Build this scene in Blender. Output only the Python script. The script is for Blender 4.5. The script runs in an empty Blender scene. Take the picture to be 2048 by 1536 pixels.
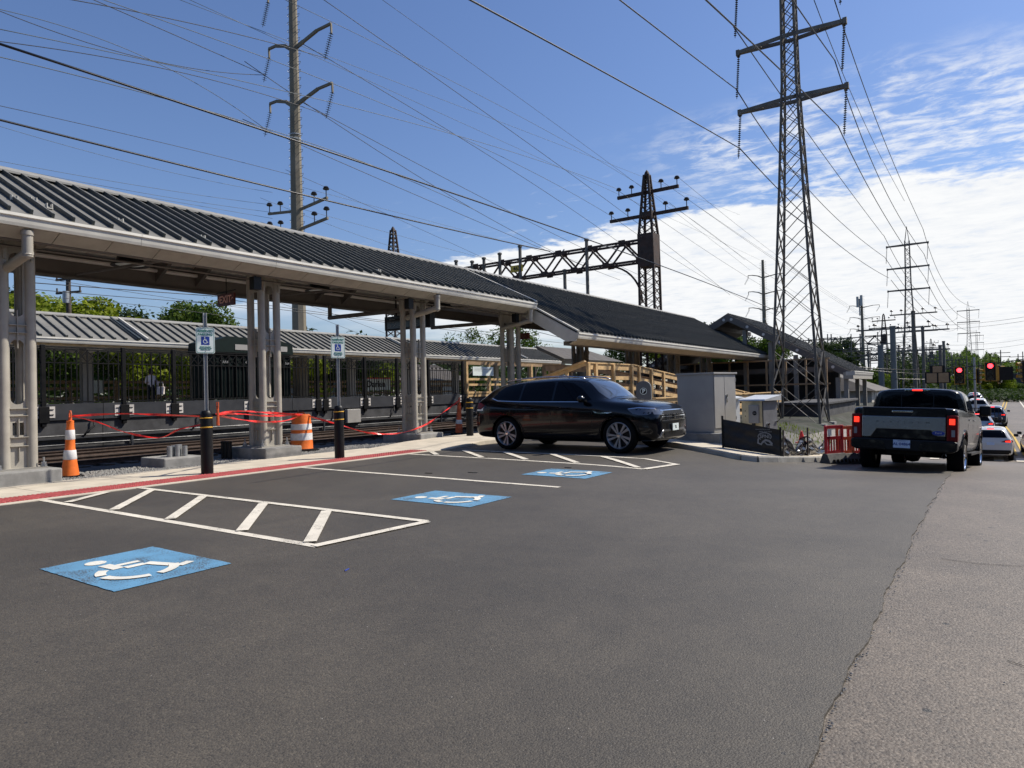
import bpy, bmesh, math, random
from math import radians as R, sin, cos, pi, sqrt
from mathutils import Vector, Matrix
from mathutils.bvhtree import BVHTree
random.seed(11)
C = bpy.context.scene
col = C.collection

# ------------------------------------------------------------ camera, world, sun, exposure
cam_d = bpy.data.cameras.new('camera'); cam = bpy.data.objects.new('camera', cam_d); col.objects.link(cam)
cam_d.sensor_width = 36; cam_d.lens = 36*1358.5/2048; cam_d.clip_start = .05; cam_d.clip_end = 4000
YAW, PIT, ROLL = 0.60951, 0.01277, -0.02397
fw = Vector((-sin(YAW), cos(YAW), 0)); rt = Vector((cos(YAW), sin(YAW), 0)); up = Vector((0, 0, 1))
f2 = fw*cos(PIT)+up*sin(PIT); u2 = up*cos(PIT)-fw*sin(PIT)
rr = rt*cos(ROLL)+u2*sin(ROLL); uu = u2*cos(ROLL)-rt*sin(ROLL)
mx = Matrix((rr, uu, -f2)).transposed().to_4x4(); mx.translation = (0, 0, 1.45); cam.matrix_world = mx
C.camera = cam
SUN_AZ, SUN_EL = R(36), R(48)      # azimuth from +Y towards +X
sd = Vector((sin(SUN_AZ)*cos(SUN_EL), cos(SUN_AZ)*cos(SUN_EL), sin(SUN_EL)))
sl = bpy.data.lights.new('sun', 'SUN'); sl.energy = 5.0; sl.angle = R(.5); sl.color = (1, .93, .82)
so = bpy.data.objects.new('sun', sl); col.objects.link(so)
so.rotation_euler = sd.to_track_quat('Z', 'Y').to_euler()
C.view_settings.view_transform = 'Standard'; C.view_settings.look = 'None'
C.view_settings.exposure = .22; C.view_settings.gamma = 1; C.view_settings.use_curve_mapping = False
W = bpy.data.worlds.new('World'); C.world = W; W.use_nodes = True
nt = W.node_tree; nt.nodes.clear()
def N(t, typ, **k):
    n = t.nodes.new(typ)
    for a, v in k.items():
        if a[0] == '_': n.inputs[int(a[1:])].default_value = v
        else: setattr(n, a, v)
    return n
def M(t, op, a, b=None, c=None, clamp=False):
    n = t.nodes.new('ShaderNodeMath'); n.operation = op; n.use_clamp = clamp
    for i, v in enumerate((a, b, c)):
        if v is None: continue
        if isinstance(v, (int, float)): n.inputs[i].default_value = v
        else: t.links.new(v, n.inputs[i])
    return n.outputs[0]
def MR(t, v, a, b, c=0, d=1, smooth=True):
    n = t.nodes.new('ShaderNodeMapRange'); n.clamp = True
    if smooth: n.interpolation_type = 'SMOOTHSTEP'
    t.links.new(v, n.inputs[0])
    for i, x in enumerate((a, b, c, d)): n.inputs[i+1].default_value = x
    return n.outputs[0]
def MIX(t, f, a, b, mode='MIX'):
    n = t.nodes.new('ShaderNodeMixRGB'); n.blend_type = mode
    for i, v in enumerate((f, a, b)):
        if isinstance(v, (int, float)): n.inputs[i].default_value = v
        elif isinstance(v, tuple): n.inputs[i].default_value = v if len(v) == 4 else (*v, 1)
        else: t.links.new(v, n.inputs[i])
    return n.outputs[0]
sky = N(nt, 'ShaderNodeTexSky', sky_type='NISHITA', sun_disc=False, sun_elevation=SUN_EL, sun_rotation=SUN_AZ,
        altitude=20, air_density=1.25, dust_density=.6, ozone_density=2.2)
tc = N(nt, 'ShaderNodeTexCoord'); sp = N(nt, 'ShaderNodeSeparateXYZ'); nt.links.new(tc.outputs['Generated'], sp.inputs[0])
dx, dy, dz = sp.outputs
zc = M(nt, 'ADD', M(nt, 'MAXIMUM', dz, 0.0), .035)
px_ = M(nt, 'DIVIDE', dx, zc); py_ = M(nt, 'DIVIDE', dy, zc)
cmb = N(nt, 'ShaderNodeCombineXYZ'); nt.links.new(px_, cmb.inputs[0]); nt.links.new(py_, cmb.inputs[1])
def cloud_noise(scale, sx, sy, det, rough, dist=0.0, off=(0, 0, 0)):
    mp = N(nt, 'ShaderNodeMapping'); mp.inputs['Scale'].default_value = (sx, sy, 1); mp.inputs['Location'].default_value = off
    mp.inputs['Rotation'].default_value = (0, 0, R(-12))
    nt.links.new(cmb.outputs[0], mp.inputs[0])
    n = N(nt, 'ShaderNodeTexNoise'); n.inputs['Scale'].default_value = scale; n.inputs['Detail'].default_value = det
    n.inputs['Roughness'].default_value = rough; n.inputs['Distortion'].default_value = dist
    nt.links.new(mp.outputs[0], n.inputs['Vector']); return n.outputs[0]
big = cloud_noise(.55, 1, 1, 5, .55, .3)
fine = cloud_noise(4.2, 1, 1.0, 9, .62, .2, (3, 1, 0))
ripple = cloud_noise(9.5, .75, 1.15, 8, .66, .5, (7, 2, 0))
# distance of the direction beyond the cloud bank's leading edge (plane one unit up)
edge = M(nt, 'SUBTRACT', py_, 3.3)
e2 = M(nt, 'ADD', edge, M(nt, 'MULTIPLY', M(nt, 'SUBTRACT', big, .5), 1.3))
e3 = M(nt, 'ADD', e2, M(nt, 'MULTIPLY', M(nt, 'SUBTRACT', fine, .5), .9))
bank = M(nt, 'MULTIPLY', MR(nt, e3, -.06, .14), MR(nt, M(nt, 'ADD', px_, M(nt, 'MULTIPLY', M(nt, 'SUBTRACT', big, .5), 5.0)), -6.5, -3.4))
bank = M(nt, 'MULTIPLY', bank, MR(nt, M(nt, 'ADD', fine, M(nt, 'MULTIPLY', ripple, .5)), .44, .72, .74, 1.0))
# thin high ripples ahead of the bank, to the right only
b1 = M(nt, 'MULTIPLY', MR(nt, M(nt, 'ADD', edge, M(nt, 'MULTIPLY', M(nt, 'SUBTRACT', big, .5), .8)), -1.2, -.75), MR(nt, M(nt, 'ADD', px_, M(nt, 'MULTIPLY', M(nt, 'SUBTRACT', big, .5), .8)), -1.25, -.65))
wisp = M(nt, 'MULTIPLY', b1, MR(nt, M(nt, 'ADD', M(nt, 'MULTIPLY', ripple, .7), M(nt, 'MULTIPLY', fine, .5)), .52, .74))
wisp = M(nt, 'MULTIPLY', wisp, .72)
b2 = M(nt, 'MULTIPLY', MR(nt, edge, -1.3, -.1), MR(nt, ripple, .56, .78)); b2 = M(nt, 'MULTIPLY', b2, .30)
cl = M(nt, 'MAXIMUM', M(nt, 'MAXIMUM', bank, wisp), b2)
shade = MR(nt, M(nt, 'ADD', M(nt, 'MULTIPLY', fine, .6), M(nt, 'MULTIPLY', ripple, .4)), .36, .62, .72, 1.0)
ccol = MIX(nt, shade, (6.9, 7.6, 8.7), (10.6, 10.7, 10.8))
skyc = MIX(nt, 1.0, sky.outputs[0], (.90, 1.0, 1.30), 'MULTIPLY')
mixs = MIX(nt, cl, skyc, ccol)
bg = N(nt, 'ShaderNodeBackground'); bg.inputs[1].default_value = .079
nt.links.new(mixs, bg.inputs[0]); ow = N(nt, 'ShaderNodeOutputWorld'); nt.links.new(bg.outputs[0], ow.inputs[0])
C.cycles.max_bounces = 6; C.cycles.diffuse_bounces = 3; C.cycles.transparent_max_bounces = 8

# ------------------------------------------------------------ materials
def material(name, colr, rough=.6, metal=0, var=.12, vs=6, bump=0, bs=40, spec=.5, coat=0, c2=None, emit=0, fine=0, fs=300, coords='Object'):
    m = bpy.data.materials.new(name); m.use_nodes = True; t = m.node_tree
    b = t.nodes['Principled BSDF']; b.inputs['Roughness'].default_value = rough; b.inputs['Metallic'].default_value = metal
    b.inputs['Specular IOR Level'].default_value = spec; b.inputs['Coat Weight'].default_value = coat
    if coat: b.inputs['Coat Roughness'].default_value = .03
    if emit:
        b.inputs['Emission Color'].default_value = (*colr, 1); b.inputs['Emission Strength'].default_value = emit
    tc = t.nodes.new('ShaderNodeTexCoord'); v = tc.outputs['Object']
    if coords == 'World':
        gn = t.nodes.new('ShaderNodeNewGeometry'); v = gn.outputs['Position']
    def noise(s, d=5, r=.6):
        n = t.nodes.new('ShaderNodeTexNoise'); n.inputs['Scale'].default_value = s; n.inputs['Detail'].default_value = d
        n.inputs['Roughness'].default_value = r; t.links.new(v, n.inputs['Vector']); return n.outputs[0]
    if var:
        f = MR(t, noise(vs), .3, .7)
        hi = c2 or tuple(min(1, x*(1+var)) for x in colr); lo = colr if c2 else tuple(x*(1-var) for x in colr)
        cc = MIX(t, f, lo, hi)
        if fine: cc = MIX(t, MR(t, noise(fs, 3), .35, .65), MIX(t, 1.0, cc, (1-fine,)*3, 'MULTIPLY'), cc)
        t.links.new(cc, b.inputs['Base Color'])
        t.links.new(MR(t, noise(vs*2.3), .3, .7, max(.02, rough*.85), min(1, rough*1.15)), b.inputs['Roughness'])
    else: b.inputs['Base Color'].default_value = (*colr, 1)
    if bump:
        bp = t.nodes.new('ShaderNodeBump'); bp.inputs['Strength'].default_value = min(1, bump); bp.inputs['Distance'].default_value = .01
        t.links.new(noise(bs, 6), bp.inputs['Height']); t.links.new(bp.outputs[0], b.inputs['Normal'])
    return m
def asphalt(name, base, light, dark, scale, worn, fleck, bumpd):
    m = bpy.data.materials.new(name); m.use_nodes = True; t = m.node_tree; b = t.nodes['Principled BSDF']
    gn = t.nodes.new('ShaderNodeNewGeometry'); v = gn.outputs['Position']
    def noise(s, d=4, r=.6, dist=0):
        n = t.nodes.new('ShaderNodeTexNoise'); n.inputs['Scale'].default_value = s; n.inputs['Detail'].default_value = d
        n.inputs['Roughness'].default_value = r; n.inputs['Distortion'].default_value = dist; t.links.new(v, n.inputs['Vector']); return n.outputs[0]
    def vor(s, feat='F1'):
        n = t.nodes.new('ShaderNodeTexVoronoi'); n.feature = feat; n.inputs['Scale'].default_value = s; t.links.new(v, n.inputs['Vector']); return n
    vn = vor(scale); g1 = noise(scale*.8, 5, .7)
    sepc = t.nodes.new('ShaderNodeSeparateColor'); t.links.new(vn.outputs['Color'], sepc.inputs[0])
    c = MIX(t, MR(t, sepc.outputs[0], 0, 1, 0, 1, False), dark, light)
    c = MIX(t, MR(t, g1, .38, .62), c, base)
    big = MIX(t, MR(t, noise(.35, 4, .55, .4), .35, .68), (1-worn,)*3, (1+worn,)*3)
    c = MIX(t, 1.0, c, big, 'MULTIPLY')
    mid = MIX(t, MR(t, noise(3.1, 6, .7), .3, .7), (.9,)*3, (1.1, 1.09, 1.07)); c = MIX(t, 1.0, c, mid, 'MULTIPLY')
    fl = vor(scale*.28); fsep = t.nodes.new('ShaderNodeSeparateColor'); t.links.new(fl.outputs['Color'], fsep.inputs[0])
    fm = M(t, 'MULTIPLY', M(t, 'GREATER_THAN', fsep.outputs[1], 1-fleck), M(t, 'LESS_THAN', fl.outputs['Distance'], .085))
    c = MIX(t, fm, c, (.42, .40, .37))
    pit = vor(scale*.07); psep = t.nodes.new('ShaderNodeSeparateColor'); t.links.new(pit.outputs['Color'], psep.inputs[0])
    pm = M(t, 'MULTIPLY', M(t, 'GREATER_THAN', psep.outputs[2], .93), M(t, 'LESS_THAN', pit.outputs['Distance'], .10))
    c = MIX(t, pm, c, (.02, .019, .018))
    st_ = MR(t, noise(.9, 3, .5, .8), .60, .70); c = MIX(t, M(t, 'MULTIPLY', st_, .22), c, MIX(t, 1.0, c, (.55,)*3, 'MULTIPLY'))
    t.links.new(c, b.inputs['Base Color']); b.inputs['Roughness'].default_value = .58; b.inputs['Specular IOR Level'].default_value = .55
    bp = t.nodes.new('ShaderNodeBump'); bp.inputs['Strength'].default_value = .9; bp.inputs['Distance'].default_value = bumpd
    h = M(t, 'ADD', M(t, 'MULTIPLY', M(t, 'SUBTRACT', 1.0, vn.outputs['Distance']), .6), g1); h = M(t, 'SUBTRACT', h, M(t, 'MULTIPLY', pm, .8))
    t.links.new(h, bp.inputs['Height']); t.links.new(bp.outputs[0], b.inputs['Normal']); return m
def worn_paint(name, colr, ground, amount, sc=28):
    m = bpy.data.materials.new(name); m.use_nodes = True; t = m.node_tree; b = t.nodes['Principled BSDF']
    gn = t.nodes.new('ShaderNodeNewGeometry'); v = gn.outputs['Position']
    def noise(s, d=5, r=.7):
        n = t.nodes.new('ShaderNodeTexNoise'); n.inputs['Scale'].default_value = s; n.inputs['Detail'].default_value = d
        n.inputs['Roughness'].default_value = r; t.links.new(v, n.inputs['Vector']); return n.outputs[0]
    f = M(t, 'ADD', M(t, 'MULTIPLY', noise(sc*3), .6), M(t, 'MULTIPLY', noise(sc*.12), .4))
    f = MR(t, f, amount-.035, amount+.035)
    c = MIX(t, MR(t, noise(2.2), .3, .7), tuple(x*.88 for x in colr), tuple(min(1, x*1.1) for x in colr))
    t.links.new(MIX(t, f, ground, c), b.inputs['Base Color']); b.inputs['Roughness'].default_value = .7
    bp = t.nodes.new('ShaderNodeBump'); bp.inputs['Strength'].default_value = .6; bp.inputs['Distance'].default_value = .004
    t.links.new(noise(90, 4), bp.inputs['Height']); t.links.new(bp.outputs[0], b.inputs['Normal']); return m
def leafmat(name, a, b_, sc=.7):
    m = bpy.data.materials.new(name); m.use_nodes = True; t = m.node_tree; b = t.nodes['Principled BSDF']
    gn = t.nodes.new('ShaderNodeNewGeometry')
    n = t.nodes.new('ShaderNodeTexNoise'); n.inputs['Scale'].default_value = sc; n.inputs['Detail'].default_value = 4
    t.links.new(gn.outputs['Position'], n.inputs['Vector'])
    c = MIX(t, MR(t, n.outputs[0], .35, .65), a, b_)
    c = MIX(t, gn.outputs['Random Per Island'], c, MIX(t, 1.0, c, (1.5, 1.45, 1.2), 'MULTIPLY'))
    t.links.new(c, b.inputs['Base Color']); b.inputs['Roughness'].default_value = .75; b.inputs['Specular IOR Level'].default_value = .1
    tr = t.nodes.new('ShaderNodeBsdfTranslucent'); t.links.new(MIX(t, 1.0, c, (1.3, 1.5, .6), 'MULTIPLY'), tr.inputs[0])
    ms = t.nodes.new('ShaderNodeMixShader'); ms.inputs[0].default_value = .28
    t.links.new(b.outputs[0], ms.inputs[1]); t.links.new(tr.outputs[0], ms.inputs[2])
    t.links.new(ms.outputs[0], t.nodes['Material Output'].inputs[0]); return m
m_lot = asphalt('new_asphalt', (.061, .052, .039), (.106, .091, .068), (.029, .026, .021), 105, .17, .03, .004)
m_road = asphalt('old_asphalt', (.108, .087, .066), (.20, .165, .128), (.032, .026, .021), 70, .18, .05, .0055)
m_conc = material('pale_concrete', (.56, .50, .40), .85, var=.12, vs=2.2, bump=.25, bs=60, fine=.12, fs=160, coords='World')
m_conc2 = material('grey_concrete', (.27, .265, .25), .9, var=.22, vs=3, bump=.35, bs=45, fine=.15, fs=120, coords='World')
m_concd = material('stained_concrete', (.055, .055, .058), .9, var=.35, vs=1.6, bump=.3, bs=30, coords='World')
m_red = material('red_tactile', (.42, .075, .07), .6, var=.18, vs=5, coords='World')
m_white_l = worn_paint('white_line_paint', (.66, .61, .51), (.07, .065, .058), .43)
m_sym_l = worn_paint('white_symbol_paint', (.66, .64, .56), (.12, .22, .34), .385, 24)
m_blue_l = worn_paint('blue_pad_paint', (.105, .26, .41), (.055, .06, .065), .455, 22)
m_yel_l = worn_paint('yellow_line_paint', (.55, .36, .05), (.07, .065, .06), .40)
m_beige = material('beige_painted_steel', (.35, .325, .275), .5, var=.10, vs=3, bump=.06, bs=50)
m_trim = material('pale_aluminium_trim', (.54, .52, .46), .45, var=.08, vs=2)
m_soff = material('soffit_panel', (.66, .62, .57), .6, var=.06, vs=2)
m_beam = material('taupe_beam', (.13, .115, .10), .6, var=.08, vs=2)
m_roof = material('grey_green_roof_metal', (.19, .183, .16), .5, metal=.0, var=.12, vs=1.3, bump=.05, bs=20, spec=.4)
m_roof2 = material('blackened_roof_metal', (.075, .073, .066), .6, var=.25, vs=.7, spec=.3)
m_rib = material('shade_toned_roof_seam', (.045, .055, .055), .5, var=.1, vs=3, spec=.4)  # roof metal darkened, the shade of the seam sides put into its colour
m_roofd = material('dark_brown_roof_metal', (.085, .073, .058), .6, var=.2, vs=1.1, spec=.3)
m_black = material('black_painted_steel', (.004, .004, .0045), .55, var=.1, spec=.25)
m_blackp = material('black_plastic', (.008, .008, .0085), .45, var=.1, spec=.28)
m_rubber = material('rubber', (.007, .007, .007), .95, var=.15, vs=20, spec=.12)
m_yellow = material('yellow_band', (.75, .42, .03), .5, var=.05)
m_steelg = material('galvanised_steel', (.36, .37, .37), .45, metal=.6, var=.12, vs=14)
m_tower = material('weathered_tower_steel', (.14, .13, .112), .7, metal=.1, var=.25, vs=2)
m_rust = material('rusty_lattice_steel', (.035, .026, .022), .8, var=.4, vs=2, c2=(.065, .036, .027))
m_polet = material('concrete_grey_pole', (.19, .165, .12), .8, var=.15, vs=.8)
m_green = material('dark_green_cabin', (.003, .011, .0095), .6, var=.15, spec=.2)
m_cab = material('brushed_grey_cabinet', (.36, .345, .32), .5, metal=.1, var=.08, vs=1.5)
m_cab2 = material('tan_stained_cabinet', (.68, .58, .36), .55, var=.22, vs=2.5)
m_lightm = material('pale_metal', (.62, .63, .62), .35, metal=.3, var=.05)
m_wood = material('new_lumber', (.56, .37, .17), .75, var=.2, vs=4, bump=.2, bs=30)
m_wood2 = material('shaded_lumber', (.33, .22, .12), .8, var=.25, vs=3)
m_grey = material('grey_steel_panel', (.036, .038, .044), .5, var=.12, vs=1.5)
m_orange = material('orange_plastic', (.78, .17, .025), .5, var=.12, vs=6, spec=.4)
m_orange_old = material('worn_orange_plastic', (.62, .11, .03), .6, var=.3, vs=9)
m_refl = material('white_reflective_band', (.72, .71, .70), .4, var=.12, vs=10)
m_tape = material('red_barricade_tape', (.72, .03, .025), .35, var=.2, vs=7)
m_signw = material('sign_white', (.78, .85, .80), .4, var=.03)
m_signg = material('sign_green', (.02, .20, .13), .4, var=.05)
m_signb = material('sign_blue', (.02, .05, .30), .4, var=.05)
m_exit = material('exit_red', (.10, .016, .012), .5, var=.1)
m_exitl = material('exit_letter', (.9, .5, .4), .5, var=0)
m_barr = material('red_barrier_plastic', (.62, .035, .045), .45, var=.15, vs=4)
m_barrg = material('recycled_grey_foot', (.09, .09, .088), .8, var=.25, vs=6)
m_silt = material('black_silt_fabric', (.014, .013, .014), .5, var=.25, vs=8, spec=.5)
m_plast = material('shiny_black_plastic_sheet', (.035, .037, .042), .16, var=.2, vs=4, spec=.8)
m_print = material('grey_print', (.27, .27, .27), .6, var=.05)
m_paintk = material('black_car_paint', (.0016, .0022, .0048), .15, var=0, spec=.3, coat=.4)
m_paintg = material('grey_metallic_car_paint', (.0085, .0085, .009), .26, metal=.1, var=0, spec=.3, coat=.35)
m_paintw = material('white_car_paint', (.62, .61, .57), .22, var=0, coat=1)
m_paints = material('silver_car_paint', (.38, .4, .42), .28, metal=.6, var=0, coat=1)
m_paintb = material('blue_car_paint', (.03, .05, .09), .25, metal=.3, var=0, coat=1)
m_paintr = material('dark_red_car_paint', (.22, .02, .015), .25, metal=.2, var=0, coat=1)
m_glass = material('tinted_glass', (.0025, .0035, .006), .04, var=0, spec=.16)
m_wsh = material('windscreen_glass', (.05, .065, .085), .03, metal=.25, var=0, spec=1.0, coat=1)
m_chrome = material('chrome', (.72, .74, .76), .09, metal=1, var=0)
m_satin = material('satin_aluminium', (.46, .49, .54), .22, metal=1, var=0)
m_rim = material('silver_alloy', (.33, .34, .36), .32, metal=.6, var=0)
m_tail = material('red_lamp_glass', (.16, .004, .004), .3, var=0, spec=.3)
m_tailon = material('lit_brake_lamp', (1, .03, .015), .5, var=0, spec=.1, emit=1.9)
m_sigred = material('lit_red_signal', (1, .035, .05), .3, var=0, emit=5)
m_amber = material('amber_lens', (.8, .25, .03), .2, var=0)
m_lamp = material('headlamp_lens', (.09, .10, .12), .08, metal=.3, var=0, coat=1)
m_plate = material('plate_pale_blue', (.55, .65, .78), .4, var=0)
m_plateb = material('plate_blue_print', (.02, .06, .25), .4, var=0)
m_ins = material('glazed_insulator', (.035, .033, .036), .25, var=.1)
m_wire = material('wire', (.03, .03, .032), .5, var=0)
m_wired = material('black_cable', (.008, .008, .009), .4, var=0)
m_wireg = material('aluminium_wire', (.10, .12, .125), .5, var=0)
m_rail = material('rail_steel', (.33, .27, .22), .35, metal=.6, var=.2, vs=4)
m_railr = material('rusty_rail_web', (.06, .038, .028), .85, var=.3, vs=5)
m_tie = material('weathered_tie', (.075, .058, .046), .9, var=.35, vs=6)
m_ball = material('ballast_stone', (.24, .235, .22), .9, var=.4, vs=30, coords='World')
m_ballg = material('ballast_bed', (.10, .095, .088), .95, var=.4, vs=14, bump=1, bs=30, fine=.5, fs=40, coords='World')
m_dirt = material('dry_earth_and_grass', (.036, .031, .022), .95, var=.3, vs=.8, bump=.6, bs=9, fine=.4, fs=20, c2=(.020, .028, .010), coords='World')
m_bark = material('bark', (.07, .055, .045), .9, var=.3, vs=5)
m_leafy = leafmat('yellow_green_leaves', (.09, .12, .014), (.16, .19, .022))
m_leafg = leafmat('mid_green_leaves', (.035, .065, .014), (.07, .10, .022))
m_leafd = leafmat('dark_green_leaves', (.013, .026, .011), (.028, .046, .016))
m_leafb = leafmat('brownish_green_leaves', (.035, .040, .012), (.07, .066, .020))
m_sigy = material('signal_yellow', (.42, .25, .035), .5, var=.1)
m_sigdark = material('unlit_lens', (.03, .03, .025), .2, var=0)
m_card = material('cardboard_cover', (.33, .23, .13), .8, var=.1)
m_skin = material('skin', (.5, .3, .22), .6, var=0)
m_shirtw = material('white_shirt', (.75, .68, .66), .8, var=.05)
m_cloth = material('dark_trousers', (.015, .015, .02), .9, var=.1)
m_hair = material('dark_hair', (.02, .012, .01), .6, var=0)
m_gwall = material('cream_building_wall', (.45, .42, .36), .8, var=.08, vs=.5)
m_yel463 = material('yellow_number_plate', (.5, .36, .03), .5, var=.15, vs=5)

# ------------------------------------------------------------ geometry helpers
class MB:
    def __init__(s): s.v = []; s.f = []; s.m = []
    def add(s, vs, fs, mi=0):
        n = len(s.v); s.v += [tuple(v) for v in vs]; s.f += [tuple(i+n for i in f) for f in fs]; s.m += [mi]*len(fs); return s
    def box(s, a, b, mi=0):
        x0, y0, z0 = a; x1, y1, z1 = b
        return s.add([(x0,y0,z0),(x1,y0,z0),(x1,y1,z0),(x0,y1,z0),(x0,y0,z1),(x1,y0,z1),(x1,y1,z1),(x0,y1,z1)],
                     [(3,2,1,0),(4,5,6,7),(0,1,5,4),(1,2,6,5),(2,3,7,6),(3,0,4,7)], mi)
    def beam(s, p, q, w, h, upv=(0,0,1), mi=0):
        p = Vector(p); q = Vector(q); d = (q-p).normalized(); u = Vector(upv)
        if abs(d.dot(u)) > .98: u = Vector((1, 0, 0))
        r = d.cross(u).normalized()*w/2; u = r.cross(d).normalized()*h/2
        vs = [p-r-u, p+r-u, p+r+u, p-r+u, q-r-u, q+r-u, q+r+u, q-r+u]
        return s.add(vs, [(0,1,2,3),(7,6,5,4),(4,5,1,0),(5,6,2,1),(6,7,3,2),(7,4,0,3)], mi)
    def tube(s, p, q, r, r2=None, n=8, cap=True, mi=0):
        p = Vector(p); q = Vector(q); r2 = r if r2 is None else r2; d = (q-p).normalized()
        a = Vector((0, 0, 1)) if abs(d.z) < .95 else Vector((1, 0, 0)); u = d.cross(a).normalized(); w = d.cross(u)
        vs = [p+(u*cos(2*pi*i/n)+w*sin(2*pi*i/n))*r for i in range(n)]+[q+(u*cos(2*pi*i/n)+w*sin(2*pi*i/n))*r2 for i in range(n)]
        fs = [(i, (i+1) % n, n+(i+1) % n, n+i) for i in range(n)]
        if cap: fs += [tuple(range(n))[::-1], tuple(range(n, 2*n))]
        return s.add(vs, fs, mi)
    def path(s, pts, r, n=6, mi=0):
        pts = [Vector(p) for p in pts]; rings = []
        for i, p in enumerate(pts):
            d = (pts[min(i+1, len(pts)-1)]-pts[max(i-1, 0)]).normalized()
            a = Vector((0, 0, 1)) if abs(d.z) < .95 else Vector((1, 0, 0)); u = d.cross(a).normalized(); w = d.cross(u)
            rings.append([p+(u*cos(2*pi*k/n)+w*sin(2*pi*k/n))*r for k in range(n)])
        vs = [v for g in rings for v in g]
        fs = [(i*n+k, i*n+(k+1) % n, (i+1)*n+(k+1) % n, (i+1)*n+k) for i in range(len(pts)-1) for k in range(n)]
        fs += [tuple(range(n))[::-1], tuple(range(len(vs)-n, len(vs)))]
        return s.add(vs, fs, mi)
    def lathe(s, prof, c=(0,0,0), n=20, axis='z', mi=0):
        vs = []
        for r, z in prof:
            for k in range(n):
                a = 2*pi*k/n; x, y = r*cos(a), r*sin(a)
                p = (x, y, z) if axis == 'z' else ((x, z, y) if axis == 'y' else (z, x, y))
                vs.append((p[0]+c[0], p[1]+c[1], p[2]+c[2]))
        fs = [(i*n+k, i*n+(k+1) % n, (i+1)*n+(k+1) % n, (i+1)*n+k) for i in range(len(prof)-1) for k in range(n)]
        return s.add(vs, fs, mi)
    def prism(s, poly, axis, a, b, mi=0):
        n = len(poly)
        def P(u, v, w): return {'x': (w, u, v), 'y': (u, w, v), 'z': (u, v, w)}[axis]
        vs = [P(u, v, a) for u, v in poly]+[P(u, v, b) for u, v in poly]
        return s.add(vs, [(i, (i+1) % n, n+(i+1) % n, n+i) for i in range(n)]+[tuple(range(n))[::-1], tuple(range(n, 2*n))], mi)
    def quad(s, a, b, c, d, mi=0): return s.add([a, b, c, d], [(0, 1, 2, 3)], mi)
    def mesh(s, name, mats, smooth=False, origin=(0,0,0), fix=True, bevel=0):
        me = bpy.data.meshes.new(name); ox, oy, oz = origin
        me.from_pydata([(x-ox, y-oy, z-oz) for x, y, z in s.v], [], s.f)
        mats = mats if isinstance(mats, (list, tuple)) else [mats]
        for m in mats: me.materials.append(m)
        if len(mats) > 1: me.polygons.foreach_set('material_index', s.m)
        if fix or bevel:
            bm = bmesh.new(); bm.from_mesh(me)
            if bevel:
                bmesh.ops.remove_doubles(bm, verts=bm.verts, dist=1e-5)
                bmesh.ops.bevel(bm, geom=[e for e in bm.edges if len(e.link_faces) == 2 and e.calc_face_angle(0) > .5], offset=bevel, segments=2, affect='EDGES', profile=.5)
            bmesh.ops.recalc_face_normals(bm, faces=bm.faces); bm.to_mesh(me); bm.free()
        if smooth:
            me.polygons.foreach_set('use_smooth', [True]*len(me.polygons))
            if smooth is not True: me.set_sharp_from_angle(angle=R(smooth))
        me.update(); return me
def wloc(o):
    v = Vector((0, 0, 0))
    while o is not None: v += o.location; o = o.parent
    return v
def put(name, me, parent=None, loc=(0,0,0), rot=(0,0,0), scale=(1,1,1)):
    o = bpy.data.objects.new(name, me); col.objects.link(o); o.parent = parent; o.location = loc; o.rotation_euler = rot; o.scale = scale; return o
def part(name, mb, mats, parent, smooth=False, local=False, bevel=0, label=None, fix=True):
    org = (0,0,0) if local else tuple(wloc(parent))
    o = put(name, mb.mesh(name, mats, smooth, org, fix, bevel), parent)
    if label: o['label'] = label
    return o
def thing(name, label, cat, loc=(0,0,0), rz=0, group=None):
    o = bpy.data.objects.new(name, None); col.objects.link(o); o.location = loc; o.rotation_euler = (0, 0, rz)
    o.empty_display_size = .2; o['label'] = label; o['category'] = cat
    if group: o['group'] = group
    return o
def single(name, mb, mats, label, cat, loc=(0,0,0), group=None, smooth=False, bevel=0, kind=None, fix=True):
    o = put(name, mb.mesh(name, mats, smooth, loc, fix, bevel), None, loc)
    if label: o['label'] = label
    if cat: o['category'] = cat
    if group: o['group'] = group
    if kind: o['kind'] = kind
    return o
def struct(name, mb, mats, smooth=False, label=None, fix=True):
    o = put(name, mb.mesh(name, mats, smooth, (0,0,0), fix)); o['kind'] = 'structure'
    if label: o['label'] = label
    return o
def dup(root, loc, rz=None, label=None, group=None, scale=None, swap=None):
    r = root.copy(); col.objects.link(r); r.location = loc
    if rz is not None: r.rotation_euler = (0, 0, rz)
    if scale: r.scale = (scale,)*3 if isinstance(scale, (int, float)) else scale
    if label: r['label'] = label
    if group: r['group'] = group
    def rec(a, b):
        for ch in list(a.children):
            c = ch.copy(); col.objects.link(c); c.parent = b
            if swap and ch.name.split('.')[0] in swap:
                c.data = swap_mesh(ch.data, swap[ch.name.split('.')[0]])
            rec(ch, c)
    rec(root, r); return r
_sw = {}
def swap_mesh(me, mat):
    k = (me.name, mat.name)
    if k not in _sw:
        m2 = me.copy(); m2.materials[0] = mat; _sw[k] = m2
    return _sw[k]
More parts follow.
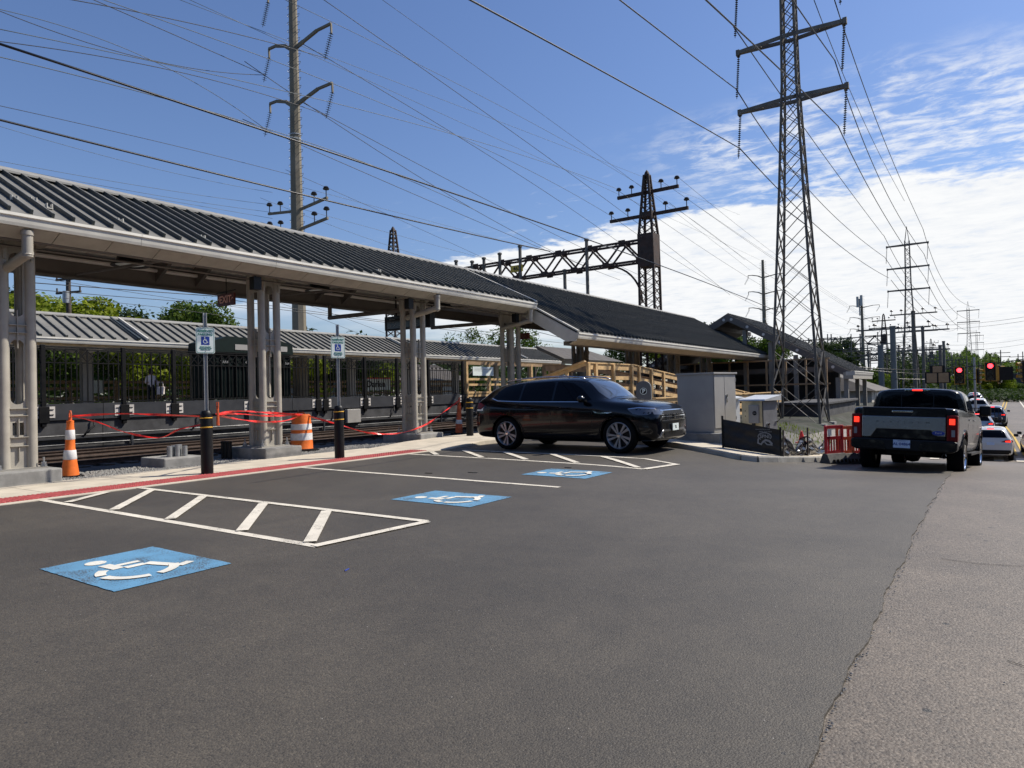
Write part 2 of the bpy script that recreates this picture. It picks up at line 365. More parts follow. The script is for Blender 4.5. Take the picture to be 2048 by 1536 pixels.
def text_mesh(s, size, mat, extrude=.002, align='CENTER', bold=0):
    cu = bpy.data.curves.new('lettering', 'FONT'); cu.body = s; cu.size = size; cu.extrude = extrude; cu.align_x = align; cu.align_y = 'CENTER'; cu.offset = bold
    cu.resolution_u = 2; o = bpy.data.objects.new('lettering', cu); col.objects.link(o)
    bpy.context.view_layer.update()
    me = bpy.data.meshes.new_from_object(o.evaluated_get(bpy.context.evaluated_depsgraph_get())); bpy.data.objects.remove(o)
    me.materials.clear(); me.materials.append(mat); me.name = 'lettering'; return me
def lettering(s, size, mat, parent, loc, rot, name='lettering', bold=0, scale=(1,1,1)):
    return put(name, text_mesh(s, size, mat, bold=bold), parent, loc, rot, scale)
def stroke(mb, pts, w, fn, th=.003, mi=0):
    # thick mitred polyline in a plane: fn maps (u, v, h) to space
    n = len(pts); L = []; Rr = []
    for i, p in enumerate(pts):
        nx = ny = 0
        for a, b in ((i-1, i), (i, i+1)):
            if a < 0 or b >= n: continue
            dx, dy = pts[b][0]-pts[a][0], pts[b][1]-pts[a][1]; l = math.hypot(dx, dy) or 1; nx -= dy/l; ny += dx/l
        l = math.hypot(nx, ny) or 1; k = min(1.6, 2/l if 0 < i < n-1 else 1)*w/2; nx = nx/l*k; ny = ny/l*k
        L.append((p[0]+nx, p[1]+ny)); Rr.append((p[0]-nx, p[1]-ny))
    if th == 0:
        mb.k = getattr(mb, 'k', 0)+1; h = mb.k*.0006
        mb.add([fn(u, v, h) for u, v in L]+[fn(u, v, h) for u, v in Rr], [(i, n+i, n+i+1, i+1) for i in range(n-1)], mi); return
    vs = [fn(u, v, 0) for u, v in L]+[fn(u, v, 0) for u, v in Rr]+[fn(u, v, th) for u, v in L]+[fn(u, v, th) for u, v in Rr]; fs = [(0, n, 3*n, 2*n), (n-1, 3*n-1, 4*n-1, 2*n-1)]
    for i in range(n-1): fs += [(i, n+i, n+i+1, i+1), (2*n+i, 2*n+i+1, 3*n+i+1, 3*n+i), (i, i+1, 2*n+i+1, 2*n+i), (n+i, 3*n+i, 3*n+i+1, n+i+1)]
    mb.add(vs, fs, mi)
def isa(mb, S, fn, th, gap=0, mi=0):
    # the wheelchair symbol in a unit box scaled by S
    st = lambda pts, w=.075: stroke(mb, [(x*S, y*S) for x, y in pts], w*S*(1.15 if gap else 1), fn, th, mi)
    c = [(-.10+.085*cos(a*pi/6), .43+.085*sin(a*pi/6)) for a in range(12)]
    vs = [fn(x*S, y*S, 0) for x, y in c]+[fn(x*S, y*S, th) for x, y in c]
    if th == 0: mb.add(vs[:12], [tuple(range(12))], mi)
    else: mb.add(vs, [tuple(range(12)), tuple(range(12, 24))[::-1]]+[(i, (i+1) % 12, 12+(i+1) % 12, 12+i) for i in range(12)], mi)
    st([(-.10, .30+gap*-.02), (-.085, .05)], .085); st([(-.045, .17), (.14, .17)], .06); st([(-.045, .03), (.12, .03)], .07)
    st([(.14, .045), (.25, -.30)], .075); st([(.235, -.295), (.37, -.245)], .07)
    for a0, a1 in ([(130, 170), (182, 262), (278, 345)] if gap else [(112, 338)]):
        st([(-.02+.27*cos(R(a)), -.13+.27*sin(R(a))) for a in [a0+(a1-a0)*i/8 for i in range(9)]], .07)
def holed_plate(mb, y0, y1, z0, z1, holes, fn, th, mi=0):
    # plate in a (u, z) plane with stadium holes (uc, r, za, zb)
    bm = bmesh.new(); es = []
    def loop(pts):
        vs = [bm.verts.new((u, z, 0)) for u, z in pts]
        for i in range(len(vs)): es.append(bm.edges.new((vs[i], vs[(i+1) % len(vs)])))
    loop([(y0, z0), (y1, z0), (y1, z1), (y0, z1)])
    for h in holes:
        if len(h) == 5: u0, u1, za, zb, _ = h; loop([(u0, za), (u1, za), (u1, zb), (u0, zb)]); continue
        uc, r, za, zb = h
        loop([(uc+r*cos(pi*i/8), zb-r+r*sin(pi*i/8)) for i in range(9)]+[(uc-r*cos(pi*i/8), za+r-r*sin(pi*i/8)) for i in range(9)])
    bmesh.ops.triangle_fill(bm, use_beauty=True, use_dissolve=False, edges=es)
    bm.verts.index_update(); bm.verts.ensure_lookup_table()
    V0 = [v.co.copy() for v in bm.verts]; n = len(V0)
    vs = [fn(v.x, v.y, 0) for v in V0]+[fn(v.x, v.y, th) for v in V0]
    fs = [tuple(v.index for v in f.verts) for f in bm.faces]; fs2 = [tuple(n+i for i in f)[::-1] for f in fs]
    side = [(e.verts[0].index, e.verts[1].index, n+e.verts[1].index, n+e.verts[0].index) for e in bm.edges if len(e.link_faces) == 1]
    mb.add(vs, fs+fs2+side, mi); bm.free()
RY = [(-50,0),(8.7,0),(13,-.15),(17,-.4),(20.4,-.62),(23,-.84),(41,-2.5),(56,-2.3),(80,-2.0),(120,-1.6),(180,-.9),(230,-1.6),(400,-4.2),(3000,-6)]
def gz(x, y):
    t = min(1, max(0, (x+6.5)/4)); t = t*t*(3-2*t); r = RY[-1][1]
    for (a, za), (b, zb) in zip(RY, RY[1:]):
        if y <= b: r = za+(zb-za)*(max(y, a)-a)/(b-a); break
    return t*r

# ------------------------------------------------------------ ground, roads, pavement
def sheet(xs, ys, zf):
    mb = MB(); mb.v = [(x, y, zf(x, y)) for y in ys for x in xs]; n = len(xs)
    mb.f = [(j*n+i, j*n+i+1, (j+1)*n+i+1, (j+1)*n+i) for j in range(len(ys)-1) for i in range(n-1)]; mb.m = [0]*len(mb.f); return mb
def base_z(x, y):
    if x < -14.2:
        t = min(1, max(0, (-15.5-x)/2.0)); return -.05*(1-t)-.36*t
    return gz(x, y)-.035
xs = [-3000,-1500,-800,-400,-200,-120,-80,-60,-45,-36,-28,-22,-18,-16.6,-15.8,-15,-14.2,-13.5,-10,-8,-7,-6,-5.5,-5,-4.5,-4,-3.5,-3,-2.5,-2,0,3,6,10,16,30,60,120,300,800,3000]
ys = [-300,-60,-20,-8,0,4,8.7,11,13,15,17,18.5,20.4,23,27,32,36,41,46,50,56,62,70,80,90,100,110,120,135,150,165,180,195,210,230,260,300,400,700,1200,3000]
struct('ground', sheet(xs, ys, base_z), m_dirt, True)
random.seed(5)
seam = lambda y: -.6+.012*sin(y*3.1)+.008*sin(y*9+1)+.002*sin(y*31)+random.uniform(-.003, .003)
lx = [-11.62,-10,-8,-7,-6.5,-6,-5.5,-5,-4.5,-4,-3.5,-3,-2.5,-2,-1.4,-.9,-.6]
ly = [-9,-4,0]+[.05*i for i in range(1, 401)]+[21,22,23,24.5]
mb = MB(); n = len(lx)
for y in ly:
    s = seam(y)
    mb.v += [((x if x > -.7 and False else x) if i < n-1 else s, y, gz(x, y)+.009) for i, x in enumerate(lx)]
mb.f = [(j*n+i, j*n+i+1, (j+1)*n+i+1, (j+1)*n+i) for j in range(len(ly)-1) for i in range(n-1)]
k = len(mb.v); mb.v += [(mb.v[j*n+n-1][0]+.004, ly[j], mb.v[j*n+n-1][2]-.03) for j in range(len(ly))]
mb.f += [(j*n+n-1, k+j, k+j+1, (j+1)*n+n-1) for j in range(len(ly)-1)]; mb.m = [0]*len(mb.f)
struct('parking_lot', mb, m_lot, fix=False)
rx = [-5.2,-4.5,-4,-3.5,-3,-2.5,-2,-1,-.5,0,1,2,4,7,11,15]
ry = [-9,-4,0,2,4,6,8.7,10,12,13,15,17,18.5,20.4,21.5,23,25,27,29,32,35,38,41,44,47,50,53,56,60,66,72,80,88,96,105,113,120,130,140,150,160,170,175,180,186,195,210,230]
struct('road', sheet([x if x > -3 else x for x in rx], ry, lambda x, y: gz(x, y)-.003 if y > 24 or x > -1.2 else gz(x, y)-.012), m_road, True)

def drape(mb, pts, w, off=.014, mi=0, step=.6):
    # a painted strip that follows the ground
    P = []
    for a, b in zip(pts, pts[1:]):
        l = math.hypot(b[0]-a[0], b[1]-a[1]); k = max(1, int(l/step))
        P += [(a[0]+(b[0]-a[0])*i/k, a[1]+(b[1]-a[1])*i/k) for i in range(k)]
    P.append(pts[-1]); vs = []
    for i, p in enumerate(P):
        a = P[max(0, i-1)]; b = P[min(len(P)-1, i+1)]; dx, dy = b[0]-a[0], b[1]-a[1]; l = math.hypot(dx, dy) or 1
        nx, ny = -dy/l*w/2, dx/l*w/2
        for s in (1, -1): x, y = p[0]+nx*s, p[1]+ny*s; vs.append((x, y, gz(x, y)+off))
    return mb.add(vs, [(2*i, 2*i+1, 2*i+3, 2*i+2) for i in range(len(P)-1)], mi)
def marking(name, segs, mat, label, loc, group=None, w=.105, cat='painted marking'):
    # one marking thing, each painted stripe a part
    t = thing(name, label, cat, loc, 0, group)
    for i, s in enumerate(segs):
        m = MB(); drape(m, s[0], s[1] if len(s) > 1 else w, .014+.0035*min(i, 3)); part('stripe', m, mat, t, fix=False)
    return t
marking('access_aisle_marking', [([(-11.62,4.3),(-5.32,4.3)],), ([(-11.62,5.72),(-5.25,5.76)],), ([(-5.36,4.27),(-5.22,5.74)],.12)]+
        [([a, b], .13) for a, b in (((-10.94,4.37),(-11.54,5.18)),((-9.56,4.37),(-11.1,5.66)),((-8.15,4.37),(-9.62,5.67)),((-6.68,4.37),(-8.15,5.67)),((-5.54,4.37),(-6.85,5.67)))], m_white_l,
        'white hatched access aisle painted on the asphalt beside the nearest blue pad', (-8.4,5,0), 'hatched aisles of the parking bays')
marking('access_aisle_marking', [([(-11.6,12.17),(-9,12.0),(-5.17,11.62)],), ([(-11.0,13.5),(-8.26,13.39),(-5.87,13.21),(-5.04,12.76)],), ([(-5.19,11.6),(-5.0,12.78)],.12)]+
        [([a, b], .13) for a, b in (((-10.88,13.38),(-9.33,12.11)),((-9.57,13.34),(-8.07,12.03)),((-8.2,13.29),(-6.74,11.86)),((-6.85,13.19),(-5.36,11.72)),((-11.44,12.79),(-10.74,12.2)))], m_white_l,
        'white hatched access aisle painted between the black SUV and the farthest blue pad', (-8.4,12.5,0), 'hatched aisles of the parking bays')
marking('bay_line', [([(-11.6,9.0),(-5.3,8.78)],)], m_white_l, 'single white line dividing two parking bays between the middle and far blue pads', (-8.4,8.9,0))
random.seed(8)
def pad(x0, x1, y0, y1, label, skew=0):
    t = thing('accessible_parking_pad', label, 'painted symbol', ((x0+x1)/2, (y0+y1)/2, 0), 0, 'blue wheelchair pads')
    a = MB(); nn = 24
    pts = [(x0+(x1-x0)*i/nn, y0+random.uniform(-.004,.004)) for i in range(nn)]+[(x1+random.uniform(-.004,.004), y0+(y1-y0)*i/nn) for i in range(nn)]+\
          [(x1-(x1-x0)*i/nn, y1+random.uniform(-.004,.004)+skew*i/nn) for i in range(nn)]+[(x0+random.uniform(-.004,.004), y1+skew-(y1+skew-y0)*i/nn) for i in range(nn)]
    a.add([(x, y, gz(x, y)+.0145) for x, y in pts], [tuple(range(len(pts)))]); part('blue_ground', a, m_blue_l, t, fix=False)
    b = MB(); cx, cy = (x0+x1)/2, (y0+y1)/2
    isa(b, 1.02, lambda u, v, h: (cx-v*1.03+.02, cy+u-.04, .0185+h), .0, 1)
    b2 = MB(); b2.v = b.v; b2.f = b.f; b2.m = b.m
    part('wheelchair_symbol', b2, m_sym_l, t, fix=False)
pad(-6.8, -5.46, 2.49, 3.47, 'nearest blue wheelchair pad at the lower left, below the hatched aisle')
pad(-6.8, -5.40, 6.74, 7.67, 'blue wheelchair pad just right of the tip of the near hatched aisle')
pad(-6.72, -5.45, 9.84, 10.84, 'most distant blue wheelchair pad, in front of the black SUV')
# distant lane paint
t = thing('lane_markings', 'double yellow centre line curving up the far road', 'road marking', (0,60,-2))
for o in (-.16, .16):
    m = MB(); drape(m, [(1.35+o,44),(1.25+o,56),(.9+o,70),(1.0+o,85),(1.6+o,100),(2.3+o,125)], .12, .03, step=3); part('yellow_stripe', m, m_yel_l, t, fix=False)
for k, (pts, lab) in enumerate((([(1.2,178),(-.9,150),(-2.6,125),(-3.4,100)], 'white line curving down the left side of the far road'), ([(6.2,178),(4.9,150),(3.9,125),(3.6,100),(4.2,80)], 'white edge line right of the yellow centre line on the far road'))):
    m = MB(); drape(m, pts, .16, .03, step=4); single('edge_line', m, m_white_l, lab, 'road marking', (pts[0][0], pts[0][1], -1), fix=False)
t = thing('crosswalk', 'row of white crosswalk bars on the road below the far signals', 'crosswalk', (1,41,-2.5))
for i in range(9):
    m = MB(); x = -3.2+i*.9; drape(m, [(x,40.2),(x,42.6)], .4, .03); part('bar', m, m_white_l, t, fix=False)
t = thing('crosswalk', 'farther row of white crosswalk dashes beyond the white SUV', 'crosswalk', (2,56,-2.3))
for i in range(7):
    m = MB(); x = -1+i*1.0; drape(m, [(x,55),(x,57)], .5, .03); part('bar', m, m_white_l, t, fix=False)

# sidewalk along the bays: pale slabs, tactile tiles, flush border
side = thing('sidewalk', '', '', (-12.8,5,0)); del side['label']; del side['category']; side['kind'] = 'structure'
y = -6.0
while y < 12.9:
    y1 = min(y+1.52, 12.9); m = MB(); m.box((-14.0, y+.006, -.12), (-12.40, y1-.006, .028)); part('slab', m, m_conc, side); y += 1.52
tt = MB(); tt.box((-.28, -.3, -.05), (.28, .3, 0))
for i in range(9):
    for j in range(10):
        cx, cy = -.25+i*.0625, -.27+j*.06
        tt.add([(cx+.02*cos(k*pi/3), cy+.02*sin(k*pi/3), 0) for k in range(6)]+[(cx+.012*cos(k*pi/3), cy+.012*sin(k*pi/3), .011) for k in range(6)],
               [(k, (k+1) % 6, 6+(k+1) % 6, 6+k) for k in range(6)]+[tuple(range(6, 12))])
tme = tt.mesh('tactile_tile', m_red, fix=False)
i = 0; y = -5.9
while y < 12.6:
    put('tactile_tile', tme, side, (-12.07+12.8, y+.3-5, .024)); y += .61
m = MB(); m.box((-11.775, -6, -.12), (-11.60, 12.9, .02)); part('flush_border', m, m_conc, side)
m = MB(); m.box((-12.395, -6, -.12), (-12.36, 12.9, .018)); part('joint_strip', m, m_conc2, side)

# raised island pavement beyond the bays, kerb along its outer edge
edge_pts = [(-11.6,12.93),(-11.66,14.0),(-11.72,15.3),(-11.6,16.3),(-11.1,16.95),(-9.6,17.15),(-7.9,16.75),(-6.3,16.0),(-4.42,15.0),(-4.1,15.05),(-3.85,15.6),(-3.35,17.4),(-3.2,19.5)]
ramp = lambda x, y: .13*min(1, max(0, (y-12.93)/2.2)) if x < -9 else .13
isl = thing('island_pavement', '', '', (-8,18,0)); del isl['label']; del isl['category']; isl['kind'] = 'structure'
inner = [(-3.2,19.5),(-4.2,18.6),(-7.6,18.9),(-8.2,21.0),(-11,21.2),(-14,21.2),(-14,16),(-14,12.93)]
poly = edge_pts+inner[1:]
bm = bmesh.new(); vs = [bm.verts.new((x, y, 0)) for x, y in poly]; bm.faces.new(vs)
cuts = [('y', v) for v in (13.6, 14.5, 16, 17.8, 19.6, 21.4, 23.2, 25.5, 28, 31, 34)]+[('x', v) for v in (-12.4, -10.6, -8.8, -7, -5.2)]
for ax, v in cuts:
    bmesh.ops.bisect_plane(bm, geom=bm.verts[:]+bm.edges[:]+bm.faces[:], plane_co=(v, v, 0), plane_no=(1,0,0) if ax == 'x' else (0,1,0))
for f in bm.faces:
    c = f.calc_center_median(); m = MB(); pts = [(c.x+(v.co.x-c.x)*.996, c.y+(v.co.y-c.y)*.996) for v in f.verts]; k = len(pts)
    top = [(x, y, gz(x, y)+ramp(x, y)) for x, y in pts]
    m.add(top+[(x, y, z-.2) for x, y, z in top], [tuple(range(k)), tuple(range(k, 2*k))[::-1]]+[(i, (i+1) % k, k+(i+1) % k, k+i) for i in range(k)])
    part('slab', m, m_conc, isl)
bm.free()
for (ax, ay), (bx, by) in zip(edge_pts, edge_pts[1:]):
    l = math.hypot(bx-ax, by-ay); k = max(1, round(l/1.8))
    for i in range(k):
        a = (ax+(bx-ax)*(i+.003/l*k)/k, ay+(by-ay)*(i+.003)/k); b = (ax+(bx-ax)*(i+1)/k, ay+(by-ay)*(i+.997)/k)
        nx, ny = (b[1]-a[1])/l*k, -(b[0]-a[0])/l*k; nl = math.hypot(nx, ny); nx /= nl; ny /= nl
        m = MB(); vs = []
        for (x, y) in (a, b):
            z = gz(x, y)+ramp(x, y)
            for o, dz in ((.07, -.25), (.045, -.025), (.025, .004), (-.11, .006), (-.11, -.25)): vs.append((x+nx*o, y+ny*o, z+dz))
        m.add(vs, [(i2, (i2+1) % 5, 5+(i2+1) % 5, 5+i2) for i2 in range(5)]+[(4,3,2,1,0), (5,6,7,8,9)]); part('kerb', m, m_conc2 if ax > -4.3 else m_conc, isl)

# ballast, stones, tracks
bed = sheet([-27.2+i*.4 for i in range(34)], [-12+i*1.2 for i in range(90)], lambda x, y: base_z(x, y)+.03+.02*sin(x*9+y*5)+.015*sin(y*11-x*3))
struct('ballast_bed', bed, m_ballg, True)
random.seed(3); mb = MB()
for i in range(15000):
    y = random.uniform(3.5, 21); x = -14.02-abs(random.gauss(0, 1.1))
    if x < -17: continue
    z = base_z(x, y)+.045; s = random.uniform(.018, .040); a = random.uniform(0, pi)
    q = [(s, 0), (0, s*.8), (-s*.9, 0), (0, -s)]
    vs = [(x+u*cos(a)-v*sin(a), y+u*sin(a)+v*cos(a), z+random.uniform(-.004,.004)) for u, v in q]+[(x+random.uniform(-.3,.3)*s, y, z+s*.8), (x, y, z-s*.5)]
    mb.add(vs, [(0,1,4),(1,2,4),(2,3,4),(3,0,4),(1,0,5),(2,1,5),(3,2,5),(0,3,5)])
o = single('ballast_stones', mb, m_ball, None, None, (-15,10,-.05), kind='stuff', fix=False)
tie = MB(); tie.box((-1.3, -.12, -.16), (1.3, .12, 0)); tie_me = tie.mesh('tie', m_tie, bevel=.01)
def track(xa, xb, label, y0=-14, y1=90):
    t = thing('railway_track', label, 'track', ((xa+xb)/2, 0, -.3), 0, 'railway tracks')
    for x in (xa, xb):
        m = MB(); m.prism([(x-.07,-.29),(x+.07,-.29),(x+.07,-.27),(x+.012,-.25),(x+.012,-.19),(x+.036,-.18),(x+.036,-.15),(x-.036,-.15),(x-.036,-.18),(x-.012,-.19),(x-.012,-.25),(x-.07,-.27)], 'y', y0, y1, 0)
        m.m = [1 if min(m.v[i][2] for i in f) > -.17 else 0 for f in m.f]; part('rail', m, [m_railr, m_rail], t)
    y = 3.0
    while y < 60: put('tie', tie_me, t, (0, y+random.uniform(-.04,.04), .02), (0, 0, random.uniform(-.02,.02))); y += .62
track(-24.2, -25.75, 'railway track running just below the fenced platform wall')
track(-20.75, -22.3, 'nearer railway track in the shade of the tan canopy')
track(-17.0+.0, -18.5, 'first railway track, dark in the shade right behind the tan columns') if False else None

random.seed(14); mb = MB()
for i in range(450):
    y = random.uniform(1.2, 12); x = -.6+abs(random.gauss(0, .02))*(1 if random.random() < .8 else -1); s = random.uniform(.003, .009); z = gz(x, y)+.004
    if random.random() < .25: x = random.uniform(-3, 2.5)
    mb.add([(x-s,y,z),(x,y-s,z),(x+s,y,z),(x,y+s,z),(x,y,z+s)], [(0,1,4),(1,2,4),(2,3,4),(3,0,4)])
single('loose_gravel', mb, m_ball, None, None, (-.6,5,0), kind='stuff', fix=False)

for pts in (((.05,4.35),(.16,4.28),(.30,4.30),(.42,4.20),(.58,4.16)), ((-.35,6.6),(-.1,6.55),(.2,6.62),(.5,6.5))):
    m = MB(); drape(m, pts, .007, .003, step=.03); struct('pavement_crack', m, m_rubber, fix=False)

# ------------------------------------------------------------ near canopies
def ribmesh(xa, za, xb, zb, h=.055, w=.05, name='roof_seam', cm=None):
    m = MB(); m.beam((0,0,0), (xb-xa, 0, zb-za), w, h, (0,0,1)); c = h/2+.006; m.beam((0,0,c), (xb-xa, 0, zb-za+c), w*.6, .012, (0,0,1), 1); return m.mesh(name, [m_rib, cm or m_roof], fix=False)  # cap in the sheet's colour paints the sunlit top of the darkened rib
def roof(t, ridge, eave, y0, y1, spacing=.42, sheet_mat=None, seam_h=.06, far=None, seam_w=.05, cap=True, slopes=(1,)):
    # ridge, eave: (x, z); eaves on one or both sides
    ox, oy, oz = wloc(t)
    for s in slopes:
        e = eave if s == 1 else (2*ridge[0]-eave[0], eave[1])
        m = MB(); m.prism([ridge, e, (e[0], e[1]-.05), (ridge[0], ridge[1]-.05)], 'y', y0, y1); part('roof_sheet', m, sheet_mat or m_roof, t)
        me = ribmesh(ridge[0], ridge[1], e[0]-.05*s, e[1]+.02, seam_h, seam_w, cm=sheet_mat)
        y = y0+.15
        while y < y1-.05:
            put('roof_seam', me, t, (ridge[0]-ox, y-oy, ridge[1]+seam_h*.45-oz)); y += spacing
    if cap:
        m = MB(); m.prism([(ridge[0]-.17, ridge[1]-.02), (ridge[0], ridge[1]+.085), (ridge[0]+.17, ridge[1]-.02), (ridge[0]+.17, ridge[1]+.025), (ridge[0], ridge[1]+.13), (ridge[0]-.17, ridge[1]+.025)], 'y', y0-.02, y1+.02)
        part('ridge_cap', m, m_ridge, t)
m_ridge = material('ridge_cap_metal', (.27, .262, .235), .5, var=.1)
def gutter(t, x, z, y0, y1, s=1, seg=3.05):
    y = y0
    while y < y1-.05:
        ye = min(y+seg, y1); m = MB()
        m.prism([(x-.12*s, z), (x+.02*s, z+.012), (x+.03*s, z-.04), (x+.005*s, z-.055), (x-.005*s, z-.15), (x-.02*s, z-.20), (x-.13*s, z-.20)], 'y', y+.003, ye-.003)
        part('gutter', m, m_trim, t); y = ye
def eave_panels(t, xa, za, xb, zb, y0, y1, step=.9):
    y = y0
    while y < y1-.05:
        ye = min(y+step, y1); m = MB(); m.prism([(xa, za), (xb, zb), (xb, zb+.03), (xa, za+.03)], 'y', y+.006, ye-.006); part('eave_panel', m, m_soff if False else m_beige, t); y = ye
c1 = thing('station_canopy', 'long tan gabled platform canopy with dark seamed roof over the striped cone', 'canopy', (-16.8, 8, 0), 0, 'platform canopies')
Y0, Y1 = -5.5, 20.85
roof(c1, (-16.8, 6.33), (-13.38, 4.70), Y0, Y1, .33, slopes=(1,), seam_h=.088, seam_w=.04)
m = MB(); m.prism([(-16.8, 6.33), (-19.35, 5.12), (-19.35, 5.07), (-16.8, 6.28)], 'y', Y0, Y1); part('roof_sheet', m, m_roof, c1)
gutter(c1, -13.36, 4.68, Y0, Y1); gutter(c1, -19.37, 5.10, Y0, Y1, -1)
eave_panels(c1, -13.42, 4.47, -13.75, 4.33, Y0, Y1); eave_panels(c1, -19.3, 4.89, -18.95, 4.78, Y0, Y1)
m = MB(); m.box((-13.93, Y0, 4.32), (-13.76, Y1, 4.44)); part('soffit_trim', m, m_beam, c1)
# sloping inner lining, in panels
for s in (1, -1):
    y = Y0
    while y < Y1-.1:
        ye = min(y+1.22, Y1); m = MB(); e_ = 2.95 if s > 0 else 2.3; m.prism([(-16.8+s*.02, 6.05), (-16.8+s*e_, 6.05-.485*e_), (-16.8+s*e_, 6.08-.485*e_), (-16.8+s*.02, 6.08)], 'y', y+.006, ye-.006); part('lining_panel', m, m_soff, c1); y = ye
for x in (-18.5,):
    m = MB(); m.box((x-.09, Y0+.2, 4.56), (x+.09, Y1-.1, 5.12)); m.box((x-.17, Y0+.2, 4.54), (x+.17, Y1-.1, 4.575)); part('longitudinal_beam', m, m_beam, c1)
m = MB(); m.tube((-18.33, Y0+.3, 4.98), (-18.33, Y1-.2, 4.98), .05, n=8); part('conduit', m, m_soff, c1)
m = MB(); m.tube((-14.3, Y0+.3, 4.30), (-14.3, Y1-.2, 4.30), .022, n=6); part('lamp_rail', m, m_beam, c1)
for yc in (-.3, 4.98, 10.3, 15.65, 20.2):
    for d in (-.72, .42):
        m = MB(); y = yc+d
        if y > Y1-.1: continue
        m.prism([(-19.1, 4.80), (-19.1, 4.92), (-16.8, 6.0), (-13.95, 4.62), (-13.95, 4.40), (-14.7, 4.6), (-16.8, 5.65), (-18.5, 4.62)], 'y', y, y+.09); part('rafter', m, m_beam, c1)
    m = MB(); m.tube((-14.0, yc+2.6, 4.42), (-18.3, yc+2.6, 4.62), .035, n=6)
    if yc < 17: part('tie_rod', m, m_beam, c1)
    # roof drain: down from the near gutter, slanting back to the column, with a twin on the track side
for i, yc in enumerate((4.98, 15.65, 21.35)):
    yy = yc-.15 if i < 2 else 20.6
    m = MB(); m.tube((-13.5, yy, 4.42), (-13.5, yy, 3.99), .085, n=14); m.tube((-13.46, yy, 4.06), (-14.75, yy, 3.86), .085, n=14); m.lathe([(0,.085),(.05,.07),(.085,0),(.05,-.07),(0,-.085)], (-13.49, yy, 4.03), 12); m.tube((-13.5, yy, 4.36), (-13.5, yy, 4.44), .1, n=14); part('downpipe', m, m_beige, c1, 50)
for yc in (15.65, 20.9):
    m = MB(); m.tube((-18.35, yc-.15, 4.6), (-18.35, yc-.15, 4.10), .07, n=10); m.tube((-18.4, yc-.15, 4.16), (-15.0, yc-.15, 4.12), .07, n=10); part('downpipe', m, m_beam, c1, 50)
# end rake board
for s in (1, -1):
    q_ = 3.4 if s > 0 else 2.5; m = MB(); m.prism([(-16.8, 6.30), (-16.8+s*q_, 6.30-.476*q_), (-16.8+s*q_, 6.07-.476*q_), (-16.8, 6.05)], 'y', Y1, Y1+.05); part('rake_board', m, m_trim, c1)
m = MB(); m.beam((-16.8, Y1+.0, 6.385), (-13.38, Y1+.0, 4.755), .12, .05); part('rake_flashing', m, m_trim, c1)
random.seed(2)
for (y, s) in ((4.9,.5),(5.4,.42),(5.25,.58),(6.6,.35),(8.25,.28),(13.3,.18)):
    m = MB(); f = s; x = -13.38-3.42*f*.5; z = 4.70+1.63*f*.5
    m.box((x-.05, y-.05, z), (x+.04, y-.035, z+.10)); m.box((x-.05, y+.035, z), (x+.04, y+.05, z+.10)); m.box((x-.05, y-.05, z), (x+.05, y+.05, z+.015)); part('snow_guard', m, m_trim, c1)

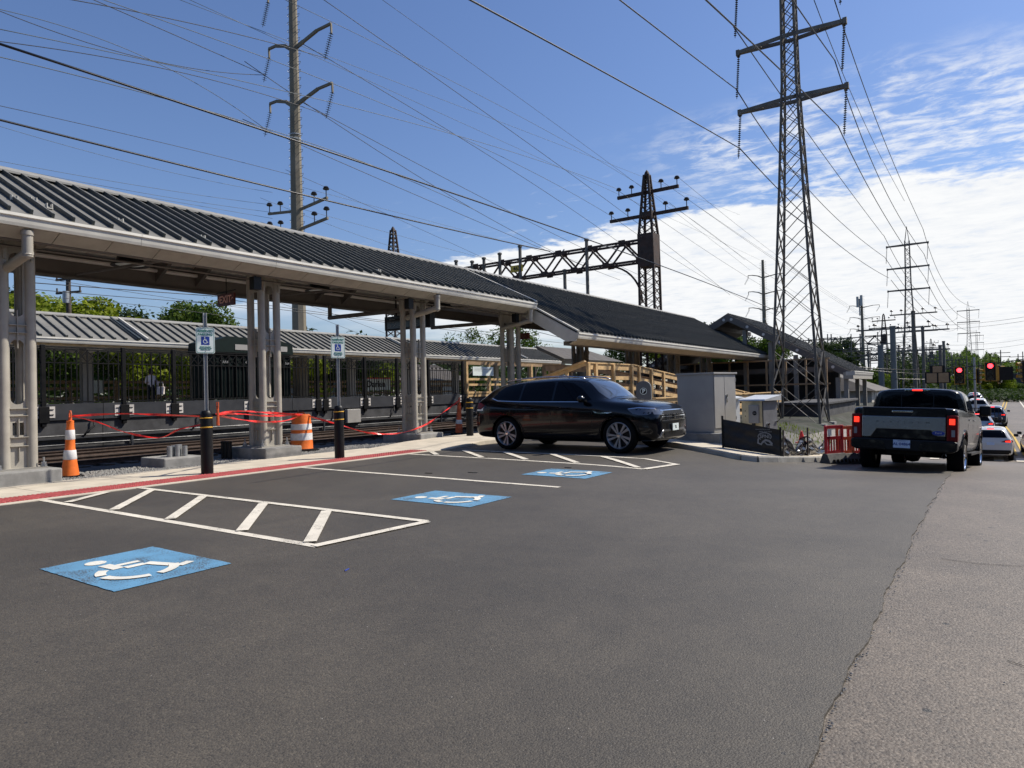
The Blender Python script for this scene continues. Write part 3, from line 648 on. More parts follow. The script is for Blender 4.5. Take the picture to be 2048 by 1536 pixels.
def column(label, y, x=-14.66, top=4.62, zb=.27, group='tan canopy columns with four round tubes', mat=None):
    mat = mat or m_beige
    t = thing('canopy_column', label, 'column', (x, y, zb), 0, group)
    a = .215
    for sx in (1, -1):
        for sy in (1, -1):
            m = MB(); m.tube((x+sx*a, y+sy*a, zb+.02), (x+sx*a, y+sy*a, top), .088, n=16, cap=False); part('tube', m, mat, t, 50)
    holes = [(0, .115, zb+2.78, zb+3.95 if top < 4.8 else zb+4.2), (0, .115, zb+1.18, zb+2.36)]
    sq = [(-.09, -.02, zb+.62, zb+.85, 0), (.02, .09, zb+.62, zb+.85, 0)]
    for nm, fn in (('web_plate', lambda u, z, h: (x+a-.008+h, y+u, z)), ('web_plate', lambda u, z, h: (x-a-.008+h, y+u, z)),
                   ('web_plate', lambda u, z, h: (x+u, y+a-.008+h, z)), ('web_plate', lambda u, z, h: (x+u, y-a-.008+h, z))):
        m = MB(); holed_plate(m, -a+.04, a-.04, zb+.02, top, holes+sq, fn, .016); part(nm, m, mat, t)
    for side in range(4):
        m = MB()
        for z in (zb+2.48, zb+2.62, zb+1.1, zb+.97, zb+.58, zb+.42):
            r = (.31, .29)
            if side == 0: m.box((x+a-.01, y-.14, z), (x+a+.06, y+.14, z+.012))
            if side == 1: m.box((x-.14, y-a-.06, z), (x+.14, y-a+.01, z+.012))
            if side == 2: m.box((x-a-.06, y-.14, z), (x-a+.01, y+.14, z+.012))
            if side == 3: m.box((x-.14, y+a-.01, z), (x+.14, y+a+.06, z+.012))
        for z0, z1 in ((zb+2.2, zb+2.9), (zb+.60, zb+.92), (zb+.15, zb+.4)):
            if side == 0: m.box((x+a-.01, y-.006, z0), (x+a+.05, y+.006, z1))
            if side == 1: m.box((x-.006, y-a-.05, z0), (x+.006, y-a+.01, z1))
        part('stiffener', m, mat, t)
    m = MB(); m.box((x-.40, y-.40, zb), (x+.40, y+.40, zb+.028)); part('base_plate', m, mat, t)
    for sx in (1, -1):
        for sy in (1, -1):
            m = MB(); m.tube((x+sx*.35, y+sy*.35, zb+.02), (x+sx*.35, y+sy*.35, zb+.2), .017, n=8); m.lathe([(.0,zb+.11),(.042,zb+.11),(.042,zb+.06),(.055,zb+.055),(.055,zb+.03)], (x+sx*.35, y+sy*.35, 0), 6); part('anchor_bolt', m, m_steelg, t)
    if top > 4 and top < 4.8:
        m = MB()
        for s in (1, -1):
            m.prism([(x-.35, top-.1), (x-.35, top-.55), (x+.35, top-.55), (x+.35, top-.1), (x+.9, top+.05), (x+.9, top+.12), (x-.9, top+.12), (x-.9, top+.05)], 'y', y+s*a-.02, y+s*a+.02)
        part('head_bracket', m, mat, t)
        for s in (-1, 1):
            m = MB(); m.prism([(y+s*.3, top-.35), (y+s*.75, top-.02), (y+s*.75, top+.05), (y+s*.3, top+.05)], 'x', x+.2, x+.26); part('knee_bracket', m, mat, t)
    return t
def pedestal(label, y, x=-14.75, h=.27, wx=.80, wy=.52, z0=-.5):
    m = MB(); m.box((x-wx, y-wy, z0), (x+wx, y+wy, h)); return single('concrete_pedestal', m, m_conc2, label, 'pedestal', (x, y, z0), 'concrete pedestals under the tan columns', bevel=.025)
for i, (yc, lab) in enumerate(((-.2, None), (4.98, 'leftmost tan four tube canopy column, left of the orange cone'), (10.3, 'tan four tube canopy column just left of the striped drum'), (15.65, 'third tan canopy column, where the red tape sags in front'), (20.95, 'tan canopy column partly behind the tail of the black SUV'))):
    if lab is None: continue
    column(lab, yc)
    if i < 4: pedestal('concrete pedestal under '+('the leftmost tan column', 'the tan column beside the striped drum', 'the third tan column behind the red tape')[i-1], yc, h=.27)
    else: pedestal('concrete pedestal behind the black bollard and SUV', yc)
# hanging lamps
def lamp(y, x, z, lab):
    t = thing('canopy_lamp', lab, 'lamp', (x, y, z), 0, 'black dome lamps under the near canopy')
    m = MB(); m.lathe([(.12,.22),(.26,.2),(.30,.02),(.39,-.02),(.41,-.06),(.37,-.06),(.3,-.03)], (x, y, z), 24); part('lamp_shade', m, m_blackp, t, 40)
    m = MB(); m.lathe([(0,-.055),(.22,-.05),(.31,-.03)], (x, y, z), 24); part('diffuser', m, m_signw, t, True)
    m = MB(); m.tube((x, y, z+.2), (x, y, z+.7), .03); part('stem', m, m_blackp, t)
lamp(7.9, -16.3, 4.68, 'black dome lamp under the canopy, nearest to the leftmost column')
lamp(13.3, -16.2, 4.66, 'black dome lamp under the canopy between the second and third columns')
lamp(18.9, -16.2, 4.66, 'black dome lamp under the canopy right of the third column')
def exit_sign(x, y, z, lab, sc=1.0, lm=None, rz=0.0):
    t = thing('exit_sign', lab, 'exit sign', (x, y, z), rz, 'red exit signs'); 
    m = MB(); m.box((-.36*sc, -.03, -.15*sc), (.36*sc, .03, .15*sc)); part('sign_box', m, m_exit, t, local=True)
    m = MB(); m.beam((-.42*sc, 0, .2*sc), (.40*sc, 0, .22*sc), .03, .02); m.tube((0,0,.14*sc), (0,0,.55), .012, n=6); part('hanger', m, m_blackp, t, local=True)
    lettering('EXIT', .26*sc, lm or m_exitl, t, (0, -.034, 0), (pi/2, 0, 0), bold=.004)
    m = MB()
    for s in (1, -1): stroke(m, [(s*.26*sc, -.02), (s*.30*sc, .04), (s*.345*sc, 0)], .014, lambda u, v, h: (u, -.032-h, v), .003)
    part('chevron', m, lm or m_exitl, t, local=True); return t
exit_sign(-16.0, 10.15, 4.02, 'red EXIT sign hanging under the canopy left of the second column', 1.0)
m_exd = material('dim_exit_letter', (.16, .07, .05), .6, var=0)
exit_sign(-14.6, 21.75, 3.62, 'dim EXIT sign under the end of the canopy above the black SUV', .8, m_exd)
# departure display hanging behind the third column
t = thing('departure_display', 'black departure display hanging behind the third tan column', 'display', (-15.9, 16.6, 3.9))
m = MB(); m.box((-16.75, 16.5, 3.66), (-14.7, 16.75, 4.12)); part('display_case', m, m_blackp, t)
m = MB(); m.box((-16.62, 16.485, 3.70), (-14.85, 16.499, 4.08)); part('screen', m, m_sigdark, t)
random.seed(4); m = MB()
for r_ in range(3):
    for xx, n_ in ((-16.5, 6), (-16.05, 3), (-15.5, 7), (-15.0, 2)):
        for k in range(n_):
            if random.random() < .75: m.box((xx+k*.045, 16.478, 4.0-r_*.11), (xx+k*.045+.028, 16.484, 4.025-r_*.11))
part('display_text', m, m_print, t)
for x in (-16.3, -15.2):
    m = MB(); m.tube((x, 16.6, 4.1), (x, 16.6, 4.9), .03); part('hanger', m, m_blackp, t)
# speakers and cameras under the canopy
for y, x, lab in ((9.6,-13.95,'black loudspeaker box under the canopy edge left of the second column'), (14.75,-13.95,'black loudspeaker box under the canopy edge left of the third column'), (20.3,-13.95,'black loudspeaker box under the canopy near its right end')):
    m = MB(); m.box((x-.09, y-.1, 4.0), (x+.09, y+.1, 4.3)); m.tube((x, y, 4.3), (x, y, 4.45), .02); single('loudspeaker', m, m_blackp, lab, 'loudspeaker', (x, y, 4.1), 'loudspeakers under the canopy edge')

# lower canopy that continues to the right
c2 = thing('station_canopy', 'dark seamed roof running right from the tan canopy, above the black SUV and timber ramp', 'canopy', (-16.8, 30, 0), 0, 'platform canopies')
A0, A1 = 20.95, 46.5
roof(c2, (-16.8, 6.33), (-11.72, 3.52), A0, A1, .33, sheet_mat=m_roof2, seam_h=.115, slopes=(1,), seam_w=.045)
m = MB(); m.prism([(-16.8, 6.33), (-19.35, 5.12), (-19.35, 5.07), (-16.8, 6.28)], 'y', A0, A1); part('roof_sheet', m, m_roof, c2)
m = MB(); m.beam((-16.8, A0, 6.38), (-11.72, A0, 3.57), .14, .05); part('rake_flashing', m, m_trim, c2)
for s in (1, -1):
    m = MB(); m.prism([(-16.8, 6.28), (-16.8+s*5.02, 3.50), (-16.8+s*5.02, 3.22), (-16.8+s*4.6, 3.22), (-16.8, 5.88)], 'y', A0-.06, A0-.01) if s == 1 else m.prism([(-16.8, 6.28), (-19.3, 5.1), (-19.3, 4.92), (-16.8, 6.08)], 'y', A0-.06, A0-.01)
    part('rake_board', m, m_trim if s == 1 else m_beam, c2)
gutter(c2, -11.68, 3.50, A0-.08, A1+.1)
eave_panels(c2, -11.72, 3.30, -12.1, 3.12, A0, A1, 1.0)
m = MB(); m.box((-12.4, A0+.1, 3.1), (-12.15, A1, 3.25)); part('soffit_trim', m, m_beam, c2)
for s in (1, -1):
    m = MB(); m.prism([(-16.8, 6.05), (-12.2, 3.4), (-12.2, 3.44), (-16.8, 6.1)] if s == 1 else [(-16.8, 6.05), (-19.1, 4.93), (-19.1, 4.97), (-16.8, 6.1)], 'y', A0+.05, A1); part('lining', m, m_soff, c2)
for x in (-18.5, -15.0):
    m = MB(); m.box((x-.1, A0+.1, 4.6), (x+.1, A1-.1, 4.95)); part('longitudinal_beam', m, m_beam, c2)
c2labs = ['grey canopy column directly behind the raised end of the timber ramp', 'grey canopy column above the middle of the timber ramp', 'grey canopy column above the lower end of the timber ramp', 'grey canopy column behind the top of the large grey cabinet']
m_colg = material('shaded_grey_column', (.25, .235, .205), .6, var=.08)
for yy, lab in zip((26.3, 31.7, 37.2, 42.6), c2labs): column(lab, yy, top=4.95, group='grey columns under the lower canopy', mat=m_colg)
m = MB(); m.lathe([(.0,.1),(.1,.09),(.13,0),(.1,-.09),(0,-.1)], (-14.55, 26.7, 3.15), 12); single('round_gong', m, m_steelg, 'round grey bell mounted on the column behind the ramp top', 'bell', (-14.55, 26.7, 3.15), smooth=True)

# gable roof seen behind the transmission tower
c3 = thing('station_canopy', 'brown gable roofed station entrance behind the lattice tower, its gable end facing the lot', 'canopy', (-13.9, 49, 0), 0, 'platform canopies')
G0, G1 = 45.0, 53.2
RZ, EZ, EX = 6.33, 2.28, -6.65
for s in (1, -1):
    ex = -13.9+s*(EX+13.9)
    m = MB(); m.prism([(-13.9, RZ), (ex, EZ), (ex, EZ-.06), (-13.9, RZ-.06)], 'y', G0, G1); part('roof_sheet', m, m_roofd, c3)
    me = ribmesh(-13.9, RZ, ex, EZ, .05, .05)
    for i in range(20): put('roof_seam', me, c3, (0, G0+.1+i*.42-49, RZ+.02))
    m = MB(); m.prism([(-13.9, RZ-.03), (ex, EZ-.03), (ex, EZ-.48), (-13.9, RZ-.5)], 'y', G0-.08, G0-.005); part('rake_board', m, m_beam, c3)
    for k in range(7):
        f = (k+.25)/7.2; x = -13.9+(ex+13.9)*f; z = RZ-.27+(EZ-RZ)*f; m = MB(); m.lathe([(.09,0),(.09,-.03),(0,-.035)], (x, G0-.08, z), 12, 'y'); part('round_boss', m, m_soff, c3)
    for fr in (.12, .3, .5, .72):
        x = -13.9+(ex+13.9)*fr; z = RZ-.2+(EZ-RZ)*fr; m = MB(); m.box((x-.09, G0, z-.28), (x+.09, G1, z-.02)); part('purlin', m, m_beam, c3)
m = MB(); m.box((-7.05, G0-.1, 1.80), (-6.5, G1, 2.2)); part('eave_box', m, m_beige, c3)
gutter(c3, -6.45, 2.26, G0-.1, G1+.1)
m = MB(); m.box((-6.9, G0-.12, 2.0), (-6.4, G0-.1, 2.24)); part('gutter_end', m, m_trim, c3)
for x, z1 in ((-12.9, 5.2), (-11.3, 4.3), (-9.8, 3.4), (-8.6, 2.75), (-7.4, 1.9), (-6.95, 1.9)):
    for y in ((G0+.3, G1-.4) if x > -10 else (G0+.3,)):
        m = MB(); m.box((x-.12, y-.12, -2.2), (x+.12, y+.12, z1)); part('post', m, m_colg, c3)
for y in (G0+.2, G0+4, G1-.4):
    m = MB(); m.box((-21, y, 2.3), (-7.3, y+.15, 2.6)); part('tie_beam', m, m_beam, c3)
m = MB(); m.box((-20, 51.8, -1), (-8.4, 52, 3.4)); part('rear_wall', m, m_grey, c3)
# concrete walls below the entrance roof
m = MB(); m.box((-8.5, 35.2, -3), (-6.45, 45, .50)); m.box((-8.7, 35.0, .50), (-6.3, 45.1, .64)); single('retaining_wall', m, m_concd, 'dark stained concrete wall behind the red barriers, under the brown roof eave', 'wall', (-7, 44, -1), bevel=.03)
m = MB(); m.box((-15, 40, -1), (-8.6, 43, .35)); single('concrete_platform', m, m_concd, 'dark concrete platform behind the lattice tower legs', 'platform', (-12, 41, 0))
# smaller hipped roof farther right
c4 = thing('station_shelter', 'small low hipped shelter with pale walls behind the brown entrance roof', 'shelter', (-9.5, 66, 0))
m = MB(); a = [(-14.5,61,1.0),(-7.2,61,.9),(-7.2,72,.9),(-14.5,72,1.0)]; r1 = (-11.5,63.5,2.7); r2 = (-11.5,69.5,2.7)
m.add(a+[r1, r2], [(0,1,4),(1,2,5,4),(2,3,5),(3,0,4,5),(3,2,1,0)]); part('roof_sheet', m, m_roofd, c4)
m = MB(); m.box((-14, 61.5, -2.5), (-7.6, 71.5, .92)); part('wall', m, m_gwall, c4)
for y in (63, 65.5, 68): m = MB(); m.box((-7.62, y-.05, -2.5), (-7.56, y+.05, .9)); part('pilaster', m, m_soff, c4)

# ------------------------------------------------------------ far platform with its fence
fp = thing('far_platform', 'dark concrete platform wall across the tracks, carrying the black picket fence', 'platform', (-27, 20, 0))
m = MB(); m.box((-40, -12, -1), (-27.05, 75, 1.15)); part('platform_deck', m, m_conc2, fp)
y = -9.0
while y < 74:
    m = MB(); m.box((-27.05, y+.01, .86), (-26.93, y+4.19, 1.44)); part('edge_panel', m, m_grey, fp)
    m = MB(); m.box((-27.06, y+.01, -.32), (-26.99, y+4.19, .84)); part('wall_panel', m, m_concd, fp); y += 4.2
m = MB(); m.box((-26.99, -12, .18), (-26.86, 75, .22)); part('ledge_rail', m, m_grey, fp)
m = MB(); m.tube((-26.9, -12, .30), (-26.9, 75, .30), .03, n=6); m.tube((-26.9, -12, -.02), (-26.9, 75, -.02), .025, n=6); part('conduit', m, m_grey, fp)
for y in (13.0, 22.2, 31, 39):
    m = MB(); m.box((-26.93, y-.04, -.3), (-26.85, y+.04, .3)); part('bracket', m, m_grey, fp)
for y in (11.3, 15.4, 20.3, 22.6, 26.7):
    m = MB(); m.path([(-26.9, y+.35, .86), (-26.88, y+.36, .6), (-26.86, y+.12, .42), (-26.86, y, .26)], .035, 8); part('drain_hose', m, m_blackp, fp, True)
m = MB(); m.box((-26.95, 23.6, .1), (-26.75, 24.5, .8)); single('junction_box', m, m_cab, 'grey junction box on the far platform wall behind the second sign post', 'junction box', (-26.9, 24, .1), bevel=.02)
fe = thing('picket_fence', 'black steel picket fence with crossed top panels on the far platform edge', 'fence', (-26.95, 20, 1.4))
bar = MB(); bar.box((-.014, -.014, .1), (.014, .014, 1.55)); bar_me = bar.mesh('picket', m_black, fix=False)
bart = MB(); bart.box((-.02, -.02, .06), (.02, .02, 1.98)); bart_me = bart.mesh('tall_picket', m_black, fix=False)
pst = MB(); pst.box((-.07, -.07, -.75), (.07, .07, 2.12)); pst.box((-.03, -.16, -.62), (.10, .16, -.05)); pst_me = pst.mesh('post', m_black, bevel=.008)
br = MB(); br.box((0, -.35, -.45), (.02, .35, -.05)); br_me = br.mesh('clamp_plate', m_soff, fix=False)
rod = MB(); rod.tube((.03, -.3, -.16), (.03, .3, -.16), .018, n=6); rod.tube((.03, -.3, -.34), (.03, .3, -.34), .018, n=6); rod_me = rod.mesh('clamp_rod', m_black)
py = [4.7, 7.4, 10.05, 12.75, 14.7, 18.2, 21.9, 22.35, 25.0, 27.4, 30.0, 33.2]
nb = 0
for a in py:
    put('post', pst_me, fe, (.0, a-20, 0))
    put('clamp_plate', br_me, fe, (.02, a-20, 0)); put('clamp_rod', rod_me, fe, (.02, a-20, 0))
for a, b in zip(py, py[1:]):
    if b-a < .8: continue
    for z in (.10, 1.50, 1.98, 2.06):
        m = MB(); m.box((-26.975, a+.06, 1.4+z-.02), (-26.925, b-.06, 1.4+z+.02)); part('rail', m, m_black, fe)
    k = round((b-a)/.175); s = (b-a)/k
    for i in range(1, k):
        put('tall_picket' if i % 2 == 0 else 'picket', bart_me if i % 2 == 0 else bar_me, fe, (0, a+i*s-20, 0))
    m = MB()
    for i in range(0, k-1, 2):
        ya, yb = a+i*s, a+(i+2)*s
        m.beam((-26.95, ya, 2.93), (-26.95, yb, 3.36), .02, .025); m.beam((-26.95, ya, 3.36), (-26.95, yb, 2.93), .02, .025)
    part('cross_lattice', m, m_black, fe)
m = MB()
m.box((-26.98, 33.2, 1.3), (-26.9, 33.3, 3.5))
# far canopy
c5 = thing('station_canopy', 'lower dark seamed platform roof across the tracks, seen between the tan columns', 'canopy', (-32, 25, 0), 0, 'platform canopies')
B0, B1 = 0, 49.5
roof(c5, (-32, 5.16), (-29.45, 4.02), B0, B1, .45, slopes=(1,), seam_h=.08, seam_w=.09)
m = MB(); m.prism([(-32, 5.16), (-34.6, 4.02), (-34.6, 3.97), (-32, 5.11)], 'y', B0, B1); part('roof_sheet', m, m_roof, c5)
for ya in (14.6, 31.5, 44):
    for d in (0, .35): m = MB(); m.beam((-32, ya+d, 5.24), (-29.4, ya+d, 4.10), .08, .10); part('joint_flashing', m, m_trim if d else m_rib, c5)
gutter(c5, -29.4, 4.0, B0, B1, 1, 6.1)
m = MB(); m.box((-29.75, B0, 3.72), (-29.50, B1, 3.80)); part('timber_soffit', m, m_wood, c5)
m = MB(); m.prism([(-32, 4.95), (-29.8, 3.85), (-34.4, 3.85)], 'y', B0+.1, B1-.1); part('lining', m, m_soff, c5)
for i in range(10):
    y = 3.6+i*5.0; m = MB(); m.box((-32.15, y-.22, 1.15), (-31.85, y+.22, 4.3)); part('column', m, m_colg, c5)
    m = MB(); m.prism([(-34.2, 3.9), (-32, 4.2), (-29.8, 3.9), (-29.8, 3.75), (-32, 3.6), (-34.2, 3.75)], 'y', y-.06, y+.06); part('rafter', m, m_soff, c5)
c6 = thing('station_canopy', 'dark hipped roof end past the far platform roof, above the top of the timber ramp', 'canopy', (-31.5, 56, 0), 0, 'platform canopies')
m = MB(); a = [(-29.4,50,4.25),(-29.4,61.5,4.25),(-35,61.5,4.25),(-35,50,4.25)]; r1 = (-32.2,50,5.5); r2 = (-32.2,58.7,5.5)
m.add(a+[r1, r2], [(0,1,5,4),(1,2,5),(2,3,4,5),(3,0,4),(3,2,1,0)]); part('roof_sheet', m, m_roofd, c6)
for y in (52, 56.5, 61): m = MB(); m.box((-31, y-.15, 1.1), (-30.7, y+.15, 4.25)); part('column', m, m_colg, c6)
# green cabin
sh = thing('equipment_cabin', 'dark green equipment cabin on the far platform behind the second tan column', 'cabin', (-27.8, 18.4, 1.45))
m = MB(); m.box((-28.7, 16.5, 1.45), (-27.02, 20.35, 3.5)); part('body', m, m_green, sh)
m = MB(); m.prism([(16.35, 3.5), (20.5, 3.5), (20.45, 3.95), (19.8, 4.12), (17.1, 4.2), (16.4, 3.95)], 'x', -28.8, -26.93); part('roof', m, m_green, sh)
for y in (17.75, 19.85): m = MB(); m.box((-26.93, y-.3, 3.62), (-26.91, y+.3, 3.86)); part('vent_panel', m, m_cab, sh)
for i in range(9): m = MB(); yy = 16.6+i*.42; m.box((-27.03, yy, 1.6), (-26.99, yy+.34, 3.3)); part('door_panel', m, m_green, sh)
lettering('TARK', .16, m_print, sh, (.86, -1.45, 1.62), (pi/2, 0, pi/2)); lettering('4 SH', .16, m_print, sh, (.86, -.3, 1.62), (pi/2, 0, pi/2)); lettering('564', .16, m_print, sh, (.86, 1.75, 1.62), (pi/2, 0, pi/2))
m = MB(); m.box((-26.1, 17.6, -.4), (-25.2, 18.6, .15)); 
# posts and tubes on the far side
m = MB(); m.tube((-30.3, 10.6, 1.2), (-30.4, 10.5, 3.9), .06, n=10); single('steel_post', m, m_lightm, 'bright thin steel post behind the black fence near the leftmost column', 'post', (-30.3, 10.6, 1.2), smooth=50)
fn_ = thing('timber_guardrail', 'timber guardrail on the far platform behind the black fence', 'guardrail', (-34.5, 20, 1.2))
for z in (2.05, 2.35, 1.6): m = MB(); m.box((-34.5, 4, z), (-34.44, 44, z+.14)); part('board', m, m_wood2, fn_)
for i in range(21): m = MB(); y = 4+i*2; m.box((-34.62, y-.05, 1.1), (-34.5, y+.05, 2.5)); part('post', m, m_wood2, fn_)
# station name sign
t = thing('station_sign', 'white station name sign with red top edge behind the far fence', 'sign', (-34, 32.9, 2.2))
m = MB(); m.box((-34.3, 31.6, 1.85), (-34.24, 34.2, 2.62)); part('board', m, m_signw, t)
m = MB(); m.box((-34.25, 31.6, 2.62), (-34.2, 34.2, 2.70)); part('top_edge', m, m_tape, t)
lettering('Darien', .62, m_blackp, t, (-.225, -.1, .05), (pi/2, 0, pi/2), bold=.012)
m = MB(); 
for y in (14.9,): m.box((-34.4, y-.4, 1.9), (-34.36, y+.4, 2.5))
single('notice_board', m, m_signw, 'small white notice on the guardrail beside the waiting person', 'notice', (-34.4, 14.9, 2), )
# waiting person, seen through the fence
random.seed(1)
def person(x, y, z, face, label):
    t = thing('person', label, 'person', (x, y, z), face)
    me = bpy.data.meshes.new('body'); J = [(0,0,.95),(0,0,1.15),(0,0,1.38),(0,0,1.47),(0,.0,1.58),(0,.02,1.66),(.09,0,.92),(.10,.02,.5),(.10,-.02,.09),(.10,.12,.03),(-.09,0,.92),(-.10,0,.5),(-.11,-.02,.09),(-.11,.12,.03),
         (.17,0,1.36),(.22,.02,1.1),(.14,.22,1.08),(.06,.28,1.12),(-.17,0,1.36),(-.24,-.02,1.1),(-.20,.10,.88),(-.2,.14,.80)]
    E = [(0,1),(1,2),(2,3),(3,4),(4,5),(0,6),(6,7),(7,8),(8,9),(0,10),(10,11),(11,12),(12,13),(2,14),(14,15),(15,16),(16,17),(2,18),(18,19),(19,20),(20,21)]
    rad = [.15,.13,.14,.055,.085,.08,.10,.065,.04,.04,.10,.065,.04,.04,.055,.042,.034,.028,.055,.042,.034,.028]
    me.from_pydata(J, E, []); o = put('body', me, t); o.modifiers.new('s', 'SKIN'); me.skin_vertices.new() if not me.skin_vertices else None
    for i, r_ in enumerate(rad): me.skin_vertices[0].data[i].radius = (r_, r_*.85)
    me.skin_vertices[0].data[0].use_root = True
    o.modifiers.new('u', 'SUBSURF').levels = 1; bpy.context.view_layer.update()
    m2 = bpy.data.meshes.new_from_object(o.evaluated_get(bpy.context.evaluated_depsgraph_get())); o.modifiers.clear(); o.data = m2
    m2.name = 'body'; m2.materials.clear()
    for mm in (m_skin, m_shirtw, m_cloth): m2.materials.append(mm)
    for p in m2.polygons:
        c = p.center; p.material_index = 2 if c.z < .98 else (1 if c.z < 1.42 and abs(c.x) < .26 and c.y < .16 else 0); p.use_smooth = True
    m = MB(); m.lathe([(0,.10),(.07,.09),(.10,.03),(.105,-.05),(.09,-.16),(0,-.2)], (0,-.03,1.63), 12); part('hair', m, m_hair, t, True, local=True)
    return t
person(-30.6, 15.65, 1.18, R(-120), 'person with dark hair, white top and dark trousers waiting behind the fence')
m = MB(); m.prism([(-.16,0),(.16,0),(.20,.34),(-.2,.34)], 'y', -.09, .09); m.path([(-.12,0,.33),(-.1,0,.55),(.1,0,.55),(.12,0,.33)], .012)
o = single('tote_bag', m, m_shirtw, 'white tote bag held at the side of the waiting person', 'bag', (0,0,0), bevel=.02); o.location = (-30.35, 15.95, 1.75); o.rotation_euler = (0, 0, .6)

# timber barricade with white notice on the far platform, right of the fence
tb = thing('timber_barricade', 'new timber barricade with a white notice, right of the black fence end', 'barricade', (-27, 37, 1.2))
for y in (33.55, 35.9, 38.4, 41, 43.6): m = MB(); m.box((-27.02, y-.09, .3 if y < 34 else 1.2), (-26.84, y+.09, 3.45)); part('post', m, m_wood, tb)
for z in (1.25, 1.45, 1.95, 2.3): m = MB(); m.box((-26.92, 33.5, z), (-26.86, 46, z+.14)); part('board', m, m_wood, tb)
m = MB(); m.box((-27, 33.5, 3.3), (-26.86, 46, 3.5)); part('top_board', m, m_wood2, tb)
m = MB(); m.box((-26.84, 34.1, 2.6), (-26.82, 36.3, 3.18)); nb_ = part('notice', m, m_signw, tb)
m = MB()
for k in range(3): m.box((-26.819, 34.25, 3.08-k*.09), (-26.815, 35.2+.9*(k % 2), 3.1-k*.09))
part('notice_text', m, m_print, nb_)
# white vehicles and pale walls beyond the far platform
t = thing('parked_van', 'white van parked beyond the far platform, seen through the fence end', 'van', (-44, 44, 0))
m = MB(); m.prism([(38, .5), (38, 2.9), (43.5, 3.0), (44.6, 2.0), (45.8, 1.8), (45.9, .5)], 'x', -46, -44); part('body', m, m_paintw, t, bevel=.06)
m = MB(); m.prism([(43.0, 2.05), (42.9, 2.85), (43.5, 2.85), (44.3, 2.05)], 'x', -43.995, -43.96); m.box((-43.99, 39, 2.1), (-43.96, 42.5, 2.75)); part('window', m, m_glass, t)
for y in (39.4, 44.6): m = MB(); m.lathe([(0,-.1),(.38,-.1),(.4,0),(.38,.12),(0,.12)], (-44.05, y, .4), 20, 'x'); part('wheel', m, m_rubber, t)
t = thing('station_building', 'low pale building with dark overhanging roof beyond the far platform', 'building', (-52, 46, 0))
m = MB(); m.box((-58, 36, -.5), (-50, 60, 3.1)); part('wall', m, m_gwall, t)
m = MB(); m.prism([(-59.5, 3.0), (-54, 5.0), (-48.8, 3.0)], 'y', 34.5, 61.5); part('roof', m, m_roofd, t)
for i in range(6): m = MB(); m.box((-49.99, 38+i*3.6, 1.1), (-49.94, 39.8+i*3.6, 2.4)); w_ = part('window', m, m_glass, t)

# ------------------------------------------------------------ timber ramp on the near side
tr = thing('timber_ramp', 'new timber access ramp with plank handrails sloping down behind the black SUV', 'ramp', (-11.5, 28, 0))
def rail_run(x, pts, mat, posts=True, name='handrail_board'):
    # pts: (y, z of top rail)
    for (ya, za), (yb, zb) in zip(pts, pts[1:]):
        m = MB(); m.beam((x, ya, za), (x, yb, zb), .18, .045); part('cap_board', m, mat, tr)
        for d, w_ in ((-.13, .2), (-.53, .14), (-.93, .14)):
            m = MB(); m.beam((x+.03, ya, za+d), (x+.03, yb, zb+d), .045, w_); part(name, m, mat, tr)
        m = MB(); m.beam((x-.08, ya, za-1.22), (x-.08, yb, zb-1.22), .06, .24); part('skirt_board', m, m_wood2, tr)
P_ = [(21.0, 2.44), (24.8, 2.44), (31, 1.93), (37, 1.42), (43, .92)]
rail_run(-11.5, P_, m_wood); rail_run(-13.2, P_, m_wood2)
def ztop(y):
    for (a, za), (b, zb) in zip(P_, P_[1:]):
        if y <= b: return za+(zb-za)*(y-a)/(b-a)
    return P_[-1][1]
for i, y in enumerate((21.05, 21.6, 23.0, 24.6, 25.3, 26.5, 27.8, 29.7, 31.6, 33.7, 35.6, 37.5, 39.5, 41.5, 43)):
    for x, mt in ((-11.42, m_wood), (-13.25, m_wood2)):
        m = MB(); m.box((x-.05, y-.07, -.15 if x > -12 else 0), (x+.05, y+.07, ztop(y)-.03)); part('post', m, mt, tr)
for (ya, za), (yb, zb) in zip(P_, P_[1:]):
    k = max(1, int((yb-ya)/.15))
    for i in range(k):
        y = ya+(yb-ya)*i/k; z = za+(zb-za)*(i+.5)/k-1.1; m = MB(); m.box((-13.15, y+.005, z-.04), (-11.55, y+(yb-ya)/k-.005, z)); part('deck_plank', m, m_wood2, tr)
# crosswise flight towards the tracks at the high end
m = MB(); m.beam((-11.5, 21, 2.44), (-14.3, 20.6, 1.55), .045, .2, (0,0,1)); part('handrail_board', m, m_wood, tr)
m = MB(); m.beam((-11.5, 20.98, 2.49), (-14.3, 20.58, 1.6), .18, .045); part('cap_board', m, m_wood, tr)
for f in (.25, .5, .75, 1): m = MB(); m.box((-11.5-2.8*f-.05, 20.95-.4*f, .13), (-11.5-2.8*f+.05, 21.03-.4*f, 2.42-.89*f)); part('post', m, m_wood, tr)
# lower separate guardrail in front of the ramp
tg = thing('timber_guardrail', 'low timber guardrail between the grey cabinets and the lattice tower', 'guardrail', (-9, 30, 0))
for z in (1.02, .62, .22): m = MB(); m.box((-9.45, 22.0, z-.05), (-9.40, 40, z+.08)); part('board', m, m_wood if z < 1 else m_wood, tg)
m = MB(); m.box((-9.52, 22, 1.12), (-9.33, 40, 1.16)); part('cap_board', m, m_wood, tg)
for i in range(11): m = MB(); y = 22+i*1.8; m.box((-9.55, y-.05, -.3), (-9.45, y+.05, 1.12)); part('post', m, m_wood, tg)
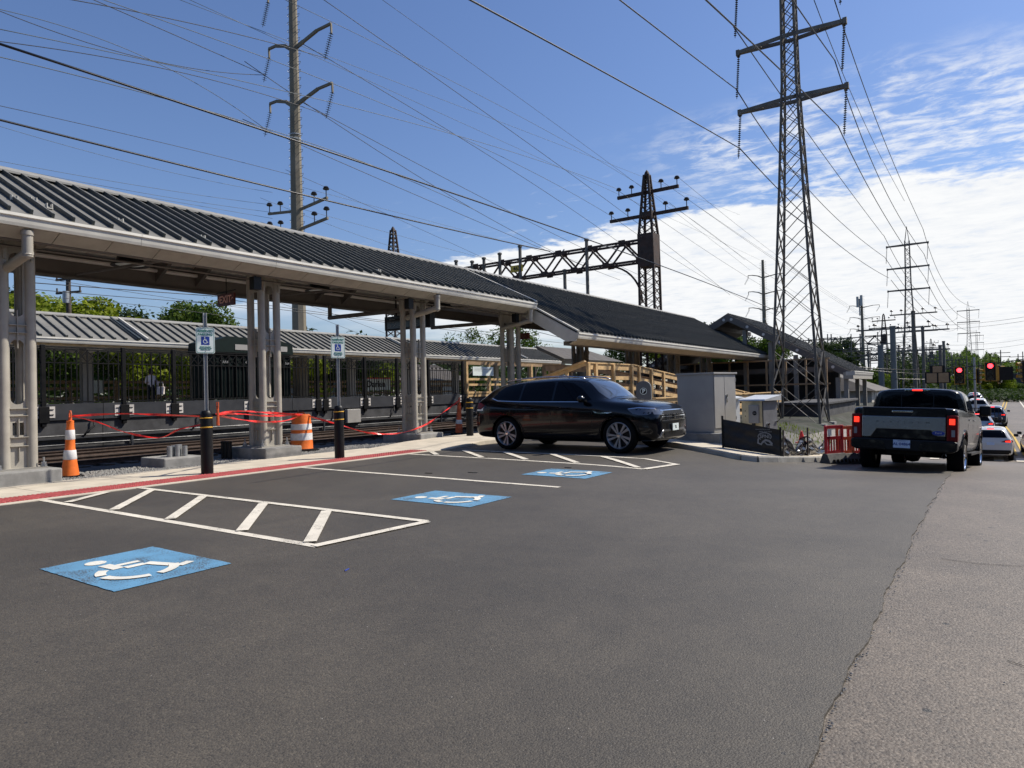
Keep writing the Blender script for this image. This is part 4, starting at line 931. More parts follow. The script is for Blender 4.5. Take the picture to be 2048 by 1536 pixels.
# framing inside the entrance
tf = thing('timber_framing', 'unfinished timber framing under the brown entrance roof', 'framing', (-10, 44, 0))
for i in range(9): m = MB(); x = -17+i*1.15; m.box((x-.05, 43.9, .2), (x+.05, 44.0, 3.0)); part('stud', m, m_wood2, tf)
for z in (3.0, 1.5, .2): m = MB(); m.box((-17, 43.85, z), (-7.6, 43.9, z+.1)); part('rail', m, m_wood2, tf)

# ------------------------------------------------------------ street furniture near the lot
def bollard(x, y, z, lab, post=0, h=1.23):
    t = thing('bollard', lab, 'bollard', (x, y, z), 0, 'black bollards with yellow bands')
    r = .112
    m = MB(); m.lathe([(r,0),(r,h-.09),(r*.93,h-.045),(r*.7,h-.012),(0,h)], (x,y,z), 28); part('sleeve', m, m_blackp, t, 40)
    for zz in (h-.15, h-.33): m = MB(); m.lathe([(r+.002,zz-.011),(r+.005,zz-.008),(r+.005,zz+.008),(r+.002,zz+.011)], (x,y,z), 28); part('yellow_band', m, m_yellow, t, True)
    return t
def sign_post(x, y, z, lab, tilt=0):
    t = thing('parking_sign', lab, 'sign', (x, y, z+1.2), R(72), 'reserved parking signs on steel posts')
    m = MB(); m.prism([(-.038,-.018),(-.012,.014),(.012,.014),(.038,-.018),(.03,-.022),(.008,.006),(-.008,.006),(-.03,-.022)], 'z', -.02, 1.92); part('post', m, m_steelg, t, local=True)
    w, h, r = .172, .25, .03
    pts = []
    for cx, cz, a0 in ((w-r, h-r, 0), (-w+r, h-r, 90), (-w+r, -h+r, 180), (w-r, -h+r, 270)):
        pts += [(cx+r*cos(R(a0+k*30)), cz+r*sin(R(a0+k*30))) for k in range(4)]
    m = MB(); m.prism([(u, v+1.38) for u, v in pts], 'y', -.034, -.030); pl = part('sign_plate', m, m_signw, t, local=True)
    ins = [(u*.93, v*.955+1.38) for u, v in pts]; ins2 = [(u*.89, v*.93+1.38) for u, v in pts]; n = len(pts)
    m = MB(); m.add([(u, -.0355, v) for u, v in ins]+[(u, -.0355, v) for u, v in ins2], [(i, (i+1) % n, n+(i+1) % n, n+i) for i in range(n)]); part('border', m, m_signg, pl, local=True, fix=False)
    for s, sz, zz in (('RESERVED', .062, 1.56), ('PARKING', .064, 1.495)): lettering(s, sz, m_signg, pl, (0, -.036, zz), (pi/2,0,0), bold=.0008)
    for s, zz in (('PERMIT REQUIRED', 1.255), ('VIOLATORS WILL BE', 1.227), ('FINED MIN. $150', 1.199)): lettering(s, .024, m_signg, pl, (0, -.036, zz), (pi/2,0,0), bold=.0004)
    m = MB(); m.box((-.075, -.0365, 1.295), (.075, -.0345, 1.455)); part('symbol_panel', m, m_signb, pl, local=True)
    m = MB(); isa(m, .135, lambda u, v, hh: (u, -.037-hh, v+1.378), .0015); part('wheelchair_symbol', m, m_signw, pl, local=True)
    for zz in (1.60, 1.17): m = MB(); m.lathe([(0,-.04),(.009,-.038),(.009,-.034)], (0, 0, zz), 8, 'y'); part('bolt', m, m_steelg, pl, local=True)
    return t
bollard(-12.41, 7.4, .024, 'black bollard with yellow bands at the left, holding the nearer reserved parking sign')
sign_post(-12.41, 7.4, .024, 'nearer reserved parking sign, on the left bollard')
bollard(-12.43, 10.7, .024, 'black bollard with yellow bands in the middle, holding the farther reserved parking sign')
sign_post(-12.43, 10.7, .024, 'farther reserved parking sign, on the middle bollard')
bollard(-13.35, 16.75, .13, 'black bollard without a sign, just left of the black SUV', h=1.2)
# slab foundation with grey pipe stub
m = MB(); m.box((-15.62, 7.72, -.5), (-14.6, 8.62, .20)); single('concrete_footing', m, m_conc2, 'low bare concrete footing with cut pipes on top, left of the nearer sign', 'footing', (-15, 8.1, -.5), bevel=.03)
t = thing('pipe_stub', 'cluster of short grey pipe stubs on the low concrete footing', 'pipe', (-15, 8.2, .24))
for dx_, dy_ in ((0,0),(.12,.05),(.02,.15),(.16,.2),(-.1,.08),(.1,-.12)):
    m = MB(); m.tube((-15.05+dx_, 8.15+dy_, .20), (-15.05+dx_, 8.15+dy_, .44+random.uniform(-.03,.03)), .055, n=12); part('pipe', m, m_steelg, t, 50)
t = thing('conduit_stub', 'bundle of dark conduit stubs left of the second pedestal', 'pipe', (-15.3, 9.6, -.1))
for dx_ in (0, .13, .26): m = MB(); m.tube((-15.3+dx_, 9.55, -.3), (-15.3+dx_, 9.55, .42), .055, n=12); m.lathe([(.06,.40),(.066,.43),(.05,.44)], (-15.3+dx_, 9.55, 0), 12); part('pipe', m, m_blackp, t, 50)

def channelizer(x, y, z, lab, mat, hs, base=True, tilt=0, ro=.17):
    t = thing('traffic_cone', lab, 'traffic cone', (x, y, z), random.uniform(0, 1), 'tall orange channelizer cones')
    prof = [(.15,0),(.115,.28),(.10,.52),(.086,.78),(.07,1.02),(.055,1.06),(.045,1.07)]
    m = MB(); m.lathe([(ro,.03),(.118,.34),(.098,.56),(.088,.58),(.082,.75),(.072,.98),(.066,1.0),(.064,1.13),(.0,1.14)], (0,0,0), 22); part('body', m, mat, t, 50, local=True)
    def rad(zz): 
        P = [(ro,.03),(.118,.34),(.098,.56),(.088,.58),(.082,.75),(.072,.98),(.066,1.0)]
        for (ra, za), (rb, zb) in zip(P, P[1:]):
            if zz <= zb: return ra+(rb-ra)*(zz-za)/(zb-za)
        return .066
    for a, b in hs:
        m = MB(); m.lathe([(rad(a)+.001,a),(rad(a)+.006,a+.01),(rad(b)+.006,b-.01),(rad(b)+.001,b)], (0,0,0), 22); part('reflective_band', m, m_refl, t, True, local=True)
    m = MB(); m.tube((0,0,1.1), (0,0,1.2), .035, .03, n=10); m.path([(-.035,0,1.19),(-.04,0,1.27),(-.02,0,1.32),(.02,0,1.32),(.04,0,1.27),(.035,0,1.19)], .014, 6); part('handle', m, m_orange_old, t, local=True)
    m = MB(); m.lathe([(0,0),(.30,0),(.30,.04),(.2,.075),(ro-.005,.08)], (0,0,-.02), 8); part('base', m, m_rubber, t, local=True, smooth=30)
    t.rotation_euler = (R(tilt), R(2.5), 0); return t
channelizer(-14.85, 5.98, -.02, 'clean orange and white channelizer cone right of the leftmost pedestal', m_orange, ((.37,.555),(.76,.95)), tilt=0, ro=.165)
channelizer(-15.7, 19.05, .0, 'faded scuffed channelizer cone left of the plain bollard by the SUV', m_orange_old, ((.37,.52),), ro=.14)
t = thing('traffic_drum', 'orange and white traffic drum standing beside the second tan column', 'traffic drum', (-15.35, 11.9, .02))
prof = [(.315,0),(.30,.03),(.29,.27),(.285,.275),(.28,.50),(.275,.505),(.265,.73),(.26,.735),(.25,.92),(.235,.965),(.2,.98),(0,.985)]
m = MB(); m.lathe(prof, (-15.35,11.9,.02), 32); part('body', m, m_orange, t, 40)
for a, b, r0, r1 in ((.28,.47,.288,.281),(.56,.72,.275,.268)): m = MB(); m.lathe([(r0-.003,a),(r0+.004,a+.005),(r1+.004,b-.005),(r1-.003,b)], (-15.35,11.9,.02), 32); part('reflective_band', m, m_refl, t, 40)
m = MB(); m.path([(-15.5,11.85,.98),(-15.45,11.87,1.04),(-15.3,11.92,1.05),(-15.22,11.95,.98)], .02, 6); part('handle', m, m_orange_old, t)
m = MB(); m.lathe([(.0,0),(.46,0),(.46,.03),(.34,.07),(.31,.06)], (-15.35,11.9,.0), 24); part('base', m, m_rubber, t, 40)
# red tape
def tape(lab, pts, w=.075, twist=1.4, loc=None):
    P = [Vector(p) for p in pts]; m = MB(); q = []
    def cr(a, b, c, d, t): return .5*((2*b)+(c-a)*t+(2*a-5*b+4*c-d)*t*t+(3*b-a-3*c+d)*t**3)
    for i in range(len(P)-1):
        a = P[max(0,i-1)]; b = P[i]; c = P[i+1]; d = P[min(len(P)-1,i+2)]
        for k in range(8): q.append(cr(a, b, c, d, k/8))
    q.append(P[-1]); vs = []
    for i, p in enumerate(q):
        d = (q[min(i+1,len(q)-1)]-q[max(i-1,0)]).normalized(); s = d.cross(Vector((0,0,1))).normalized(); u = s.cross(d)
        a = sin(i*.37*twist+len(pts))*1.0; ww = w*(.45+.55*abs(sin(i*.21+1)))
        o = (u*cos(a)+s*sin(a))*ww/2; e = s*.0015; vs += [p-o-e, p+o-e, p+o+e, p-o+e]
    fs = []
    for i in range(len(q)-1):
        for k in range(4): fs.append((4*i+k, 4*i+(k+1) % 4, 4*i+4+(k+1) % 4, 4*i+4+k))
    m.add(vs, fs); return single('barricade_tape', m, m_tape, lab, 'tape', tuple(P[0]), 'red barricade tape strung between cones and posts', fix=False)
A = (-14.72, 5.98, 1.2); B = (-12.35, 7.5, 1.12); B2 = (-12.33, 7.56, 1.16); D = (-15.25, 11.9, .99); E_ = (-15.6, 19.0, 1.22)
tape('nearly straight upper red tape from the orange cone to the left bollard', [A, (-14.10,6.54,1.22), (-13.30,6.87,1.19), B], .05)
tape('sagging lower red tape between the orange cone and the left bollard', [A, (-14.30,6.31,1.05), (-13.80,6.54,0.86), (-13.20,6.89,0.74), (-12.80,7.09,0.90), (-12.35, 7.45, 1.0)], .04)
tape('upper red tape from the left bollard past the second column to the drum', [B2, (-12.90,8.45,1.20), (-13.80,9.82,1.11), D], .065)
tape('second upper red tape twisting from the left bollard to the drum', [B2, (-12.90,8.45,1.14), (-13.80,9.82,1.04), D], .05, 2.2)
tape('sagging lower red tape between the left bollard and the drum', [B2, (-12.80,8.21,1.06), (-13.50,9.34,0.93), (-14.30,10.60,0.89), D], .055)
tape('long sagging red tape from the drum to the faded cone by the SUV', [D, (-14.40,12.43,0.69), (-14.00,13.14,0.43), (-13.95,14.26,0.36), (-14.10,15.50,0.53), (-14.90,17.25,0.83), E_], .055)
m = MB(); m.tube((-12.28, 7.56, .95), (-12.28, 7.56, 1.33), .03, .022, n=8); m.path([(-12.31,7.56,1.3),(-12.31,7.56,1.4),(-12.25,7.56,1.4),(-12.25,7.56,1.3)], .012); single('cone_handle', m, m_orange_old, 'top of a worn orange cone handle tied behind the left bollard', 'handle', (-12.28, 7.56, 1))

# parking pay station
t = thing('pay_station', 'grey parking pay station with a round P emblem behind the SUV bonnet', 'pay station', (-8.44, 19, .13), R(20))
m = MB(); arc = [(.22*cos(pi*i/10), 1.38+.2*sin(pi*i/10)) for i in range(11)]; m.prism([(.22,0)]+arc+[(-.22,0)], 'y', -.17, .17); part('housing', m, material('pay_station_grey', (.115,.118,.122), .5, var=.06), t, local=True, bevel=.012)
m = MB(); m.lathe([(0,-.178),(.112,-.178),(.112,-.17)], (0,0,1.27), 24, 'y'); part('disc', m, m_blackp, t, local=True)
m = MB(); m.lathe([(.104,-.183),(.088,-.183)], (0,0,1.27), 28, 'y'); part('ring', m, m_signw, t, local=True, fix=False)
lettering('P', .17, m_signw, t, (0.004, -.182, 1.268), (pi/2,0,0), bold=.006)
m = MB(); m.box((-.1,-.178,.5), (.1,-.17,.9)); part('access_panel', m, m_grey, t, local=True)

# grey cabinets on the island
t = thing('utility_cabinet', 'large tall brushed grey utility cabinet on a concrete plinth right of the SUV', 'cabinet', (-6.9, 17.9, .3), 0, 'utility cabinets')
x0, x1, y0, y1, z0, z1 = -7.15, -5.3, 16.95, 18.1, .34, 1.83
# broad blank side faces the lot, doors on the right
cab = thing('x', 'x', 'x'); bpy.data.objects.remove(cab)
rz = R(-14)
t.location = (-6.05, 17.6, .30); t.rotation_euler = (0, 0, rz)
m = MB(); m.box((-.62, -.42, .0), (.47, .62, 1.50)); part('cabinet_body', m, m_cab, t, local=True, bevel=.012)
m = MB(); m.box((-.65, -.45, 1.50), (.52, .65, 1.545)); part('lid', m, m_cab, t, local=True, bevel=.006)
for a, b in ((-.40, .06), (.075, .60)): m = MB(); m.box((.475, a, .12), (.492, b, 1.47)); d = part('door', m, m_cab, t, local=True, bevel=.004)
m = MB(); m.tube((.51, .15, .95), (.51, .15, .76), .014, n=8); m.box((.49, .12, .90), (.515, .18, .97)); part('handle', m, m_chrome, d, local=True)
for zz in (.3, 1.3): m = MB(); m.tube((.49, .605, zz), (.49, .605, zz+.1), .012, n=6); part('hinge', m, m_cab, t, local=True)
m = MB(); m.box((-.75, -.55, -.35), (.72, .75, 0)); o = single('concrete_plinth', m, m_conc2, 'concrete plinth under the large grey utility cabinet', 'plinth', (0,0,0), bevel=.015); o.location = (-6.05, 17.6, .30); o.rotation_euler = (0, 0, rz)
t = thing('utility_cabinet', 'shorter tan and grey cabinet with a sloping lid and a meter box on its side', 'cabinet', (-4.55, 17.6, .0), R(-14), 'utility cabinets')
m = MB(); m.box((-.46, -.35, 0), (.10, .35, 1.1)); part('cabinet_body', m, m_cab2, t, local=True, bevel=.01)
m = MB(); m.box((.105, -.34, .02), (.12, .34, 1.08)); part('door', m, material('dull_grey_door', (.15,.15,.155), .5, var=.12), t, local=True)
m = MB(); m.box((.10, -.36, 0), (.11, .36, 1.1)); part('door_frame', m, m_grey, t, local=True)
m = MB(); m.prism([(-.42, 1.10), (-.40, 1.14), (.42, 1.24), (.42, 1.10)], 'x', -.52, .20); part('lid', m, m_lightm, t, local=True, bevel=.005)
m = MB(); m.tube((.14, -.12, .52), (.14, -.12, .38), .014, n=8); m.box((.12, -.2, .5), (.145, -.08, .54)); part('handle', m, m_chrome, t, local=True)
m = MB(); m.box((.12, .22, .55), (.15, .32, .58)); part('latch', m, m_chrome, t, local=True)
m = MB(); m.box((-.22, -.45, .55), (.03, -.352, 1.0)); mb_ = part('meter_box', m, m_cab, t, local=True, bevel=.01)
m = MB(); m.lathe([(0,-.462),(.052,-.462),(.055,-.45)], (-.055,0,.80), 20, 'y'); part('meter_dial', m, m_blackp, mb_, local=True)
for k in (-1, 1):
    m = MB(); m.lathe([(.018,-.465),(.012,-.465)], (-.055+k*.02,0,.80), 12, 'y'); part('dial_mark', m, m_print, mb_, local=True, fix=False)
m = MB(); m.box((-.15, -.42, 0), (-.09, -.36, .55)); part('stand', m, m_grey, t, local=True)
for zz in (.72, .85): m = MB(); m.lathe([(0,-.355),(.014,-.354)], (-.36,0,zz), 8, 'y'); part('bolt', m, m_blackp, t, local=True)
t = thing('utility_cabinet', 'narrow pale grey cabinet with a slanted top squeezed between the two larger cabinets', 'cabinet', (-6.4, 20.6, .0), R(-12), 'utility cabinets')
m = MB(); m.box((-.25, -.25, 0), (.22, .25, 1.12)); part('cabinet_body', m, m_lightm, t, local=True, bevel=.01)
m = MB(); m.prism([(-.32, 1.12), (-.32, 1.26), (.34, 1.14), (.34, 1.10)], 'y', -.3, .3); part('lid', m, m_lightm, t, local=True)

# silt fence banner and plastic sheet
def cloth(x0, y0, x1, y1, zt, zb, nx, nz, amp, seed):
    rnd = random.Random(seed); ph = [rnd.uniform(0, 6) for _ in range(6)]; mb = MB(); L = math.hypot(x1-x0, y1-y0); nx_, ny_ = -(y1-y0)/L, (x1-x0)/L
    for s in (0, 1):
        for i in range(nx+1):
            u = i/nx
            for j in range(nz+1):
                v = j/nz; a = amp*(sin(u*9+v*4+ph[0])*.5+sin(u*21-v*11+ph[1])*.35+sin(v*17+u*5+ph[2])*.4+sin(u*47+v*31+ph[3])*.15)
                zz = zb+(zt(u)-zb)*v; mb.v.append((x0+(x1-x0)*u+nx_*(a+s*.004), y0+(y1-y0)*u+ny_*(a+s*.004), gz(x0+(x1-x0)*u, y0+(y1-y0)*u)+zz))
    n = (nx+1)*(nz+1)
    for i in range(nx):
        for j in range(nz):
            q = i*(nz+1)+j; mb.f.append((q, q+nz+1, q+nz+2, q+1)); mb.f.append((n+q, n+q+1, n+q+nz+2, n+q+nz+1))
    mb.m = [0]*len(mb.f); return mb
sf = thing('silt_fence', 'black fabric banner fence printed with a round logo in front of the grey cabinets', 'fence', (-4.5, 15.8, .1))
bx0, by0, bx1, by1 = -5.12, 15.95, -3.82, 15.95
part('fabric', cloth(bx0, by0, bx1, by1, lambda u: .80-.08*u, .14, 50, 24, .012, 3), m_silt, sf, True, fix=False)
for x, y in ((bx0, by0), (bx1, by1)): m = MB(); z = gz(x, y)+.1; m.box((x-.02, y-.02, z), (x+.02, y+.02, z+.78 if x < -4.5 else z+.68)); part('stake', m, m_blackp, sf)
lz = gz(-4.3, 15.95)
dirv = (1, 0)
m = MB(); FM = lambda u, v, h: (-4.16+u, 15.925-h, lz+.46+v)
stroke(m, [(.16*cos(a*pi/10)*.9, .085*sin(a*pi/10)+.05) for a in range(-2, 14)], .02, FM, .002)
stroke(m, [(-.14,-.0),(-.15,-.1),(-.08,-.13),(-.05,-.08)], .03, FM); stroke(m, [(-.05,-.08),(.02,-.03),(.1,-.05),(.16,-.12)], .045, FM); stroke(m, [(.0,-.08),(.05,-.13),(.17,-.14)], .025, FM)
part('logo', m, m_print, sf)
lettering('SPNI', .11, m_print, sf, (.34, .122-.0, lz+.51-.1), (pi/2, 0, 0), bold=.003)
lettering('(800) 522-9454', .045, m_print, sf, (.36, .122, lz+.62-.1), (pi/2, 0, 0)); lettering('www.silt-fence.com', .04, m_print, sf, (.30, .122, lz+.675-.1), (pi/2, 0, 0))
ps = thing('plastic_sheeting', 'crumpled shiny black plastic sheeting on stakes below the lattice tower', 'sheeting', (-3.6, 16.5, 0))
part('sheet', cloth(-3.8, 16.0, -3.55, 17.3, lambda u: .24+.36*abs(cos(u*pi))**.8, .1, 50, 26, .035, 9), m_plast, ps, True, fix=False)
part('sheet', cloth(-3.55, 17.3, -3.4, 19.2, lambda u: .26+.34*abs(cos(u*pi))**.9, .1, 60, 26, .04, 14), m_plast, ps, True, fix=False)
for x, y, h_ in ((-3.79,16.0,.62),(-3.54,17.3,.70),(-3.4,19.2,.68)): m = MB(); z = gz(x, y)+.1; m.beam((x, y, z), (x+.02, y, z+h_), .035, .035); part('stake', m, m_bark, ps)
m = MB(); m.lathe([(.11,0),(.03,.34),(0,.36)], (-4.55,21.5,gz(-4.55,21.5)+.1), 14); m.box((-4.7,21.35,gz(-4.55,21.5)+.09), (-4.4,21.65,gz(-4.55,21.5)+.12)); single('small_cone', m, m_tape, 'small red cone lying between the lattice tower legs', 'traffic cone', (-4.55,21.5,0))

# red plastic barriers
def barrier(x, y, lab, rz, bright):
    z = gz(x, y)+.01; t = thing('plastic_barrier', lab, 'barrier', (x, y, z), rz, 'red plastic pedestrian barriers')
    L = .52; mt = bright
    for dx_ in (-L/2, L/2): m = MB(); m.box((dx_-.03, -.025, .25), (dx_+.03, .025, .98)); part('upright', m, mt, t, local=True, bevel=.008)
    for z0_, z1_ in ((.26,.34),(.62,.70),(.90,.98)): m = MB(); m.box((-L/2+.03, -.022, z0_), (L/2-.03, .022, z1_)); part('rail', m, mt, t, local=True)
    for k in range(5): m = MB(); xx = -L/2+.09+k*.085; m.box((xx-.012, -.014, .34), (xx+.012, .014, .62)); part('slat', m, mt, t, local=True)
    m = MB(); m.box((-L/2+.04, -.027, .72), (-L/2+.16, -.023, .89)); part('reflector', m, m_refl, t, local=True)
    m = MB(); m.prism([(-.15, 0), (-.15, .06), (-.06, .27), (.06, .27), (.15, .06), (.15, 0)], 'x', -L/2-.05, L/2+.03); part('foot', m, m_barrg, t, local=True, bevel=.01)
    m = MB()
    for k in range(4):
        xx = -L/2+.06+k*.12; m.prism([(xx, .05), (xx+.07, .05), (xx+.05, .13), (xx+.01, .13)], 'y', -.161, -.13)
    part('hand_slot', m, m_blackp, t, local=True); return t
m_barr2 = material('orange_barrier_plastic', (.72, .12, .05), .45, var=.1, vs=4)
for bx, by, lb, mt in ((-2.97, 17.4, 'front red plastic barrier beside the kerb, left of the pickup', m_barr), (-2.82, 17.95, 'orange red plastic barrier standing second in the row left of the pickup', m_barr2),
        (-2.66, 18.5, 'third red plastic barrier in the row beside the pickup', m_barr), (-2.50, 19.05, 'rearmost red plastic barrier directly against the pickup tail lamp', m_barr)):
    barrier(bx, by, lb, R(58), mt).scale = (1, 1, .92)
# small litter
random.seed(21)
for k, (x, y, ln) in enumerate(((-6.5,11.1,.16),(-7.7,9.7,.2),(-8.4,9.3,.16),(.35,6.6,.10),(-9.3,12.2,.15))):
    m = MB(); a = random.uniform(-.3,.3); m.beam((x-ln/2, y, gz(x,y)+.016), (x+ln/2, y+a*ln, gz(x,y)+.018), .02, .008)
    single('tar_scrap', m, m_blackp, ('dark scrap lying before the hatched aisle nearest the SUV', 'dark strip of litter between the middle and far blue pads', 'dark scrap left of the far blue pad', 'small dark stick on the old asphalt at right', 'black scrap at the end of the red tactile strip')[k], 'litter', (x, y, 0), fix=False)
m = MB(); m.tube((-4.38, 3.80, .014), (-4.40, 3.86, .014), .006, n=8); single('blue_pen_cap', m, m_signb, 'tiny pale blue cap lying on the new asphalt right of the near aisle', 'litter', (-4.39, 3.83, 0))
m = MB(); x, y = .72, 3.5; m.add([(x-.03,y,.006),(x,y+.012,.014),(x+.035,y+.004,.02),(x+.01,y-.014,.012)], [(0,1,2),(0,2,3)]); single('dry_leaf', m, m_wood, 'pale dry leaf on the old asphalt at the lower right', 'leaf', (x, y, 0), fix=False)

# ------------------------------------------------------------ vehicles
def loft(stations, mat, arches=(), levels=1, arch_r=.42, name='shell', cuts_y=1.0):
    # stations: (x, [(y, z) ...]) from underside centre to roof centre, mirrored
    k = len(stations[0][1]); vs = []; fs = []
    for x, pr in stations:
        for y, z in pr: vs.append((x, y, z))
        for y, z in pr[1:-1][::-1]: vs.append((x, -y, z))
    n = 2*k-2
    for i in range(len(stations)-1):
        for j in range(n): fs.append((i*n+j, i*n+(j+1) % n, (i+1)*n+(j+1) % n, (i+1)*n+j))
    fs += [tuple(range(n))[::-1], tuple(range(len(vs)-n, len(vs)))]
    me = bpy.data.meshes.new(name); me.from_pydata(vs, [], fs); me.materials.append(mat)
    bm = bmesh.new(); bm.from_mesh(me); bmesh.ops.recalc_face_normals(bm, faces=bm.faces); bm.to_mesh(me); bm.free()
    o = put(name, me); s = o.modifiers.new('s', 'SUBSURF'); s.levels = levels; s.render_levels = levels
    tmp = []
    for (ax, az) in arches:
        m = MB(); m.lathe([(0,-1.5),(arch_r,-1.5),(arch_r,-.52*cuts_y),(0,-.52*cuts_y)], (ax, 0, az), 36, 'y'); m.lathe([(0,1.5),(arch_r,1.5),(arch_r,.52*cuts_y),(0,.52*cuts_y)], (ax, 0, az), 36, 'y')
        c = put('cutter', m.mesh('cutter', m_blackp)); tmp.append(c); b = o.modifiers.new('b', 'BOOLEAN'); b.operation = 'DIFFERENCE'; b.object = c; b.solver = 'EXACT'
    bpy.context.view_layer.update()
    m2 = bpy.data.meshes.new_from_object(o.evaluated_get(bpy.context.evaluated_depsgraph_get())); bpy.data.objects.remove(o)
    for c in tmp: bpy.data.objects.remove(c)
    m2.materials.clear(); m2.materials.append(mat); m2.materials.append(m_blackp)
    for p in m2.polygons: p.use_smooth = True; p.material_index = min(p.material_index, 1)
    m2.set_sharp_from_angle(angle=R(38)); m2.name = name
    bm = bmesh.new(); bm.from_mesh(m2); bv = BVHTree.FromBMesh(bm); bm.free(); return m2, bv
def patch(bv, poly, side, off=.004, th=.01, cut=.09):
    # polygon thrown on the shell from one side: 'L','R' (x,z) ; 'B','F' (y,z); 'T' (x,y)
    bm = bmesh.new(); vs = [bm.verts.new((a, b, 0)) for a, b in poly]; f = bm.faces.new(vs)
    xs_ = [p[0] for p in poly]; ys_ = [p[1] for p in poly]
    for ax, lo, hi in ((0, min(xs_), max(xs_)), (1, min(ys_), max(ys_))):
        q = int((hi-lo)/cut)+1
        for i in range(1, q):
            v = lo+(hi-lo)*i/q
            bmesh.ops.bisect_plane(bm, geom=bm.verts[:]+bm.edges[:]+bm.faces[:], plane_co=(v, v, 0), plane_no=(1,0,0) if ax == 0 else (0,1,0))
    D = {'L': Vector((0,-1,0)), 'R': Vector((0,1,0)), 'B': Vector((1,0,0)), 'F': Vector((-1,0,0)), 'T': Vector((0,0,-1))}[side]
    bm.verts.index_update(); out = []
    for v in bm.verts:
        a, b = v.co.x, v.co.y
        o = {'L': Vector((a, 3, b)), 'R': Vector((a, -3, b)), 'B': Vector((-9, a, b)), 'F': Vector((9, a, b)), 'T': Vector((a, b, 5))}[side]
        h = bv.ray_cast(o, D); p, nn = (h[0], h[1]) if h[0] is not None else (None, None)
        if p is None:
            h = bv.find_nearest(o+D*((3-.95) if side in 'LR' else 6)); p, nn = h[0], h[1]
        if nn.dot(D) > 0: nn = -nn
        out.append((p, nn))
    bm.faces.ensure_lookup_table(); n = len(out); m = MB()
    m.v = [tuple(p-nn*th) for p, nn in out]+[tuple(p+nn*off) for p, nn in out]
    for f in bm.faces:
        q = [v.index for v in f.verts]; m.f.append(tuple(n+i for i in q))
    for e in bm.edges:
        if len(e.link_faces) == 1: a, b = e.verts[0].index, e.verts[1].index; m.f.append((a, b, n+b, n+a))
    m.m = [0]*len(m.f); bm.free(); return m
def addp(t, name, bv, poly, side, mat, off=.004, **k):
    lab = k.pop('label', None); par = k.pop('parent', t)
    return part(name, patch(bv, poly, side, off, **k), mat, par, 40, local=True, label=lab)
def both(t, name, bv, poly, mat, off=.004, **k):
    for s in 'LR': addp(t, name, bv, poly, s, mat, off, **k)
def wheel_mesh(r, w, rimr, style, mat=None):
    m = MB(); m.lathe([(rimr,-w/2+.02),(rimr+.02,-w/2),(r-.04,-w/2),(r-.01,-w/2+.03),(r,-w/4),(r,w/4),(r-.01,w/2-.03),(r-.04,w/2),(rimr+.02,w/2),(rimr,w/2-.02),(rimr*.98,-w/2+.05)], (0,0,0), 48, 'y')
    tyre = m.mesh('tyre', m_rubber, 40)
    m = MB(); m.lathe([(rimr+.005,w/2-.012),(rimr-.008,w/2-.006),(rimr-.02,w/2-.02),(rimr-.035,w/2-.09),(rimr-.05,-w/2+.03)], (0,0,0), 48, 'y')
    o = w/2
    m.lathe([(0,o-.015),(.055,o-.02),(.07,o-.035),(.08,o-.07)], (0,0,0), 20, 'y')
    ns = 10 if style == 'blade' else (6 if style == 'six' else 5)
    for i in range(ns):
        a = 2*pi*i/ns; sk = 0
        if style == 'blade': a += .10 if i % 2 else -.10; sk = .16
        wa = .05 if style == 'blade' else .085
        def P(rad, da, dy): return (rad*cos(a+da), dy, rad*sin(a+da))
        r0, r1 = .05, rimr-.015; a0 = wa*(.55 if style == 'blade' else .9)/r1*1.2; b0 = .020/r0*.55; 
        q = [P(r0,-b0,o-.035), P(r0,b0,o-.035), P(r1,sk+a0,o-.022), P(r1,sk-a0,o-.022)]
        q2 = [(x, y-.03, z) for x, y, z in q]; m.add(q+q2, [(0,1,2,3),(7,6,5,4),(4,5,1,0),(5,6,2,1),(6,7,3,2),(7,4,0,3)])
    rim = m.mesh('rim', mat or m_rim, 30)
    m = MB(); m.lathe([(0,o-.09),(rimr-.04,o-.09),(rimr-.04,-o+.05),(0,-o+.05)], (0,0,0), 32, 'y'); disc = m.mesh('brake_disc', m_blackp)
    m = MB(); m.lathe([(0,o-.010),(.032,o-.012),(.034,o-.022)], (0,0,0), 16, 'y'); cap = m.mesh('hub_cap', m_chrome, 40)
    return tyre, rim, disc, cap
def wheels(t, meshes, pos, r, hw):
    for x in pos:
        for s in (1, -1):
            w_ = put('wheel', meshes[0], t, (x, s*hw, r), (0, 0, 0 if s > 0 else pi)); 
            w_.name = 'wheel'
            for nm, me in zip(('rim', 'brake_disc', 'hub_cap'), meshes[1:]): put(nm, me, w_)

# black SUV, nose towards +x; real-size coordinates with the rear axle at x = 0
suv = thing('parked_suv', 'shiny black mid size SUV parked sideways between the bays and the timber ramp', 'car', (-10.02, 15.12, 0), R(-1.0))
S = 1.06
def pr(zb, wb, ws, zm, zbelt, wbelt, wtop, ztop, crown=.03):
    if ztop-zbelt < .12:
        return [(0,zb),(wb*.88,zb),(ws*.965,zb+.06),(ws,zm),(ws*.995,(zm+zbelt)/2+.06),(wbelt,zbelt-.04),(wbelt*.93,zbelt+.01),(wbelt*.7,ztop-.02),(wbelt*.35,ztop-.004),(0,ztop)]
    return [(0,zb),(wb*.9,zb),(ws*.975,zb+.05),(ws,zm),(ws*.998,(zm+zbelt)/2+.08),(wbelt,zbelt-.02),(wbelt-.03,zbelt+.03),(wtop+.03,ztop-.11),(wtop*.84,ztop-crown*.7),(0,ztop)]
